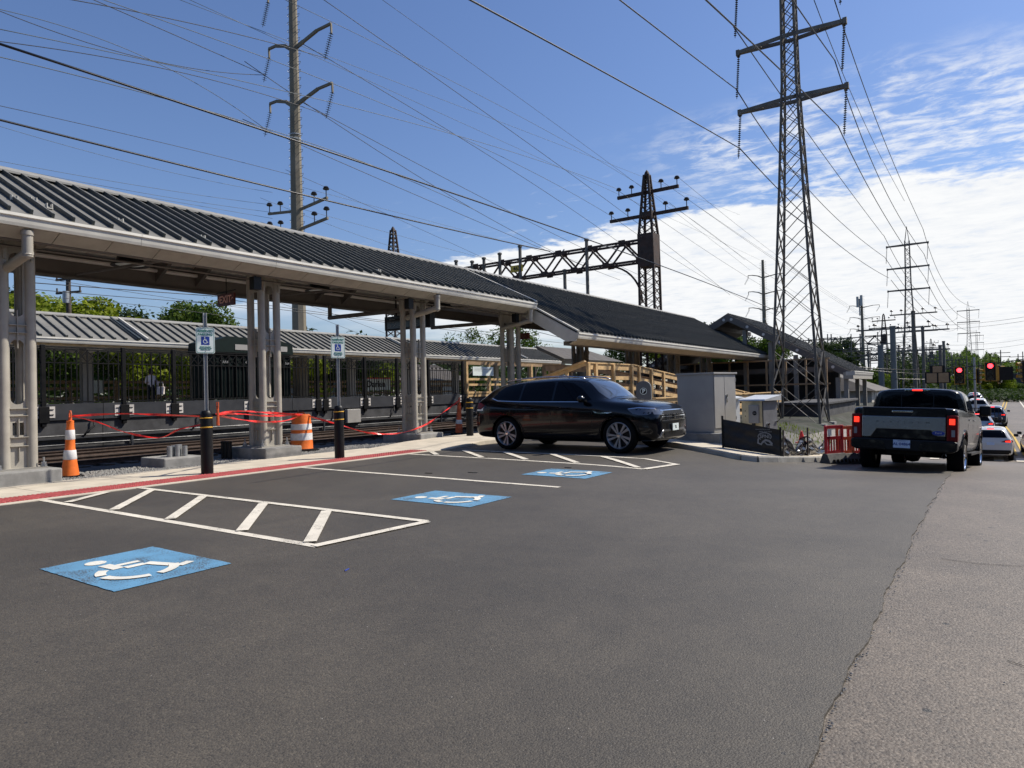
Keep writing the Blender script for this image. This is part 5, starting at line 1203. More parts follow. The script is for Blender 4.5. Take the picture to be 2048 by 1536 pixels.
st = [(-1.0,pr(.44,.70,.80,.58,.90,.78,0,.98)),(-.99,pr(.33,.80,.88,.60,1.02,.85,0,1.10)),(-.95,pr(.29,.83,.93,.66,1.12,.89,.74,1.25,.04)),(-.84,pr(.27,.85,.96,.66,1.17,.91,.68,1.37,.04)),(-.60,pr(.26,.88,.985,.66,1.19,.93,.64,1.53,.04)),(-.36,pr(.25,.9,.99,.66,1.18,.935,.62,1.61,.04)),
      (.1,pr(.24,.9,.995,.66,1.16,.935,.64,1.66,.04)),(.7,pr(.23,.91,.98,.66,1.145,.93,.66,1.70,.04)),(1.4,pr(.22,.91,.975,.66,1.13,.925,.665,1.71,.04)),(1.85,pr(.22,.91,.975,.66,1.12,.92,.65,1.695,.04)),(2.15,pr(.22,.91,.98,.66,1.11,.92,.63,1.63,.04)),
      (2.36,pr(.22,.91,.985,.66,1.12,.92,.62,1.50,.04)),(2.56,pr(.23,.9,.99,.66,1.12,.915,.66,1.33,.03)),(2.74,pr(.24,.9,.99,.66,1.115,.91,0,1.18)),(3.10,pr(.25,.9,.99,.66,1.09,.90,0,1.15)),(3.40,pr(.25,.89,.98,.64,1.05,.88,0,1.11)),(3.62,pr(.26,.86,.95,.60,1.0,.84,0,1.06)),(3.74,pr(.26,.82,.90,.58,.96,.79,0,1.0)),(3.81,pr(.28,.74,.82,.56,.88,.70,0,.92)),(3.83,pr(.34,.62,.7,.52,.72,.6,0,.78))]
sc_ = lambda st: [(x*S, [(y*S, z*S) for y, z in p]) for x, p in st]
me, bv = loft(sc_(st), m_paintk, [(0*S,.385*S),(2.98*S,.385*S)], 2, .445*S)
put('body', me, suv)
Q = lambda pts: [(a*S, b*S) for a, b in pts]
both(suv, 'cladding', bv, Q([(-.46,.30),(-.46,.42),(-.42,.60),(-.32,.745),(-.14,.84),(.1,.86),(.3,.78),(.44,.62),(.50,.44),(.56,.36),(2.42,.36),(2.5,.46),(2.56,.62),(2.68,.76),(2.86,.85),(3.08,.86),(3.28,.78),(3.42,.62),(3.48,.45),(3.5,.28),(3.4,.24),(3.43,.42),(3.35,.62),(3.2,.75),(3.0,.80),(2.8,.78),(2.63,.66),(2.54,.48),(2.52,.24),(.5,.24),(.46,.48),(.36,.66),(.17,.79),(-.06,.80),(-.26,.72),(-.39,.56),(-.42,.30)]), m_blackp, .006)
both(suv, 'door_glass', bv, Q([(1.30,1.155),(2.18,1.145),(2.28,1.17),(1.98,1.42),(1.72,1.555),(1.30,1.60)]), m_glass)
both(suv, 'door_glass', bv, Q([(.38,1.165),(1.24,1.155),(1.24,1.605),(.38,1.585)]), m_glass)
both(suv, 'quarter_glass', bv, Q([(-.52,1.29),(-.34,1.22),(.32,1.18),(.32,1.58),(-.22,1.51)]), m_glass)
both(suv, 'window_trim', bv, Q([(-.48,1.225),(-.28,1.165),(.36,1.138),(2.2,1.115),(2.2,1.128),(.36,1.152),(-.28,1.18),(-.47,1.24)]), m_chrome, .008)
for s in 'LR':
    for x0, x1, z0 in ((1.26,1.275,.42),(2.33,2.345,.42)): addp(suv, 'door_gap', bv, Q([(x0,z0),(x1,z0),(x1,1.13),(x0,1.13)]), s, m_blackp, .0022, cut=.3)
    addp(suv, 'door_gap', bv, Q([(.30,.92),(.315,.92),(.315,1.15),(.30,1.15)]), s, m_blackp, .0022)
for s in (1, -1):
    for x in (.5, 1.5): m = MB(); m.path([(x*S,s*.985*S,1.0*S),((x+.04)*S,s*1.02*S,1.005*S),((x+.2)*S,s*1.02*S,1.0*S),((x+.24)*S,s*.985*S,.995*S)], .014*S, 8); part('door_handle', m, m_paintk, suv, True, local=True)
    m = MB(); m.lathe([(0,-.11),(.07,-.1),(.1,0),(.085,.09),(0,.12)], (0,0,0), 14, 'x'); o = part('wing_mirror', m, m_paintk, suv, True, local=True); o.location = (2.12*S, s*1.06*S, 1.19*S); o.scale = (.75, 1.25, .85)
    m = MB(); m.beam((2.14*S, s*.9*S, 1.15*S), (2.12*S, s*1.0*S, 1.15*S), .1, .04); part('mirror_arm', m, m_blackp, suv, local=True)
    m = MB(); m.path([(-.25*S,s*.60*S,1.61*S),(-.1*S,s*.615*S,1.665*S),(.7*S,s*.63*S,1.715*S),(1.5*S,s*.63*S,1.715*S),(1.85*S,s*.62*S,1.68*S),(2.0*S,s*.61*S,1.635*S)], .017*S, 8); part('roof_rail', m, m_satin, suv, True, local=True)
both(suv, 'fender_badge', bv, Q([(2.36,.93),(2.48,.895),(2.86,.90),(2.74,.865),(2.5,.86),(2.42,.88)]), m_chrome, .008)
addp(suv, 'windscreen', bv, Q([(2.66,-.72),(2.70,0),(2.66,.72),(2.38,.69),(2.04,.57),(2.01,0),(2.04,-.57),(2.38,-.69)]), 'T', m_wsh, .004, cut=.07)
addp(suv, 'rear_glass', bv, Q([(-.90,-.6),(-.90,.6),(-.60,.52),(-.60,-.52)]), 'T', m_glass, .004)
both(suv, 'headlamp', bv, Q([(3.18,.96),(3.42,.985),(3.70,.96),(3.76,.88),(3.62,.83),(3.45,.83),(3.32,.86)]), m_lamp, .006)
for sgn in (1, -1):
    addp(suv, 'headlamp', bv, Q([(sgn*.50,.93),(sgn*.82,.95),(sgn*.84,.84),(sgn*.50,.82)]), 'F', m_lamp, .006)
    addp(suv, 'bumper_trim', bv, Q([(sgn*.86,.30),(sgn*.80,.28),(sgn*.52,.46),(sgn*.2,.46),(sgn*.2,.50),(sgn*.54,.51)]), 'F', m_satin, .012)
addp(suv, 'grille', bv, Q([(-.56,.66),(.56,.66),(.58,.86),(.52,.92),(-.52,.92),(-.58,.86)]), 'F', m_blackp, .006)
both(suv, 'headlamp_strip', bv, Q([(3.2,.965),(3.42,.99),(3.72,.965),(3.72,.95),(3.42,.972),(3.22,.95)]), m_chrome, .012)
for z in (.69, .775, .905): addp(suv, 'grille_bar', bv, Q([(-.62,z),(.62,z),(.62,z+.014),(-.62,z+.014)]), 'F', m_chrome, .014, cut=.2)
m = MB()
for r_ in range(3):
    for i in range(9):
        for z0 in ((.715+r_*.05),): m.box((3.82*S, (-.44+i*.11)*S, z0*S), (3.865*S, (-.44+i*.11+.06)*S, (z0+.014)*S))
part('grille_studs', m, m_satin, suv, local=True)
addp(suv, 'lower_grille', bv, Q([(-.5,.33),(.5,.33),(.5,.44),(-.5,.44)]), 'F', m_blackp, .006)
m = MB(); m.lathe([(0,.018),(.055,.018),(.062,.008),(.062,0)], (3.84*S, 0, .78*S), 24, 'x'); part('badge', m, m_blackp, suv, local=True)
m = MB(); m.lathe([(.062,.02),(.052,.02)], (3.84*S, 0, .78*S), 24, 'x')
FM = lambda u, v, h: (3.865*S+h, u, .78*S+v)
stroke(m, [(-.028,.04),(-.0,-.0),(.028,.04)], .009, FM); stroke(m, [(-.042,.025),(-.02,-.042),(0,-.005),(.02,-.042),(.042,.025)], .009, FM)
part('badge_mark', m, m_chrome, suv, local=True)
m = MB(); m.box((3.86*S, -.16*S, .47*S), (3.875*S, .16*S, .62*S)); pl = part('number_plate', m, m_signw, suv, local=True)
lettering('TL', .085, m_blackp, pl, (3.878*S, 0, .545*S), (pi/2, 0, pi/2), bold=.002)
both(suv, 'tail_lamp', bv, Q([(-.99,.98),(-.96,1.13),(-.80,1.13),(-.66,1.07),(-.78,.99)]), m_tail, .008)
both(suv, 'reverse_lamp', bv, Q([(-.99,.93),(-.99,.97),(-.77,.975),(-.70,1.02),(-.72,.94)]), m_signw, .008)
addp(suv, 'tail_lamp_bar', bv, Q([(-.8,1.0),(.8,1.0),(.8,1.08),(-.8,1.08)]), 'B', m_tail, .006)
wm = wheel_mesh(.392*S, .255*S, .285*S, 'blade'); wheels(suv, wm, (0, 2.98*S), .392*S, .865*S)
m = MB(); m.box((-.5*S, -.7*S, .26*S), (3.5*S, .7*S, .34*S)); part('underbody', m, m_blackp, suv, local=True)

# grey pickup seen from behind, nose towards +x of its own frame
tk = thing('pickup_truck', 'dark grey crew cab pickup truck with lit brake lamps and a silver tailgate band', 'pickup truck', (-1.36, 16.9, -.47), R(86))
tk.rotation_mode = 'XYZ'; tk.rotation_euler = (R(1.6), R(3.4), R(86.0)); tk.scale = (.94,)*3
def prt(zb, w, zm, zt, wt=None):
    wt = wt or w*.985
    return [(0,zb),(w*.86,zb),(w*.955,zb+.03),(w,zm),(w,zt-.30),(wt,zt-.06),(wt-.03,zt-.008),(wt*.8,zt),(wt*.4,zt+.0),(0,zt)]
st = [(-1.20,prt(.60,.985,.80,1.44)),(-1.19,prt(.58,1.0,.80,1.455)),(-.9,prt(.56,1.008,.80,1.46)),(-.2,prt(.54,1.01,.80,1.46)),(.3,prt(.52,1.01,.80,1.455)),(.62,prt(.48,1.01,.8,1.45)),(1.4,prt(.46,1.01,.8,1.44)),(2.2,prt(.46,1.01,.8,1.43)),(2.9,prt(.46,1.01,.8,1.42)),(3.4,prt(.48,1.01,.8,1.40)),(3.9,prt(.5,1.01,.8,1.37)),(4.3,prt(.5,.99,.8,1.32)),(4.5,prt(.52,.95,.8,1.24)),(4.55,prt(.56,.9,.8,1.16))]
me, bv = loft(st, m_paintg, [(0,.44),(3.68,.44)], 1, .52)
put('body', me, tk)
cabst = [(.62,[(0,1.3),(.80,1.3),(.93,1.34),(.975,1.40),(.965,1.45),(.955,1.50),(.915,1.68),(.86,1.83),(.72,1.92),(0,1.945)]),(.66,[(0,1.3),(.80,1.3),(.94,1.34),(.98,1.40),(.97,1.45),(.96,1.50),(.925,1.69),(.875,1.85),(.74,1.945),(0,1.965)]),
         (1.0,[(0,1.3),(.80,1.3),(.95,1.34),(.99,1.40),(.975,1.45),(.965,1.5),(.925,1.71),(.88,1.87),(.76,1.96),(0,1.985)]),(2.0,[(0,1.3),(.80,1.3),(.95,1.34),(.99,1.40),(.975,1.45),(.965,1.5),(.925,1.71),(.88,1.87),(.76,1.96),(0,1.985)]),
         (2.35,[(0,1.3),(.80,1.3),(.95,1.34),(.99,1.40),(.97,1.45),(.96,1.5),(.90,1.70),(.82,1.85),(.63,1.92),(0,1.94)]),(3.0,[(0,1.3),(.80,1.3),(.94,1.33),(.97,1.37),(.95,1.40),(.93,1.42),(.88,1.48),(.8,1.52),(.6,1.54),(0,1.55)]),(3.2,[(0,1.3),(.78,1.3),(.9,1.31),(.93,1.33),(.92,1.35),(.9,1.36),(.86,1.38),(.78,1.39),(.6,1.40),(0,1.41)])]
me2, bv2 = loft(cabst, m_paintg, (), 1, name='cab'); put('cab', me2, tk)
addp(tk, 'rear_window', bv2, [(-.84,1.42),(.84,1.42),(.76,1.80),(.66,1.87),(-.66,1.87),(-.76,1.80)], 'B', m_glass, .006)
for y in (-.33, .33): addp(tk, 'window_divider', bv2, [(y-.012,1.42),(y+.012,1.42),(y+.012,1.87),(y-.012,1.87)], 'B', m_blackp, .009)
both(tk, 'door_glass', bv2, [(.86,1.46),(1.62,1.455),(1.62,1.82),(.98,1.80)], m_glass); both(tk, 'door_glass', bv2, [(1.70,1.455),(2.72,1.44),(2.4,1.74),(2.25,1.80),(1.70,1.82)], m_glass)
m = MB(); m.box((.585, -.26, 1.885), (.66, .26, 1.935)); hb = part('high_brake_lamp', m, m_chrome, tk, local=True, bevel=.01)
m = MB(); m.box((.575, -.105, 1.895), (.59, .105, 1.925)); part('lit_lens', m, m_tailon, hb, local=True)
# tailgate
m = MB(); m.box((-1.265, -.79, .77), (-1.18, .79, 1.455)); tg_ = part('tailgate', m, m_paintg, tk, local=True, bevel=.02)
m = MB(); m.prism([(-.785,1.255),(.785,1.255),(.785,.80),(.62,.80),(.50,.985),(-.52,.985),(-.64,.86),(-.785,.86)], 'x', -1.283, -1.262); part('silver_band', m, m_satin, tg_, local=True, bevel=.006)
lettering('P   L   A   T   I   N   U   M', .05, m_grey, tg_, (-1.285, .0, 1.135), (pi/2, 0, -pi/2), scale=(1.9,1,1))
m = MB(); m.box((-1.29, -.20, 1.345), (-1.255, .20, 1.385)); part('tailgate_handle', m, m_chrome, tg_, local=True, bevel=.008)
m = MB(); m.prism([(-.20,1.34),(.20,1.34),(.15,1.27),(-.15,1.27)], 'x', -1.272, -1.262); part('handle_recess', m, m_blackp, tg_, local=True)
m = MB(); m.add([(-1.287, -.66+.115*cos(a*pi/14), .925+.046*sin(a*pi/14)) for a in range(28)]+[(-1.27, -.66+.12*cos(a*pi/14), .925+.05*sin(a*pi/14)) for a in range(28)], [tuple(range(28))]+[(i, (i+1) % 28, 28+(i+1) % 28, 28+i) for i in range(28)]); ob = part('oval_badge', m, m_signb, tg_, local=True)
lettering('Ford', .06, m_lightm, ob, (-1.289, -.66, .927), (pi/2, 0, -pi/2))
for s in (1, -1):
    m = MB(); m.box((-1.275, s*.80 if s > 0 else -1.0, .76), (-1.12, 1.0 if s > 0 else -.80, 1.30)); part('lamp_housing', m, m_tail, tk, local=True, bevel=.018).name = 'tail_lamp'
    m = MB()
    for q0, q1, q2, q3 in ((-.05,1.11,.05,1.125),(-.05,1.215,.05,1.23),(-.05,1.125,-.03,1.215),(.03,1.125,.05,1.215)): m.box((-1.284, s*.90+q0, q1), (-1.27, s*.90+q2, q3))
    m.box((-1.278, s*.90-.03, 1.125), (-1.27, s*.90+.03, 1.215)); part('lit_brake_lens', m, m_tailon, tk, local=True)
    m = MB(); m.box((-1.29, s*.92-.03, .86), (-1.26, s*.92+.03, 1.0)); part('reverse_lens', m, m_print, tk, local=True)
    m = MB(); m.prism([(s*.30,.54),(s*.98,.56),(s*.98,.72),(s*.42,.735),(s*.34,.68)], 'x', -1.36, -1.33); part('bumper_insert', m, m_paintg, tk, local=True)
# bumper
m = MB(); m.prism([(-1.0,.58),(-.9,.52),(.9,.52),(1.0,.58),(1.0,.74),(.92,.77),(-.92,.77),(-1.0,.74)], 'x', -1.345, -1.12); part('rear_bumper', m, m_blackp, tk, local=True, bevel=.025)
m = MB(); m.box((-1.372, -.16, .585), (-1.362, .16, .755)); pl = part('number_plate', m, m_plate, tk, local=True)
lettering('AL·04864', .082, m_plateb, pl, (-1.374, 0, .665), (pi/2, 0, -pi/2), bold=.0015)
lettering('CONNECTICUT', .022, m_plateb, pl, (-1.374, 0, .735), (pi/2, 0, -pi/2))
m = MB(); m.box((-1.368, -.165, .58), (-1.360, .165, .76)); part('plate_frame', m, m_blackp, pl, local=True)
for s in 'LR':
    for x in (.61, 1.66, 2.75): addp(tk, 'door_gap', bv, [(x,.55),(x+.014,.55),(x+.014,1.42),(x,1.42)], s, m_blackp, .003, cut=.3)
    addp(tk, 'fuel_flap', bv, [(.40,1.14),(.54,1.14),(.54,1.28),(.40,1.28)], s, m_blackp, .002) if s == 'L' else None
    addp(tk, 'arch_trim', bv, [(.52*cos(R(a)), .44+.52*sin(R(a))) for a in range(-5, 186, 10)]+[(.58*cos(R(a)), .44+.58*sin(R(a))) for a in range(185, -6, -10)], s, m_paintg, .02, cut=.2)
    addp(tk, 'arch_trim', bv, [(3.68+.52*cos(R(a)), .44+.52*sin(R(a))) for a in range(-5, 186, 10)]+[(3.68+.58*cos(R(a)), .44+.58*sin(R(a))) for a in range(185, -6, -10)], s, m_paintg, .02, cut=.2)
for s in (1, -1):
    for x in (.85, 1.85): m = MB(); m.box((x, s*1.0-.02, 1.22), (x+.2, s*1.03+.02, 1.26)); part('door_handle', m, m_chrome, tk, local=True, bevel=.008)
    m = MB(); m.box((2.5, min(s*1.06, s*1.30), 1.36), (2.62, max(s*1.06, s*1.30), 1.62)); part('wing_mirror', m, m_blackp, tk, local=True, bevel=.04)
    m = MB(); m.beam((2.58, s*.97, 1.45), (2.58, s*1.1, 1.47), .08, .05); part('mirror_arm', m, m_blackp, tk, local=True)
    m = MB(); m.beam((.75, s*.98, .46), (2.9, s*.98, .46), .16, .05); part('side_step', m, m_blackp, tk, local=True)
    m = MB(); m.box((4.50, min(s*.62,s*.92), .92), (4.6, max(s*.62,s*.92), 1.14)); part('headlamp', m, m_lamp, tk, local=True, bevel=.02)
m = MB(); m.box((4.52, -.6, .72), (4.62, .6, 1.12)); part('grille', m, m_chrome, tk, local=True, bevel=.02)
m = MB(); m.box((4.4, -.95, .42), (4.68, .95, .66)); part('front_bumper', m, m_paintg, tk, local=True, bevel=.04)
m = MB(); m.tube((-.9,-.72,.46), (-1.28,-.76,.44), .042, n=12, cap=False); part('exhaust_pipe', m, m_steelg, tk, 50, local=True)
m = MB(); m.tube((0,-.8,.42), (0,.8,.42), .06); m.lathe([(0,-.2),(.15,-.12),(.18,0),(.15,.12),(0,.2)], (0,0,.42), 16, 'y'); m.box((-.9,-.5,.5), (3.6,-.4,.62)); m.box((-.9,.4,.5), (3.6,.5,.62)); m.box((-1.0,-.35,.44), (-.45,.35,.6)); part('axle_and_frame', m, m_blackp, tk, local=True)
wm2 = wheel_mesh(.42, .31, .275, 'six', m_chrome); wheels(tk, wm2, (0, 3.68), .42, .86)

# crossover body shared by the white SUV and the queue ahead
def crossover(paint):
    t = thing('queued_car', 'x', 'car')
    st = [(-.92,pr(.5,.55,.66,.6,.78,.62,0,.84)),(-.9,pr(.34,.72,.82,.62,.9,.78,0,.96)),(-.84,pr(.3,.8,.88,.66,1.08,.82,.6,1.24,.05)),(-.66,pr(.28,.82,.91,.66,1.12,.84,.60,1.5,.05)),(-.45,pr(.27,.82,.915,.66,1.12,.85,.6,1.62,.05)),
          (.1,pr(.25,.83,.92,.66,1.1,.86,.61,1.68,.04)),(1.0,pr(.24,.83,.91,.66,1.06,.86,.61,1.69,.04)),(1.6,pr(.24,.83,.91,.66,1.04,.85,.59,1.6,.04)),(2.1,pr(.25,.83,.91,.66,1.03,.84,.6,1.28,.04)),(2.35,pr(.25,.82,.91,.66,1.02,.82,0,1.08)),(2.9,pr(.26,.8,.9,.64,.95,.78,0,1.0)),(3.3,pr(.27,.74,.82,.6,.86,.68,0,.9)),(3.48,pr(.3,.6,.66,.55,.74,.5,0,.78))]
    me, bv = loft(st, paint, [(0,.36),(2.7,.36)], 1, .40); put('body', me, t)
    addp(t, 'rear_glass', bv, [(-.66,1.16),(.66,1.16),(.52,1.52),(-.52,1.52)], 'B', m_glass, .006)
    both(t, 'door_glass', bv, [(-.05,1.12),(.82,1.10),(.82,1.55),(.0,1.53)], m_glass); both(t, 'door_glass', bv, [(.88,1.10),(1.85,1.08),(1.5,1.45),(1.2,1.55),(.88,1.56)], m_glass); both(t, 'quarter_glass', bv, [(-.55,1.22),(-.12,1.13),(-.12,1.52),(-.35,1.46)], m_glass)
    addp(t, 'windscreen', bv, [(2.3,-.6),(2.3,.6),(1.72,.5),(1.72,-.5)], 'T', m_wsh, .004)
    for s in (1, -1):
        addp(t, 'tail_lamp', bv, [(s*.40,.95),(s*.86,.93),(s*.86,1.08),(s*.60,1.04)], 'B', m_tail, .008)
        addp(t, 'brake_lens', bv, [(s*.58,.955),(s*.80,.945),(s*.80,1.02),(s*.60,1.01)], 'B', m_tailon, .014)
        addp(t, 'headlamp', bv, [(s*.42,.80),(s*.70,.84),(s*.70,.72),(s*.42,.70)], 'F', m_lamp, .008)
        m = MB(); m.box((1.72, min(s*.90,s*1.1), 1.08), (1.84, max(s*.90,s*1.1), 1.22)); part('wing_mirror', m, m_blackp, t, local=True, bevel=.03)
    both(t, 'tail_lamp', bv, [(-.86,.94),(-.86,1.06),(-.5,1.02),(-.62,.94)], m_tail, .008)
    addp(t, 'number_plate', bv, [(-.16,.80),(.16,.80),(.16,.93),(-.16,.93)], 'B', m_plate, .01)
    addp(t, 'rear_bumper', bv, [(-.8,.36),(.8,.36),(.8,.56),(-.8,.56)], 'B', m_blackp, .012)
    addp(t, 'high_brake_lamp', bv, [(-.14,1.56),(.14,1.56),(.14,1.59),(-.14,1.59)], 'B', m_tailon, .01)
    both(t, 'sill_cladding', bv, [(.42,.30),(2.28,.30),(2.28,.40),(.42,.40)], m_blackp, .008)
    wheels(t, wm3, (0, 2.7), .355, .79); return t
wm3 = wheel_mesh(.355, .22, .235, 'five')
c0 = crossover(m_paintw); c0.name = 'queued_car'; GQ = 'cars queued ahead towards the signals'
c0.location = (.12, 41.9, gz(0, 42)-.02); c0.rotation_euler = (0, R(.5), R(88)); c0['label'] = 'white crossover with lit brake lamps just right of the grey pickup'; c0['group'] = GQ
def queue(x, y, paint, lab, rz=90, sc=None, pitch=0):
    o = dup(c0, (x, y, gz(x, y)), R(rz), lab, GQ, scale=sc, swap={'body': paint}); o.rotation_euler = (0, R(pitch), R(rz)); return o
queue(-.55, 54.5, m_paints, 'silver car in the queue showing directly above the white crossover', 90, (1, 1.02, 1.05), -1)
queue(.35, 66.5, m_paintb, 'dark blue car half hidden by the mesh trailer ramp', 88, None, -1)
queue(-.75, 80, m_paintw, 'white car in the queue beside the pickup mirror, beyond the mesh ramp', 90, (1, 1.05, 1.1), -1)
queue(-1.1, 95, m_paintk, 'black car behind the farther white car in the queue', 90, (1, 1.05, 1.1), -1)
queue(-1.4, 112, m_paints, 'farthest grey car of the queue on the climbing road', 90, None, -1)
rc = queue(2.42, 43.2, m_paintr, 'dark red car cut off by the right edge of the photo', 92)
for (x, y, p_, l_) in ((9.2, 232, m_paintr, 'dark red car parked far away near the crest at right'), (12.5, 236, m_paintw, 'white car parked far away beside the red one at right'), (6.5, 228, m_paintk, 'dark car far away left of the distant red one')):
    o = queue(x, y, p_, l_, 0); o.location.z = gz(x, y); o['group'] = 'cars parked by the far crest'
tl = thing('landscape_trailer', 'black mesh ramp of a small landscaping trailer in the queue', 'trailer', (-.05, 61, gz(0,61)))
z = gz(0, 61)
m = MB(); m.box((-1.0, 59.8, z+.45), (.9, 63, z+.55)); m.box((-1, 59.8, z+.55), (-.95, 63, z+.95)); m.box((.85, 59.8, z+.55), (.9, 63, z+.95)); part('bed', m, m_blackp, tl)
m = MB()
for i in range(9): x = -1+i*.2375; m.box((x-.02, 59.78, z+.5), (x+.02, 59.82, z+1.75))
for k in range(2): m.box((-1, 59.77, z+.55+k*1.18), (.9, 59.83, z+.6+k*1.18))
part('mesh_ramp', m, m_blackp, tl)
for s in (-1.05, .95): m = MB(); m.lathe([(0,-.1),(.3,-.1),(.33,0),(.3,.1),(0,.1)], (s, 61.4, z+.33), 18, 'x'); part('wheel', m, m_rubber, tl)

# ------------------------------------------------------------ pylons, poles, masts
def lattice(t, W0, W1, H, bays, leg=.09, br=.05, mat=None, z0=0, W0y=None, W1y=None, profile=None, cross=True, legname='leg', g=1.0, double=False):
    mat = mat or m_tower
    prof = profile or [(0, W0), (H, W1)]
    def w(z):
        for (za, wa), (zb, wb) in zip(prof, prof[1:]):
            if z <= zb+1e-6: return wa+(wb-wa)*(z-za)/(zb-za)
        return prof[-1][1]
    zs = [z0]
    if isinstance(bays, int):
        q = (w(H)/w(0))**(1/bays) if w(H) < w(0) else 1; hs = [q**i for i in range(bays)]; s = sum(hs)
        for h in hs: zs.append(zs[-1]+h/s*H)
    else: zs = bays
    for sx, sy in ((1,1),(1,-1),(-1,-1),(-1,1)):
        m = MB()
        for (za, _), (zb, _) in zip(prof, prof[1:]):
            a, b = w(za)/2, w(zb)/2; p = (sx*a, sy*a, za); q = (sx*b, sy*b, zb)
            m.beam(p, q, leg, leg*.3, (0, 1, .01)); m.beam(p, q, leg*.3, leg, (0, 1, .01))
        part(legname, m, mat, t, local=True)
    for face in range(4):
        m = MB()
        for za, zb in zip(zs, zs[1:]):
            a, b = w(za)/2, w(zb)/2
            def P(s, ww, z): return {0: (s*ww, -ww, z), 1: (s*ww, ww, z), 2: (-ww, s*ww, z), 3: (ww, s*ww, z)}[face]
            m.beam(P(-1, a, za), P(1, b, zb), br, br*.4, (0,0,1)); 
            if cross: m.beam(P(1, a, za), P(-1, b, zb), br, br*.4, (0,0,1))
        part('bracing', m, mat, t, local=True)
    return zs
def string_mesh(L, n, r, name='insulator_string'):
    m = MB(); pr_ = [(.012, 0)]
    for i in range(n):
        z = -.06-(L-.12)*i/n; pr_ += [(.014, z), (r, z-.02), (r*.9, z-.035), (.02, z-.04)]
    pr_ += [(.012, -L), (0, -L)]; m.lathe(pr_, (0,0,0), 10); return m.mesh(name, m_ins, 50)
def pylon(label, loc, rz, H0, arms, base=2.0, top=.5, prof=None, bays=14, armL=2.15, br=.05, leg=.1, ins=True, group='lattice transmission towers', vee=False):
    t = thing('transmission_tower', label, 'pylon', loc, rz, group)
    lattice(t, base, top, H0, bays, leg, br, profile=prof)
    m = MB(); 
    for s in (1, -1):
        for q in (1, -1): m.beam((s*top/2, q*top/2, H0), (0, 0, H0+1.8), leg*.8, leg*.5)
    part('peak', m, m_tower, t, local=True)
    im = string_mesh(2.0, 20, .065)
    for z in arms:
        m = MB(); wz = .30
        for sx in (1, -1):
            for sy in (1, -1):
                m.beam((0, sy*wz, z), (sx*armL, sy*.05, z), .05, .17)
            m.beam((sx*armL*.55, -.15, z), (sx*armL*.55, .15, z), .05, .1)
            m.box((sx*armL-.08, -.1, z-.14), (sx*armL+.08, .1, z+.12))
        part('crossarm', m, m_tower, t, local=True)
        if ins:
            for sx in (1, -1):
                o = put('insulator_string', im, t, (sx*(armL-.02), 0, z-.12), (0, R(4)*1, 0))
    m = MB()
    for s in (1, -1):
        for q in (1, -1): m.box((s*base/2-.25, q*base/2-.25, -.4), (s*base/2+.25, q*base/2+.25, .12))
    part('footing', m, m_conc2, t, local=True)
    return t
PROF = [(0, 2.0), (10.6, .98), (15.2, .60), (20.6, .48)]
BZ = [0, 1.7, 3.3, 4.8, 6.2, 7.5, 8.7, 9.8, 10.8, 11.7, 12.5, 13.25, 13.95, 14.6, 15.2, 15.75, 16.3, 16.9, 17.45, 18.0, 18.6, 19.2, 19.8, 20.6]
zb0 = -.3
T1 = pylon('large nearest lattice transmission tower rising out of the top of the photo', (-6.78, 31.9, zb0), 0, 20.6, (14.2+.27, 17.25, 20.1), base=2.0, top=.44, prof=PROF, bays=BZ, armL=2.25, leg=.105, br=.055)
def faux(label, loc, sc, arms_extra=None):
    return dup(T1, loc, 0, label, 'lattice transmission towers', scale=sc)
# same family of tower farther down the line
T2 = faux('second lattice transmission tower right of the nearest one, with three crossarms', (-7.33,93.68,1.10), .955)
T2.location.z = -1.2
T3 = faux('third smaller lattice tower above the pickup and traffic signals', (-3.25,202.66,0.38), 1.0); T3.location.z = -1.0
T4 = faux('fourth lattice tower, small, just right of the third one', (-2.65,317.72,1.07), .98); T4.location.z = -.5
T5 = faux('tiny distant grey lattice tower left of the third one', (-18.95,499.05,1.26), 1.0); T5.location.z = -3
T6 = faux('tiny distant lattice tower right of the fourth one', (-0.46,524.17,0.71), 1.0); T6.location.z = -7
T7 = faux('tiny distant lattice tower near the right edge of the photo', (14.92,547.11,0.24), 1.0); T7.location.z = -7

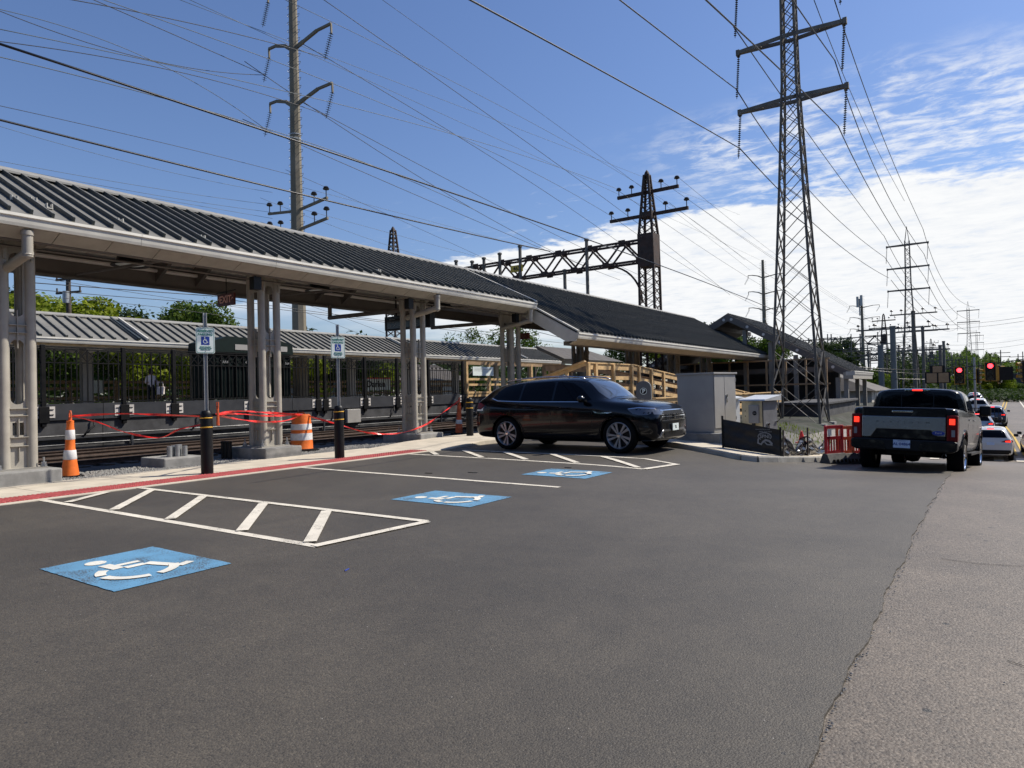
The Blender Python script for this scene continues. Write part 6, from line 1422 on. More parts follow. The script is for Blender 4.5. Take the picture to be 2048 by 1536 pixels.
# tall grey monopole with curved arms
def monopole(label, loc, H, rz=0, arms=((24.6,), ), lower=True, scale=1, rust=False, group='steel monopoles with paired arms', segs=True):
    t = thing('monopole', label, 'utility pole', loc, rz, group)
    m = MB(); m.tube((0,0,-1), (0,0,H), .46, .20, n=8); part('shaft', m, m_polet, t, 30, local=True)
    im = string_mesh(1.5, 12, .14)
    for z in arms:
        for s in (1, -1):
            m = MB(); tip = (3.3, 0, z+.30) if s > 0 else (-2.35, 0, z+.62); q = [(s*.2, 0, z-.1), (.9, 0, z+.05) if s > 0 else (-.8, 0, z+.32), (2.1, 0, z+.30) if s > 0 else (-1.7, 0, z+.60), tip]
            for a, b, wa in ((0,1,.22),(1,2,.17),(2,3,.13)): m.beam(q[a], q[b], .12, wa)
            m.beam(tip, (tip[0]+.02, 0, tip[2]-.55), .10, .08); part('arm', m, m_polet, t, local=True)
            o = put('insulator_string', im, t, (tip[0]+.02, 0, tip[2]-.5), (R(0), R(24), 0))
    if lower:
        pin = MB(); pin.tube((0,0,0), (0,0,.42), .03, n=6); pin.lathe([(.05,.36),(.17,.40),(.19,.46),(.11,.48),(.15,.52),(.10,.58),(.0,.60)], (0,0,0), 10); pm = pin.mesh('pin_insulator', m_ins, 40)
        for z in (11.3, 12.45):
            for s in (1, -1):
                m = MB(); m.beam((s*.3,0,z), (s*2.7, 0, z+.25), .12, .14); part('lower_arm', m, m_polet, t, local=True)
                for xx in (1.55, 2.6): put('pin_insulator', pm, t, (s*xx, 0, z+.07+.1*xx))
    st_ = MB()
    st_.path([(0,0,0),(.26,0,.01),(.32,0,.13),(.05,0,.18)], .017, 5); sme = st_.mesh('step_bolt', m_steelg)
    if segs:
        z = 9.0
        while z < H-.5:
            for s in (1, -1): put('step_bolt', sme, t, (s*(.46-.26*z/H), 0, z+(.2 if s > 0 else 0)), (0, 0, 0 if s > 0 else pi))
            z += .47
    for z in (16.6, 16.85): m = MB(); rr_ = .47-.26*z/H; m.lathe([(rr_,z),(rr_+.015,z+.02),(rr_+.015,z+.06),(rr_,z+.08)], (0,0,0), 8); part('steel_band', m, m_steelg, t, local=True)
    return t
MP = monopole('tall concrete grey monopole with curved double arms left of centre', (-32.9, 25.5, 0), 29, 0, (18.75, 22.1, 25.5))
MP2 = dup(MP, (-24.45,95.13,2.34), 0, 'distant steel monopole with three arm pairs left of the nearest lattice tower', scale=(.85,.85,.66)); MP2.location.z = -.5
MP3 = dup(MP, (-18.00,136.22,2.21), 0, 'distant dark monopole with antennas rising behind the brown entrance roof', scale=(.85,.85,.62)); MP3.location.z = -.5
m = MB(); x, y, z = (-18.29,135.81,16.32); m.box((x-.5, y-.2, z-1.0), (x-.15, y+.2, z+.9)); m.box((x+.1, y-.2, z-.8), (x+.5, y+.2, z+1.1)); m.tube((x, y, z-2.5), (x, y, z+.5), .12); single('antenna_cluster', m, m_steelg, 'antenna panels on top of the distant dark monopole', 'antenna', (x, y, z))

# railway catenary portal
def portal(label, loc, span=23.3, rz=0, full=True):
    t = thing('catenary_portal', label, 'catenary portal', loc, rz, 'rusty railway catenary portals')
    def mast(x, leftside=False):
        prf = [(0, 1.1), (9.6, 1.0), (11.6, .95), (15.6, .28)]
        def w(z):
            for (za, wa), (zb, wb) in zip(prf, prf[1:]):
                if z <= zb: return wa+(wb-wa)*(z-za)/(zb-za)
            return .28
        for sx, sy in ((1,1),(1,-1),(-1,-1),(-1,1)):
            m = MB()
            for (za, _), (zb, _) in zip(prf, prf[1:]): a, b = w(za)/2, w(zb)/2; m.beam((x+sx*a, sy*a, za), (x+sx*b, sy*b, zb), .15, .10, (0,1,.01))
            part('mast_leg', m, m_rust, t, local=True)
        for face in range(4):
            m = MB(); z = 0
            while z < 15.3:
                h = max(.35, w(z)*.55); a, b = w(z)/2, w(min(15.6, z+h))/2
                def P(s, ww, zz): return {0: (x+s*ww, -ww, zz), 1: (x+s*ww, ww, zz), 2: (x-ww, s*ww, zz), 3: (x+ww, s*ww, zz)}[face]
                m.beam(P(-1,a,z), P(1,b,z+h), .06, .025); m.beam(P(1,a,z), P(-1,b,z+h), .06, .025); z += h
            part('lacing', m, m_rust, t, local=True)
        m = MB(); m.box((x-.55, -.56, 9.5), (x+.55, .56, 11.65)); part('gusset_box', m, m_rust, t, local=True)
        m = MB(); m.box((x-.4, -.42, 12.75), (x+.4, .42, 13.1)); m.lathe([(.25,15.5),(.12,15.8),(0,15.95)], (x,0,0), 8); part('collar', m, m_rust, t, local=True)
        for z, L in ((12.95, 2.75), (14.45, 2.15)) if not leftside else ():
            m = MB(); m.box((x-L, -.09, z-.1), (x+L, .09, z+.1)); part('crossarm', m, m_rust, t, local=True)
            for xx in (-L+.1, -L*.52, L*.45, L-.1): put('pin_insulator', pin_me, t, (x+xx, 0, z+.1))
    mast(0); 
    if full: mast(-span, True)
    top, bot = 11.3, 9.95
    for z in (top, bot):
        for y in (.42, -.42): m = MB(); m.beam((-.4, y, z), (-span+.4, y, z), .11, .14); part('chord', m, m_rust, t, local=True)
    for y in (.42, -.42):
        m = MB(); n = 18; s = (span-1)/n
        for i in range(n):
            xa = -.5-i*s; m.beam((xa, y, top if i % 2 else bot), (xa-s, y, bot if i % 2 else top), .07, .12)
            m.box((xa-.24, y-.03, (top if i % 2 else bot)-.17), (xa+.24, y+.03, (top if i % 2 else bot)+.17))
        part('web_bracing', m, m_rust, t, local=True)
    for z in (top, bot):
        m = MB()
        for i in range(18): xa = -.5-i*s; m.beam((xa, -.42, z), (xa-s, .42, z), .05, .02)
        part('lateral_bracing', m, m_rust, t, local=True)
    for kx in (0, -span) if full else (0,):
        sg = -1 if kx == 0 else 1
        m = MB(); m.path([(kx+sg*(.55+2.6*(1-cos(R(a)))), 0, 7.2+2.7*sin(R(a))) for a in range(0, 91, 9)], .07, 6); part('knee_brace', m, m_rust, t, local=True)
    for xx, za_, zb_ in ((-4.35, 11.8, 5.6), (-6.15, 9.9, 5.0), (-9.9, 12.15, 8.3), (-11.75, 11.85, 9.2), (-13.25, 11.7, 9.2), (-14.4, 11.6, 9.4), (-16.0, 11.85, 9.4)):
        m = MB(); m.tube((xx, -.5, za_), (xx, -.5, zb_), .12, .12, n=8); m.lathe([(.17,za_),(.17,za_+.12),(.06,za_+.17)], (xx,-.5,0), 8); part('drop_post', m, m_tower, t, local=True)
        m = MB(); m.beam((xx, -.5, 11.45), (xx-.9, .4, 11.3), .07, .07); part('post_clamp', m, m_steelg, t, local=True)
    return t
pin = MB(); pin.tube((0,0,0), (0,0,.42), .03, n=6); pin.lathe([(.05,.36),(.17,.40),(.19,.46),(.11,.48),(.15,.52),(.10,.58),(.0,.60)], (0,0,0), 10); pin_me = pin.mesh('pin_insulator', m_ins, 40)
CP = portal('rusty lattice railway portal with mast and truss above the tan canopy, numbered 463', (-18.0, 41.9, 0))
m = MB(); m.box((-10.75, -.56, 10.35), (-9.65, -.53, 10.85)); pl = part('number_board', m, m_yel463, CP, local=True)
lettering('463', .42, m_blackp, pl, (-10.2, -.565, 10.6), (pi/2, 0, 0), bold=.008)
CP2 = dup(CP, (-17.0, 158.5, 0), 0, 'second rusty railway portal, small, behind the brown entrance roof')
for ch in list(CP2.children):
    if ch.name.startswith('number_board'):
        for c in list(ch.children): bpy.data.objects.remove(c)
        bpy.data.objects.remove(ch)
CP3 = dup(CP2, (-14.6, 262, 0), 0, 'third rusty railway portal, tiny, left of the card covered signals')
# wooden utility pole far left
t = thing('utility_pole', 'dark wooden utility pole behind the far canopy between the first two tan columns', 'utility pole', (-45, 18.2, 0))
m = MB(); m.tube((-45,18.2,0), (-45,18.2,9.3), .18, .13, n=10); part('shaft', m, m_bark, t, 50)
for z in (8.9, 8.1): m = MB(); m.beam((-45.9,17.9,z), (-44.1,18.5,z), .1, .12); m.tube((-45.8,17.9,z), (-45.8,17.9,z+.3), .05); m.tube((-44.2,18.5,z), (-44.2,18.5,z+.3), .05); part('crossarm', m, m_bark, t)
m = MB(); m.tube((-44.6,17.9,7.4), (-44.6,17.9,8.1), .18, n=12); part('transformer', m, m_steelg, t, 50)
# substation clutter: poles and gantries on the right
m_gpole = material('grey_green_pole', (.15, .16, .155), .6, var=.1)
GP = 'grey substation poles right of the entrance roof'
for k, (p, r_, lab) in enumerate((((-9.47,84.80,5.74), .26, 'thick grey substation pole just right of the second catenary mast'), ((-8.33,85.57,7.80), .28, 'tall thick grey substation pole with crossarm left of the second lattice tower'), ((-5.84,90.96,7.80), .16, 'thin grey substation pole right of the second lattice tower'), ((-4.90,106.27,6.41), .2, 'grey substation pole left of the card covered signal head'), ((-5.51,130.22,8.14), .2, 'slim substation pole beside the card covered signal head'), ((-7.37,99.61,10.57), .22, 'dark substation pole touching the right leg of the second lattice tower'))):
    x, y, z = p; t = thing('substation_pole', lab, 'pole', (x, y, 0), 0, GP); m = MB(); m.tube((x,y,-3), (x,y,z), r_*1.25, r_, n=12); m.lathe([(r_*1.15,z-.2),(r_*1.15,z),(0,z+.02)], (x,y,0), 12); part('shaft', m, m_gpole if k < 2 else m_tower, t, 50)
    if k in (1, 2, 5):
        for zz in (z-.35, z-2.6) if k != 1 else (z-.3,):
            m = MB(); L = 3.6 if k == 1 else 2.6; m.beam((x-L, y, zz), (x+L, y, zz), .14, .16); part('crossarm', m, m_tower, t)
            for xx in (-L+.2, -L*.5, L*.4, L-.2): put('pin_insulator', pin_me, t, (xx, 0, zz+.08))
random.seed(31)
def gantry(x, y, w_, h, lab, d=0):
    t = thing('substation_gantry', lab, 'gantry', (x, y, 0), d, 'steel gantries of the substation')
    for xx in (-w_/2, w_/2):
        m = MB(); m.tube((xx,-.25,-3), (xx,-.25,h), .07, n=6); m.tube((xx,.25,-3), (xx,.25,h), .07, n=6)
        zz = 0
        while zz < h-.8: m.beam((xx,-.25,zz), (xx,.25,zz+.8), .04, .04); zz += .8
        part('support', m, m_tower, t, local=True)
    for zz in (h, h-.7):
        m = MB(); m.beam((-w_/2,-.25,zz), (w_/2,-.25,zz), .08, .08); m.beam((-w_/2,.25,zz), (w_/2,.25,zz), .08, .08); part('beam', m, m_tower, t, local=True)
    m = MB(); n = int(w_/.8)
    for i in range(n): xx = -w_/2+i*w_/n; m.beam((xx,-.25,h if i % 2 else h-.7), (xx+w_/n,-.25,h-.7 if i % 2 else h), .04, .04)
    part('lacing', m, m_tower, t, local=True)
    for i in range(int(w_/1.6)):
        xx = -w_/2+.8+i*1.6
        if random.random() < .8: m = MB(); m.lathe([(.04,h),(.14,h+.1),(.05,h+.15),(.14,h+.3),(.05,h+.35),(.14,h+.5),(.04,h+.6),(.03,h+1.1)], (xx,0,0), 8); m.tube((xx,0,h-.7), (xx+random.uniform(-.4,.4),0,h-2.0), .03, n=5); part('bushing', m, m_ins, t, local=True)
    return t
GG = (('ATD', 0),)
for k, (p, w_, lab) in enumerate((((-17.24,103.77,5.98), 9, 'substation gantry directly above the ridge of the brown entrance roof'), ((-17.65,121.77,6.07), 10, 'substation gantry above the right slope of the brown entrance roof'), ((-14.29,118.01,6.71), 8, 'substation gantry left of the second catenary mast'),
        ((-12.38,137.65,6.28), 10, 'substation gantry behind the thick grey poles'), ((-11.21,144.54,7.54), 9, 'substation gantry at the foot of the second lattice tower'), ((-9.52,151.85,5.62), 10, 'substation gantry just right of the second lattice tower'),
        ((-8.25,177.11,6.95), 10, 'substation gantry behind the card covered signal'), ((-7.12,196.21,5.86), 12, 'substation gantry left of the first red signal'), ((-5.36,227.94,5.47), 12, 'substation gantry behind the first red signal'))):
    gantry(p[0], p[1], w_, max(3, p[2]), lab, R(random.uniform(-12, 12)))
PL = ('thin dark pole above the ridge of the brown entrance roof', 'thin dark pole over the middle of the brown roof slope', 'thin dark pole over the lower brown roof slope', 'thin dark pole left of the second catenary mast', 'thin dark pole touching the second catenary mast', 'thin dark pole between catenary mast and thick grey pole', 'thin dark pole behind the tall thick grey pole', 'thin dark pole left of the second lattice tower legs', 'thin dark pole inside the second lattice tower legs', 'thin dark pole right of the second lattice tower legs', 'thin dark pole left of the card covered signal', 'thin dark pole behind the card covered signal', 'thin dark pole right of the card covered signal', 'thin dark pole left of the first red signal')
for k, p in enumerate(((-18.98,108.60,8.97), (-20.97,131.59,10.07), (-16.95,116.11,9.26), (-16.33,128.77,8.08), (-16.17,141.02,11.00), (-14.26,136.29,9.17), (-11.57,126.00,7.67), (-13.82,160.96,11.61), (-13.78,173.20,9.87), (-9.28,151.97,8.67), (-9.18,164.25,8.17), (-8.84,176.68,8.40), (-7.78,189.60,9.05), (-6.96,202.38,8.74))):
    x, y, z = p; m = MB(); m.tube((x,y,-3), (x,y,z), .13, .08, n=6); L = 1.2+.9*((k*7) % 3)
    for q in range(3): m.beam((x-L,y,z-.6-1.7*q), (x+L,y,z-.6-1.7*q), .09, .1)
    m.beam((x-L,y,z-.6), (x+L,y,z-2.3), .05, .05); m.beam((x+L,y,z-.6), (x-L,y,z-2.3), .05, .05)
    single('substation_mast', m, m_tower, PL[k], 'pole', (x, y, -2), 'thin dark masts of the substation', fix=False)
# distant street poles with crossarms
for p, lab in (((3.48,234.04,10.11), 'distant street pole with crossarms above the second red signal'), ((7.85,249.30,9.26), 'distant street pole with crossarms at the right edge of the photo'), ((-16.13,147.20,7.92), 'dark thin pole between the two thick substation poles')):
    x, y, z = p; t = thing('street_pole', lab, 'utility pole', (x, y, 0), 0, 'distant wooden street poles'); m = MB(); m.tube((x,y,-4), (x,y,z), .17, .12, n=8); part('shaft', m, m_bark, t)
    for zz in (z-.8, z-1.9): m = MB(); m.beam((x-2.2,y,zz), (x+2.2,y,zz), .14, .16); part('crossarm', m, m_bark, t)

# wires
GW = 'overhead wires'
def wire(label, pts, r, mat=None, name='overhead_wire', grp=GW):
    P = [Vector(p) for p in pts]; q = []
    if len(P) == 3:   # quadratic through three points
        L1 = (P[1]-P[0]).length; L2 = (P[2]-P[1]).length; tm = L1/(L1+L2)
        for i in range(25):
            t = i/24; a = (t-tm)*(t-1)/((0-tm)*(0-1)); b = t*(t-1)/(tm*(tm-1)); c = t*(t-tm)/(1*(1-tm)); q.append(P[0]*a+P[1]*b+P[2]*c)
    else:
        for a, b in zip(P, P[1:]):
            L = (b-a).length; sag = L*L*.0006
            for i in range(12): t = i/12; q.append(a.lerp(b, t)-Vector((0,0,4*sag*t*(1-t))))
        q.append(P[-1])
    m = MB(); m.path(q, r, 5); return single(name, m, mat or m_wire, label, 'wire', tuple(P[0]), grp, smooth=True, fix=False)
def ext(a, b, k):  # continue a wire backwards beyond the frame
    a = Vector(a); b = Vector(b); return tuple(a+(a-b)*k)
wire('thick black cable crossing the whole sky from the left edge to the tower', [(-11.00,2.89,6.40), (-11.00,9.92,6.52), (-11.00,46.73,6.30)], 0.02, m_wired)
wire('second thick cable running just above the tan canopy roof', [(-11.00,2.98,5.35), (-11.00,9.10,5.48), (-11.00,17.99,5.81)], 0.017, m_wired)
wire('thin wire just under the upper thick cable at the left edge', [(-22.00,6.30,10.90), (-22.00,15.46,11.62), (-22.00,28.47,11.19)], 0.014, m_wireg)
wire('conductor to the left insulator of the lowest arm of the nearest lattice tower', [(-8.60,10.42,9.56), (-8.60,16.97,10.39), (-8.60,30.26,11.94)], 0.022, m_wire)
wire('conductor to the left insulator of the middle arm of the nearest lattice tower', [(-8.60,17.86,12.95), (-8.60,22.77,13.55), (-8.60,29.91,14.45)], 0.022, m_wire)
wire('conductor crossing the nearest lattice tower to its lower right insulator', [(-5.00,14.32,10.15), (-5.00,22.92,11.42), (-5.00,32.45,12.73)], 0.022, m_wire)
wire('conductor entering from the top to the upper right insulator of the nearest tower', [(-4.90,23.26,14.12), (-4.90,27.36,14.64), (-4.90,31.43,15.20)], 0.022, m_wire)
wire('conductor from the lower left insulator of the nearest tower towards the second one', [(-8.64,30.40,11.99), (-9.29,48.23,12.41), (-8.96,89.91,13.73)], 0.026, m_wire)
wire('conductor from the middle left insulator of the nearest tower towards the second one', [(-8.71,30.30,14.62), (-10.26,53.60,15.76), (-9.27,89.66,16.13)], 0.026, m_wire)
wire('conductor from the upper left insulator of the nearest tower towards the second one', [(-8.73,30.25,17.38), (-9.58,54.03,18.76), (-9.39,89.53,18.75)], 0.026, m_wire)
wire('conductor from the lower right insulator of the nearest tower to the second one', [(-5.40,35.07,13.64), (-6.40,58.74,15.14), (-5.59,93.48,13.84)], 0.026, m_wire)
wire('conductor from the middle right insulator of the nearest tower to the second one', [(-5.45,34.98,16.75), (-6.31,62.44,17.13), (-5.61,93.42,16.61)], 0.026, m_wire)
wire('conductor on the far right from the top of the frame down to the second tower', [(-5.38,34.99,19.58), (-6.07,50.35,20.93), (-5.63,93.36,19.56)], 0.026, m_wire)
wire('thin shield wire right of the nearest tower', [(-6.17,34.44,19.60), (-7.23,55.62,21.82), (-7.33,92.13,22.91)], 0.02, m_wire)
wire('conductor between the second and third towers, lowest left', [(-8.88,91.19,13.65), (-7.22,128.97,11.19), (-5.08,197.49,15.04)], 0.03, m_wire)
wire('conductor between the second and third towers, middle left', [(-9.39,90.79,16.31), (-7.83,128.52,13.23), (-5.33,197.29,17.11)], 0.03, m_wire)
wire('conductor between the second and third towers, upper left', [(-9.46,90.70,18.97), (-8.43,128.06,15.68), (-5.45,197.16,19.91)], 0.03, m_wire)
wire('conductor between the second and third towers, lowest right', [(-5.59,93.48,13.84), (-4.87,130.60,12.17), (-1.83,199.78,13.73)], 0.03, m_wire)
wire('conductor between the second and third towers, middle right', [(-5.61,93.42,16.61), (-5.13,130.38,14.77), (-1.76,199.79,16.40)], 0.03, m_wire)
wire('conductor between the second and third towers, upper right', [(-5.63,93.36,19.56), (-5.38,130.16,18.02), (-1.78,199.73,19.44)], 0.03, m_wire)
wire('conductor reaching the upper left insulator of the monopole', [(-34.00,10.61,20.43), (-34.00,17.16,20.42), (-34.00,24.29,20.32)], 0.02, m_wire)
wire('conductor reaching the lower left insulator of the monopole', [(-34.00,10.58,18.15), (-34.00,17.13,18.65), (-34.00,24.22,17.13)], 0.016, m_wireg)
wire('conductor from the left edge passing behind the monopole arms', [(-34.00,10.64,18.24), (-34.00,16.64,18.46), (-34.00,24.29,20.32)], 0.018, m_wire)
wire('conductor from the left edge to the upper right insulator of the monopole', [(-31.00,11.95,18.12), (-31.00,19.59,19.97), (-31.00,26.43,21.19)], 0.02, m_wire)
wire('conductor from the left edge to the lower right insulator of the monopole', [(-31.00,9.50,15.33), (-31.00,16.75,16.93), (-31.00,26.34,17.81)], 0.018, m_wire)
wire('conductor leaving the upper right insulator of the monopole', [(-33.00,26.29,22.62), (-33.00,43.54,21.10), (-33.00,77.05,16.50)], 0.02, m_wire)
wire('conductor leaving the lower right insulator of the monopole', [(-33.00,26.20,19.06), (-33.00,43.40,17.30), (-33.00,76.93,14.67)], 0.02, m_wire)
wire('conductor leaving the upper left insulator of the monopole', [(-33.00,22.29,20.04), (-33.00,34.31,17.46), (-33.00,68.67,13.66)], 0.02, m_wire)
wire('conductor leaving the lower left insulator of the monopole', [(-33.00,22.10,16.78), (-33.00,35.25,15.76), (-33.00,63.92,13.87)], 0.02, m_wire)
wire('steep wire from the top edge crossing to the right of the catenary mast', [(-26.00,20.51,20.98), (-26.00,34.41,19.59), (-26.00,85.35,13.02)], 0.018, m_wire)
wire('steep wire from the top edge left of centre descending to the right', [(-30.00,28.40,26.04), (-30.00,42.98,25.14), (-30.00,109.10,19.84)], 0.014, m_wire)
wire('pale wire from the top edge over the middle of the sky', [(-32.00,22.54,23.92), (-32.00,38.75,24.74), (-32.00,113.62,22.35)], 0.016, m_wireg)
wire('upper wire of the pair over the middle of the sky', [(-34.00,16.89,22.17), (-34.00,38.75,24.17), (-34.00,118.49,31.10)], 0.014, m_wireg)
wire('lower wire of the pair over the middle of the sky', [(-34.00,17.23,22.57), (-34.00,41.06,23.19), (-34.00,130.47,25.09)], 0.014, m_wireg)
wire('thin wire from the upper left across to the catenary mast arms', [(-20.50,5.78,10.90), (-20.50,15.26,12.51), (-20.50,42.64,15.32)], 0.012, m_wireg)
wire('thin wire across the sky to the lower catenary mast arm', [(-20.70,7.99,12.99), (-20.70,20.40,13.85), (-20.70,41.93,13.35)], 0.012, m_wireg)
wire('thin wire from the left edge that ends on the monopole shaft', [(-33.00,10.23,13.72), (-33.00,16.56,14.13), (-33.00,25.49,14.50)], 0.014, m_wire)
wire('thin wire from the monopole shaft down to the right', [(-33.00,24.84,14.70), (-33.00,34.19,13.60), (-33.00,50.45,11.42)], 0.012, m_wire)
wire('first thin wire of the low bundle running to the lower arms of the monopole', [(-34.00,10.53,13.30), (-34.00,17.04,13.14), (-34.00,24.65,13.52)], 0.01, m_wireg)
wire('second thin wire of the low bundle running to the lower arms of the monopole', [(-34.00,10.51,11.75), (-34.00,17.02,12.10), (-34.00,24.63,12.78)], 0.01, m_wireg)
wire('third thin wire of the low bundle running to the lower arms of the monopole', [(-34.00,10.51,11.55), (-34.00,17.01,11.77), (-34.00,24.62,12.34)], 0.01, m_wireg)
wire('fourth thin wire of the low bundle running to the lower arms of the monopole', [(-34.00,10.50,11.21), (-34.00,17.01,11.60), (-34.00,24.61,11.98)], 0.01, m_wireg)
wire('first thin wire leaving the lower arms of the monopole towards the right', [(-33.00,25.70,13.94), (-33.00,46.02,14.23), (-33.00,75.45,14.49)], 0.01, m_wireg)
wire('second thin wire leaving the lower arms of the monopole towards the right', [(-33.00,25.84,12.64), (-33.00,44.55,12.34), (-33.00,61.63,12.18)], 0.01, m_wireg)
wire('third thin wire leaving the lower arms of the monopole towards the right', [(-33.00,23.12,12.68), (-33.00,35.12,11.48), (-33.00,43.16,11.13)], 0.01, m_wireg)
wire('fourth thin wire leaving the lower arms of the monopole towards the right', [(-33.00,23.09,11.33), (-33.00,35.09,10.60), (-33.00,41.24,10.76)], 0.01, m_wireg)
wire('first signal wire from the catenary mast arms to the distant portal', [(-17.50,48.28,15.25), (-18.22,70.01,15.13), (-17.03,152.59,12.65)], .012, m_wire)
wire('second signal wire from the catenary mast arms to the distant portal', [(-17.50,46.30,16.42), (-19.00,69.44,16.66), (-18.22,151.75,14.17)], .012, m_wire)
wire('third signal wire from the catenary mast arms to the distant portal', [(-17.50,36.39,13.23), (-19.92,68.86,12.93), (-21.93,149.18,12.29)], .012, m_wire)
wire('fourth signal wire from the catenary mast arms to the distant portal', [(-17.50,35.45,11.51), (-20.79,68.28,10.95), (-22.78,148.61,11.12)], .012, m_wire)
wire('fifth signal wire from the catenary mast arms to the distant portal', [(-17.50,44.38,14.23), (-17.87,70.29,12.87), (-17.47,152.31,11.66)], .012, m_wire)
wire('sixth signal wire from the catenary mast arms to the distant portal', [(-17.50,42.90,15.41), (-19.82,68.87,16.68), (-17.83,152.03,13.37)], .012, m_wire)
wire('thick trolley cable under the left end of the canopy', [(-36.00,12.43,7.04), (-36.00,17.42,7.20), (-36.00,24.38,7.46)], 0.022, m_wired)
wire('second trolley cable under the left end of the canopy', [(-36.00,12.42,6.75), (-36.00,17.42,6.82), (-36.00,24.37,7.01)], 0.016, m_wired)
wire('sagging wire crossing the gap above the far trees', [(-36.00,12.31,7.40), (-36.00,18.44,7.05), (-36.00,25.05,6.83)], 0.012, m_wire)
wire('thin wire crossing the gap above the far roof', [(-30.00,10.35,5.60), (-30.00,14.51,5.64), (-30.00,20.29,5.38)], 0.01, m_wire)
wire('first slanting wire behind the second tan column', [(-40.00,27.78,8.45), (-40.00,35.71,6.57), (-40.00,44.79,4.27)], 0.012, m_wire)
wire('second slanting wire behind the second tan column', [(-40.00,27.79,8.86), (-40.00,35.73,7.34), (-40.00,47.52,4.56)], 0.012, m_wire)
wire('contact wire over the tracks seen through the canopy', [(-24.00,16.62,5.16), (-24.00,28.57,4.96), (-24.00,43.08,4.78)], 0.012, m_wire)
wire('messenger wire over the tracks seen through the canopy', [(-24.00,15.40,5.32), (-24.00,23.33,5.12), (-24.00,37.73,5.14)], 0.012, m_wire)
wire('cable above the hipped roof right of the tan canopy', [(-23.00,35.38,5.26), (-23.00,42.73,4.70), (-23.00,53.18,3.90)], 0.018, m_wired)
wire('upper street wire crossing to the right edge below the third tower arms', [(-11.22,126.19,10.74), (-2.35,120.20,9.96), (4.97,113.11,9.96)], 0.02, m_wire)
wire('lower street wire crossing to the right edge below the third tower arms', [(-11.24,126.19,10.09), (-2.37,120.20,9.37), (4.96,113.11,9.43)], 0.02, m_wire)
wire('far wire at the right edge above the tree line, upper', [(-8.17,177.12,9.71), (-0.02,170.63,9.14), (7.07,163.37,9.53)], 0.02, m_wire)
wire('far wire at the right edge above the tree line, lower', [(-8.20,177.12,8.61), (-0.05,170.62,8.11), (7.04,163.37,8.58)], 0.02, m_wire)
wire('span wire holding the traffic signals, upper', [(-9.60,51.82,3.17), (-2.66,56.67,2.40), (2.36,55.29,2.89)], 0.028, m_wired)
wire('span wire holding the traffic signals, middle', [(-7.87,53.03,2.66), (-2.09,57.08,2.03), (2.34,55.29,2.18)], 0.018, m_wired)
wire('span wire holding the traffic signals, lower', [(-5.29,54.85,1.77), (-1.23,57.68,1.61), (2.32,55.29,1.56)], 0.03, m_wired)

# ------------------------------------------------------------ trees and bushes
def crown_mb(rx, ry, rz, n, leaf, seed, lobes=14, flat=.75):
    rnd = random.Random(seed); m = MB(); L = []
    for i in range(lobes):
        a = rnd.uniform(0, 2*pi); e = rnd.uniform(-.5, 1.2); q = rnd.uniform(.45, .82)
        L.append((Vector((rx*q*cos(a)*cos(e), ry*q*sin(a)*cos(e), rz*q*sin(e))), rnd.uniform(.26, .46)))
    for i in range(n):
        c, s = rnd.choice(L); d = Vector((rnd.gauss(0,1), rnd.gauss(0,1), rnd.gauss(0,1)*flat)).normalized()
        p = c+Vector((d.x*rx, d.y*ry, d.z*rz))*s*rnd.uniform(.72, 1.12)
        u = Vector((rnd.gauss(0,1), rnd.gauss(0,1), rnd.gauss(0,.6))).normalized(); w_ = (u.cross(d+Vector((.01,0,0)))).normalized()
        k = leaf*rnd.uniform(.6, 1.35); u *= k; w_ *= k*.62
        m.v += [tuple(p-u), tuple(p+w_), tuple(p+u), tuple(p-w_)]; b = len(m.v); m.f.append((b-4, b-3, b-2, b-1)); m.m.append(0)
    return m
def tree_proto(name, lab, rx, ry, rz, h, n, leaf, mat, seed, lobes=14):
    t = thing(name, lab, 'tree', (0, 0, -50), 0)
    part('crown', (lambda mb: setattr(mb, 'v', [(x, y, z+h) for x, y, z in mb.v]) or mb)(crown_mb(rx, ry, rz, n, leaf, seed, lobes)), mat, t, local=True, fix=False)
    rnd = random.Random(seed); m = MB(); m.path([(0,0,-1),(rnd.uniform(-.1,.1),0,h*.45),(rnd.uniform(-.2,.2),.1,h)], max(.12, rx*.055), 8)
    for k in range(6):
        a = k*1.05+rnd.random(); z = h*rnd.uniform(.4,.85); m.path([(0,0,z),(rx*.3*cos(a),ry*.3*sin(a),z+rz*.25),(rx*.62*cos(a),ry*.62*sin(a),z+rz*.5)], .06*max(1, rx*.3), 5)
    part('trunk', m, m_bark, t, True, local=True); return t
def bush_proto(lab, rx, ry, rz, n, leaf, mat, seed):
    return single('bush', (lambda mb: setattr(mb, 'v', [(x, y, z+rz*.6) for x, y, z in mb.v]) or mb)(crown_mb(rx, ry, rz, n, leaf, seed, 10)), mat, lab, 'bush', (0,0,0), fix=False)
TG = 'trees behind the far platform'
ty = tree_proto('broadleaf_tree', 'x', 4.6, 4.6, 3.6, 6.2, 9000, .17, m_leafy, 1, 18)
tgm = tree_proto('broadleaf_tree', 'x', 3.8, 3.8, 3.4, 6.2, 8000, .15, m_leafg, 2, 16)
tdk = tree_proto('dark_tree', 'x', 3.8, 3.8, 3.6, 6.0, 7500, .16, m_leafd, 3, 14)
tsp = tree_proto('sparse_tree', 'x', 2.6, 2.6, 2.6, 6.3, 1700, .12, m_leafg, 4, 12)
PR = {'y': ty, 'g': tgm, 'd': tdk, 's': tsp}; used = set()
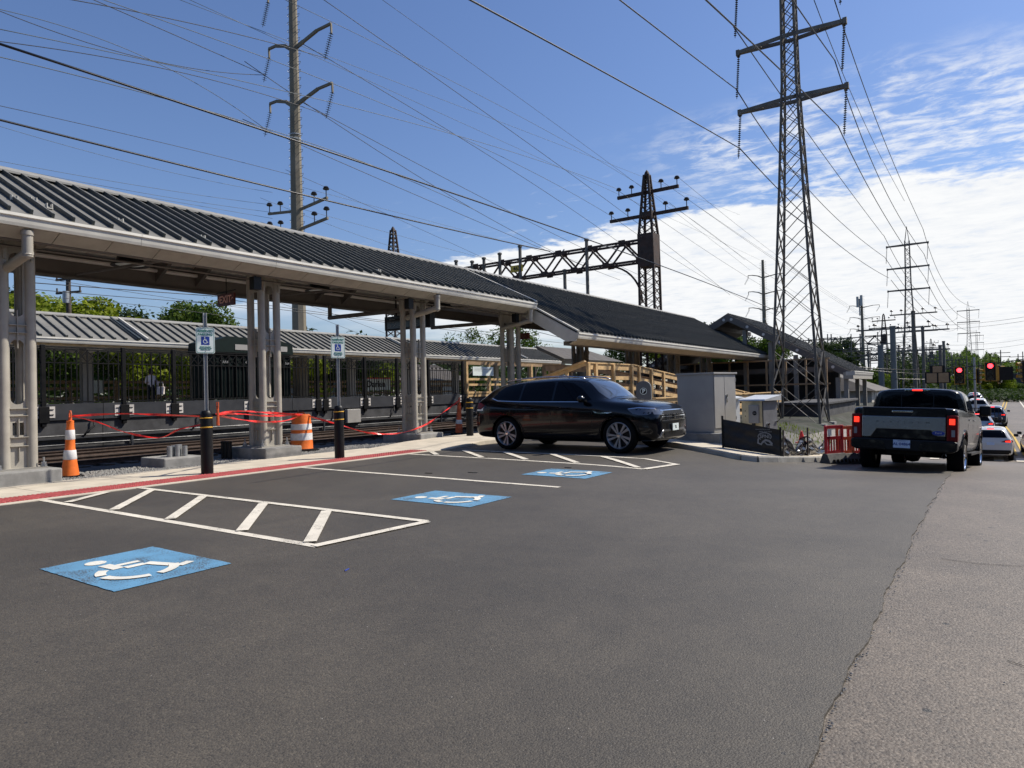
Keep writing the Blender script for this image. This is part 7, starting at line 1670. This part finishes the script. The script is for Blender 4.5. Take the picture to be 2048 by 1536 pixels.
def tree(kind, x, y, lab, sc=1.0, z=None, grp=TG):
    p = PR[kind]; zz = base_z(x, y) if z is None else z; s = sc if isinstance(sc, tuple) else (sc, sc, sc)
    if kind in used: return dup(p, (x, y, zz), random.uniform(0, 6), lab, grp, s)
    used.add(kind); p.location = (x, y, zz); p.rotation_euler = (0, 0, 1); p.scale = s; p['label'] = lab; p['group'] = grp; return p
random.seed(77)
tree('y', -56, 19.0, 'bright yellow green tree directly right of the leftmost column', (1.12,1.12,.99), 0)
tree('y', -57, 24.5, 'bright yellow green tree behind the wooden utility pole', (1.1,1.1,.98), 0)
tree('d', -63, 21.5, 'dark tree top rising behind the two yellow green trees', (1.2,1.2,1.11), 0)
tree('d', -62, 29.3, 'dark green tree right of the wooden utility pole', (1.0,1.0,1.0), 0)
tree('g', -58, 33.8, 'round sunlit green tree in the gap above the far roof, left of the EXIT sign', (1.0,1.0,1.10), 0)
tree('y', -58, 39.5, 'small leafy tree top above the far roof just left of the second column', (.7,.7,.80), 0)
tree('d', -60, 42.5, 'dark low tree top peeping behind the second tan column', (.7,.7,.78), 0)
tree('g', -60, 49.5, 'green tree top right of the base of the tall monopole', (.7,.7,.84), 0)
tree('s', -46, 57, 'thin sparse tree above the far roof, right of the fourth tan column', (1.0,1.0,1.0), 0)
tree('s', -48, 70, 'thin leafy tree standing above the hipped roof end', 1.28, 0)
tree('s', -50, 77, 'pale sparse tree just right of the column behind the ramp top', 1.05, 0)
tree('g', -36, 78, 'leafy tree in the first gap between the grey columns under the lower roof', (.9,.9,.92), 0)
tree('y', -31, 80, 'bright green tree in the second gap between the grey columns', (.8,.8,.85), 0)
tree('g', -27, 84, 'green tree in the third gap between the grey columns', (.95,.95,.9), 0)
tree('g', -22, 86, 'bright green tree behind the large grey cabinet', (.8,.8,.8), 0)
tree('d', -30, 95, 'dark tree mass behind the grey columns above the cabinet', (1.2,1.2,1.1), 0)
tree('d', -16, 88, 'dark tree left of the lattice tower legs', (.7,.7,.7), 0)
tree('d', -19.5, 118, 'dark tree behind the brown entrance roof and its gantries', (1.0,1.0,.85), 0)
tree('d', -19.6, 125, 'olive tree top above the slope of the brown entrance roof', (.85,.85,.95), 0)
# undergrowth seen through the fence
BG = 'bushes behind the far platform'
b1_ = bush_proto('x', 2.6, 3.2, 2.1, 5200, .12, m_leafy, 11); b2_ = bush_proto('x', 2.6, 3.2, 2.3, 5000, .12, m_leafg, 12); b3_ = bush_proto('x', 2.4, 3.0, 2.5, 4200, .13, m_leafd, 13)
first = {}
def bush(p, x, y, lab, sc=1.0, z=1.2, grp=BG):
    s = sc if isinstance(sc, tuple) else (sc,)*3
    if p.name not in first: first[p.name] = 1; o = p
    else: o = p.copy(); col.objects.link(o)
    o.location = (x, y, z); o.scale = s; o.rotation_euler = (0, 0, random.uniform(0, 6)); o['label'] = lab; o['group'] = grp; return o
for x, y, p, s, lab in ((-38,11,b3_,1.3,'dark bush seen through the fence next to the leftmost column'), (-39,15,b2_,1.2,'green bush seen through the fence left of the bright steel post'), (-38,18.3,b1_,1.15,'yellow green bush seen through the fence left of the waiting person'),
        (-38.5,21.8,b1_,1.2,'yellow green bush seen through the fence behind the waiting person'), (-40,25.5,b2_,1.2,'green bush seen through the fence left of the green cabin'), (-39,30.5,b1_,.95,'bright yellow bush seen through the fence right of the second column'),
        (-41,34.5,b3_,1.4,'dark bush seen through the fence above the station name sign'), (-40,37.5,b1_,1.05,'yellow green bush behind the farther reserved parking sign'), (-43,41.5,b2_,1.25,'green bush seen through the fence left of the third tan column'),
        (-43,8,b2_,1.4,'green bush at the far left edge behind the column tubes')): bush(p, x, y, lab, s)
RG = 'roadside bushes below the signals'
for p_, (x, y, z), s, lab in ((b2_, (-11.25,89.73,1.05), 1.0, 'rounded bush between the shelter roof and the pickup'), (b1_, (-11.14,95.91,0.81), .9, 'bright green bush just left of the pickup roof'), (b1_, (-12.52,137.63,0.99), .9, 'low bright bush directly above the pickup roof, left end'), (b2_, (-11.22,150.74,0.88), 1.0, 'low bush above the middle of the pickup roof'),
        (b1_, (-8.27,164.99,0.93), 1.1, 'low bright bush under the card covered signal'), (b2_, (-4.15,192.27,0.46), 1.3, 'bush under the first red signal'), (b1_, (-1.85,206.08,0.33), 1.2, 'bush between the two red signals'), (b1_, (1.19,202.10,0.27), 1.5, 'large bright bush under the second red signal'), (b1_, (2.97,203.35,-0.14), 1.3, 'bright bush at the bend below the dark signal backs'), (b2_, (4.95,216.93,-0.42), 1.0, 'small bush near the far crest at the right')):
    bush(p_, x, y, lab, s, z-1.2, RG)
# far wood
random.seed(9); rnd = random.Random(5); m = MB()
WT = ((-.2,9),(-.11,13),(-.07,17),(-.05,20.5),(-.02,20),(.0,18),(.015,16.5),(.03,13.5),(.06,11))
for i in range(90000):
    u = rnd.random(); y = rnd.uniform(330, 520); ang = -.17+u*.26; x = y*ang
    hh = WT[-1][1]
    for (aa, ha), (ab, hb_) in zip(WT, WT[1:]):
        if ang <= ab: hh = ha+(hb_-ha)*(ang-aa)/(ab-aa); break
    hh = (hh+1.3*sin(ang*260)+.9*sin(ang*610+1)+.5*sin(ang*1500))*y/400
    z = -5+hh*(rnd.random()**.55)+rnd.gauss(0,.5); p = Vector((x, y, z)); d = Vector((rnd.gauss(0,1), rnd.gauss(0,1), rnd.gauss(0,.7))).normalized(); w_ = d.cross(Vector((0,0,1))).normalized()
    k = rnd.uniform(.28, .75); m.v += [tuple(p-d*k), tuple(p+w_*k*.8), tuple(p+d*k), tuple(p-w_*k*.8)]; b = len(m.v); m.f.append((b-4,b-3,b-2,b-1)); m.m.append(0)
single('far_wood', m, m_leafg, None, None, (0,400,0), kind='stuff', fix=False)
m = MB(); rnd = random.Random(8)
for i in range(60000):
    y = rnd.uniform(120, 230); ang = -.30+rnd.random()*.37; x = y*ang
    hh = 6.0+1.6*sin(ang*60)+1.0*sin(ang*170); hh *= max(.10, min(1, (-.045-ang)/.03)) if ang > -.075 else 1
    z = base_z(x, y)+hh*rnd.random()**.7; p = Vector((x, y, z)); d = Vector((rnd.gauss(0,1), rnd.gauss(0,1), rnd.gauss(0,.7))).normalized(); w_ = d.cross(Vector((0,0,1))).normalized()
    k = rnd.uniform(.12, .34); m.v += [tuple(p-d*k), tuple(p+w_*k*.8), tuple(p+d*k), tuple(p-w_*k*.8)]; b = len(m.v); m.f.append((b-4,b-3,b-2,b-1)); m.m.append(0)
single('scrub', m, m_leafd, None, None, (-20,170,0), kind='stuff', fix=False)
# hedge-like background wood left and centre, closing the horizon
m = MB(); rnd = random.Random(18)
for i in range(26000):
    x = rnd.uniform(-150, -72); y = rnd.uniform(-20, 170); z = 7.5*rnd.random()**.7+1.2*sin(y*.3)*.5; p = Vector((x, y, z)); d = Vector((rnd.gauss(0,1), rnd.gauss(0,1), rnd.gauss(0,.7))).normalized(); w_ = d.cross(Vector((0,0,1))).normalized()
    k = rnd.uniform(.4, .9); m.v += [tuple(p-d*k), tuple(p+w_*k*.8), tuple(p+d*k), tuple(p-w_*k*.8)]; b = len(m.v); m.f.append((b-4,b-3,b-2,b-1)); m.m.append(0)
single('background_wood', m, m_leafd, None, None, (-100,80,0), kind='stuff', fix=False)
# grass tufts near the cabinets
m = MB(); rnd = random.Random(3)
for i in range(1600):
    x = rnd.uniform(-9.2,-4.2); y = rnd.uniform(18.6, 26); z = gz(x,y)+.12; a = rnd.uniform(0, pi); h_ = rnd.uniform(.05,.16); m.v += [(x-.012*cos(a), y-.012*sin(a), z), (x+.012*cos(a), y+.012*sin(a), z), (x+rnd.uniform(-.05,.05), y+rnd.uniform(-.05,.05), z+h_)]; b = len(m.v); m.f.append((b-3,b-2,b-1)); m.m.append(0)
single('grass', m, m_leafy, None, None, (-7,22,0), kind='stuff', fix=False)
# far wall by the crest
m = MB(); m.box((6, 236, -3), (60, 240, 3.0)); m.box((5.5, 235.6, 3.0), (61, 240.4, 3.5)); single('far_wall', m, m_grey, 'long low dark wall behind the distant parked cars at the right', 'wall', (8, 238, 0))

# ------------------------------------------------------------ traffic signals
def signal(lab, p, face=0, lit=True, cover=None, sc=1.0, covered=False):
    t = thing('traffic_signal', lab, 'traffic light', p, face, 'span wire traffic signals')
    m = MB(); m.box((-.32*sc, .03, -.62*sc), (.32*sc, .05, .62*sc)); m.box((-.27*sc, .02, -.57*sc), (.27*sc, .03, .57*sc), 1); part('backplate', m, [m_sigy, m_blackp], t, local=True)
    m = MB(); m.box((-.18*sc, -.1, -.53*sc), (.18*sc, .14, .53*sc)); part('housing', m, m_sigdark if not covered else m_card, t, local=True, bevel=.02)
    if not covered:
        for k in (1, 0, -1):
            m = MB(); m.lathe([(0,-.12),(.13*sc,-.118),(.15*sc,-.10)], (0,0,k*.355*sc), 20, 'y'); part('lens', m, m_sigred if (k == 1 and lit) else m_card if False else m_sigdark, t, local=True)
            m = MB(); vs = []
            for s2, yy in ((0, -.1), (1, -.30)):
                for i in range(11): a = pi*i/10*1.1-.16; vs.append((.165*sc*cos(a), yy, k*.355*sc+.165*sc*sin(a)))
            m.add(vs, [(i, i+1, 12+i, 11+i) for i in range(10)]); part('visor', m, m_sigy, t, local=True, fix=False)
    m = MB(); m.tube((0,.02,.5*sc), (0,.02,1.15*sc), .025, n=6); m.tube((0,.02,-.5*sc), (0,.02,-.75*sc), .025, n=6); part('hanger', m, m_blackp, t, local=True); return t
signal('left traffic signal lit red, hanging above the pickup mirror side', (-1.51,56.26,1.90))
signal('right traffic signal lit red, larger, hanging over the far road', (0.23,52.60,2.06))
signal('unlit traffic signal turned sideways between the two red ones', (-0.41,57.04,1.83), R(65), False, sc=.9)
signal('dark sideways traffic signal right of the larger red one', (0.71,54.16,1.90), R(80), False, sc=1.0)
signal('traffic signal cut by the right edge of the photo', (1.78,50.03,2.00), R(-70), False)
t = thing('covered_signal', 'dark signal cluster covered with three tan cards, left of the first red signal', 'traffic light', (-2.64,53.04,1.95))
m = MB(); m.box((-.72,.02,-.55), (.72,.06,.20)); m.box((-.42,.02,.20), (.42,.06,.62)); part('backplate', m, m_blackp, t, local=True)
for a, b, c, d in ((-.62,-.50,-.04,.12),(.05,-.50,.62,.12),(-.26,.16,.27,.56)): m = MB(); m.box((a,-.06,b), (c,.02,d)); part('card_cover', m, m_card, t, local=True, bevel=.01)
t = thing('blank_sign_panel', 'black blank side of a box sign hanging right of the red signals', 'sign', (0.98,53.13,1.92))
m = MB(); m.box((-.30,-.05,-.42), (.42,.3,.42)); part('panel', m, m_blackp, t, local=True)
m = MB(); m.box((-.42,-.06,-.44), (-.30,.3,.44)); part('edge_strip', m, m_sigy, t, local=True)
x, y, z = (-0.84,72.61,0.93); m = MB(); m.tube((x,y,-3), (x,y,3.6), .1, .08, n=8); single('signal_pole', m, m_steelg, 'grey pole behind the signals left of the climbing road', 'pole', (x, y, -2), smooth=50)

# unseen wood added across the road and behind to darken reflections and fill
m = MB(); rnd = random.Random(41)
for i in range(46000):
    if rnd.random() < .55: x = 26+rnd.random()**.6*12; y = rnd.uniform(-40, 75)
    else: x = rnd.uniform(-60, 36); y = -27-rnd.random()**.6*10
    hh = 10+2.5*sin(x*.35+y*.22)+1.5*sin(x*.9+y*.7); p = Vector((x, y, base_z(x, y)+hh*rnd.random()**.75)); d = Vector((rnd.gauss(0,1), rnd.gauss(0,1), rnd.gauss(0,.7))).normalized(); w_ = d.cross(Vector((0,0,1))).normalized()
    k = rnd.uniform(.35, .75); m.v += [tuple(p-d*k), tuple(p+w_*k*.8), tuple(p+d*k), tuple(p-w_*k*.8)]; b = len(m.v); m.f.append((b-4,b-3,b-2,b-1)); m.m.append(0)
single('unseen_shading_wood', m, m_leafd, None, None, (0,0,0), kind='stuff', fix=False)
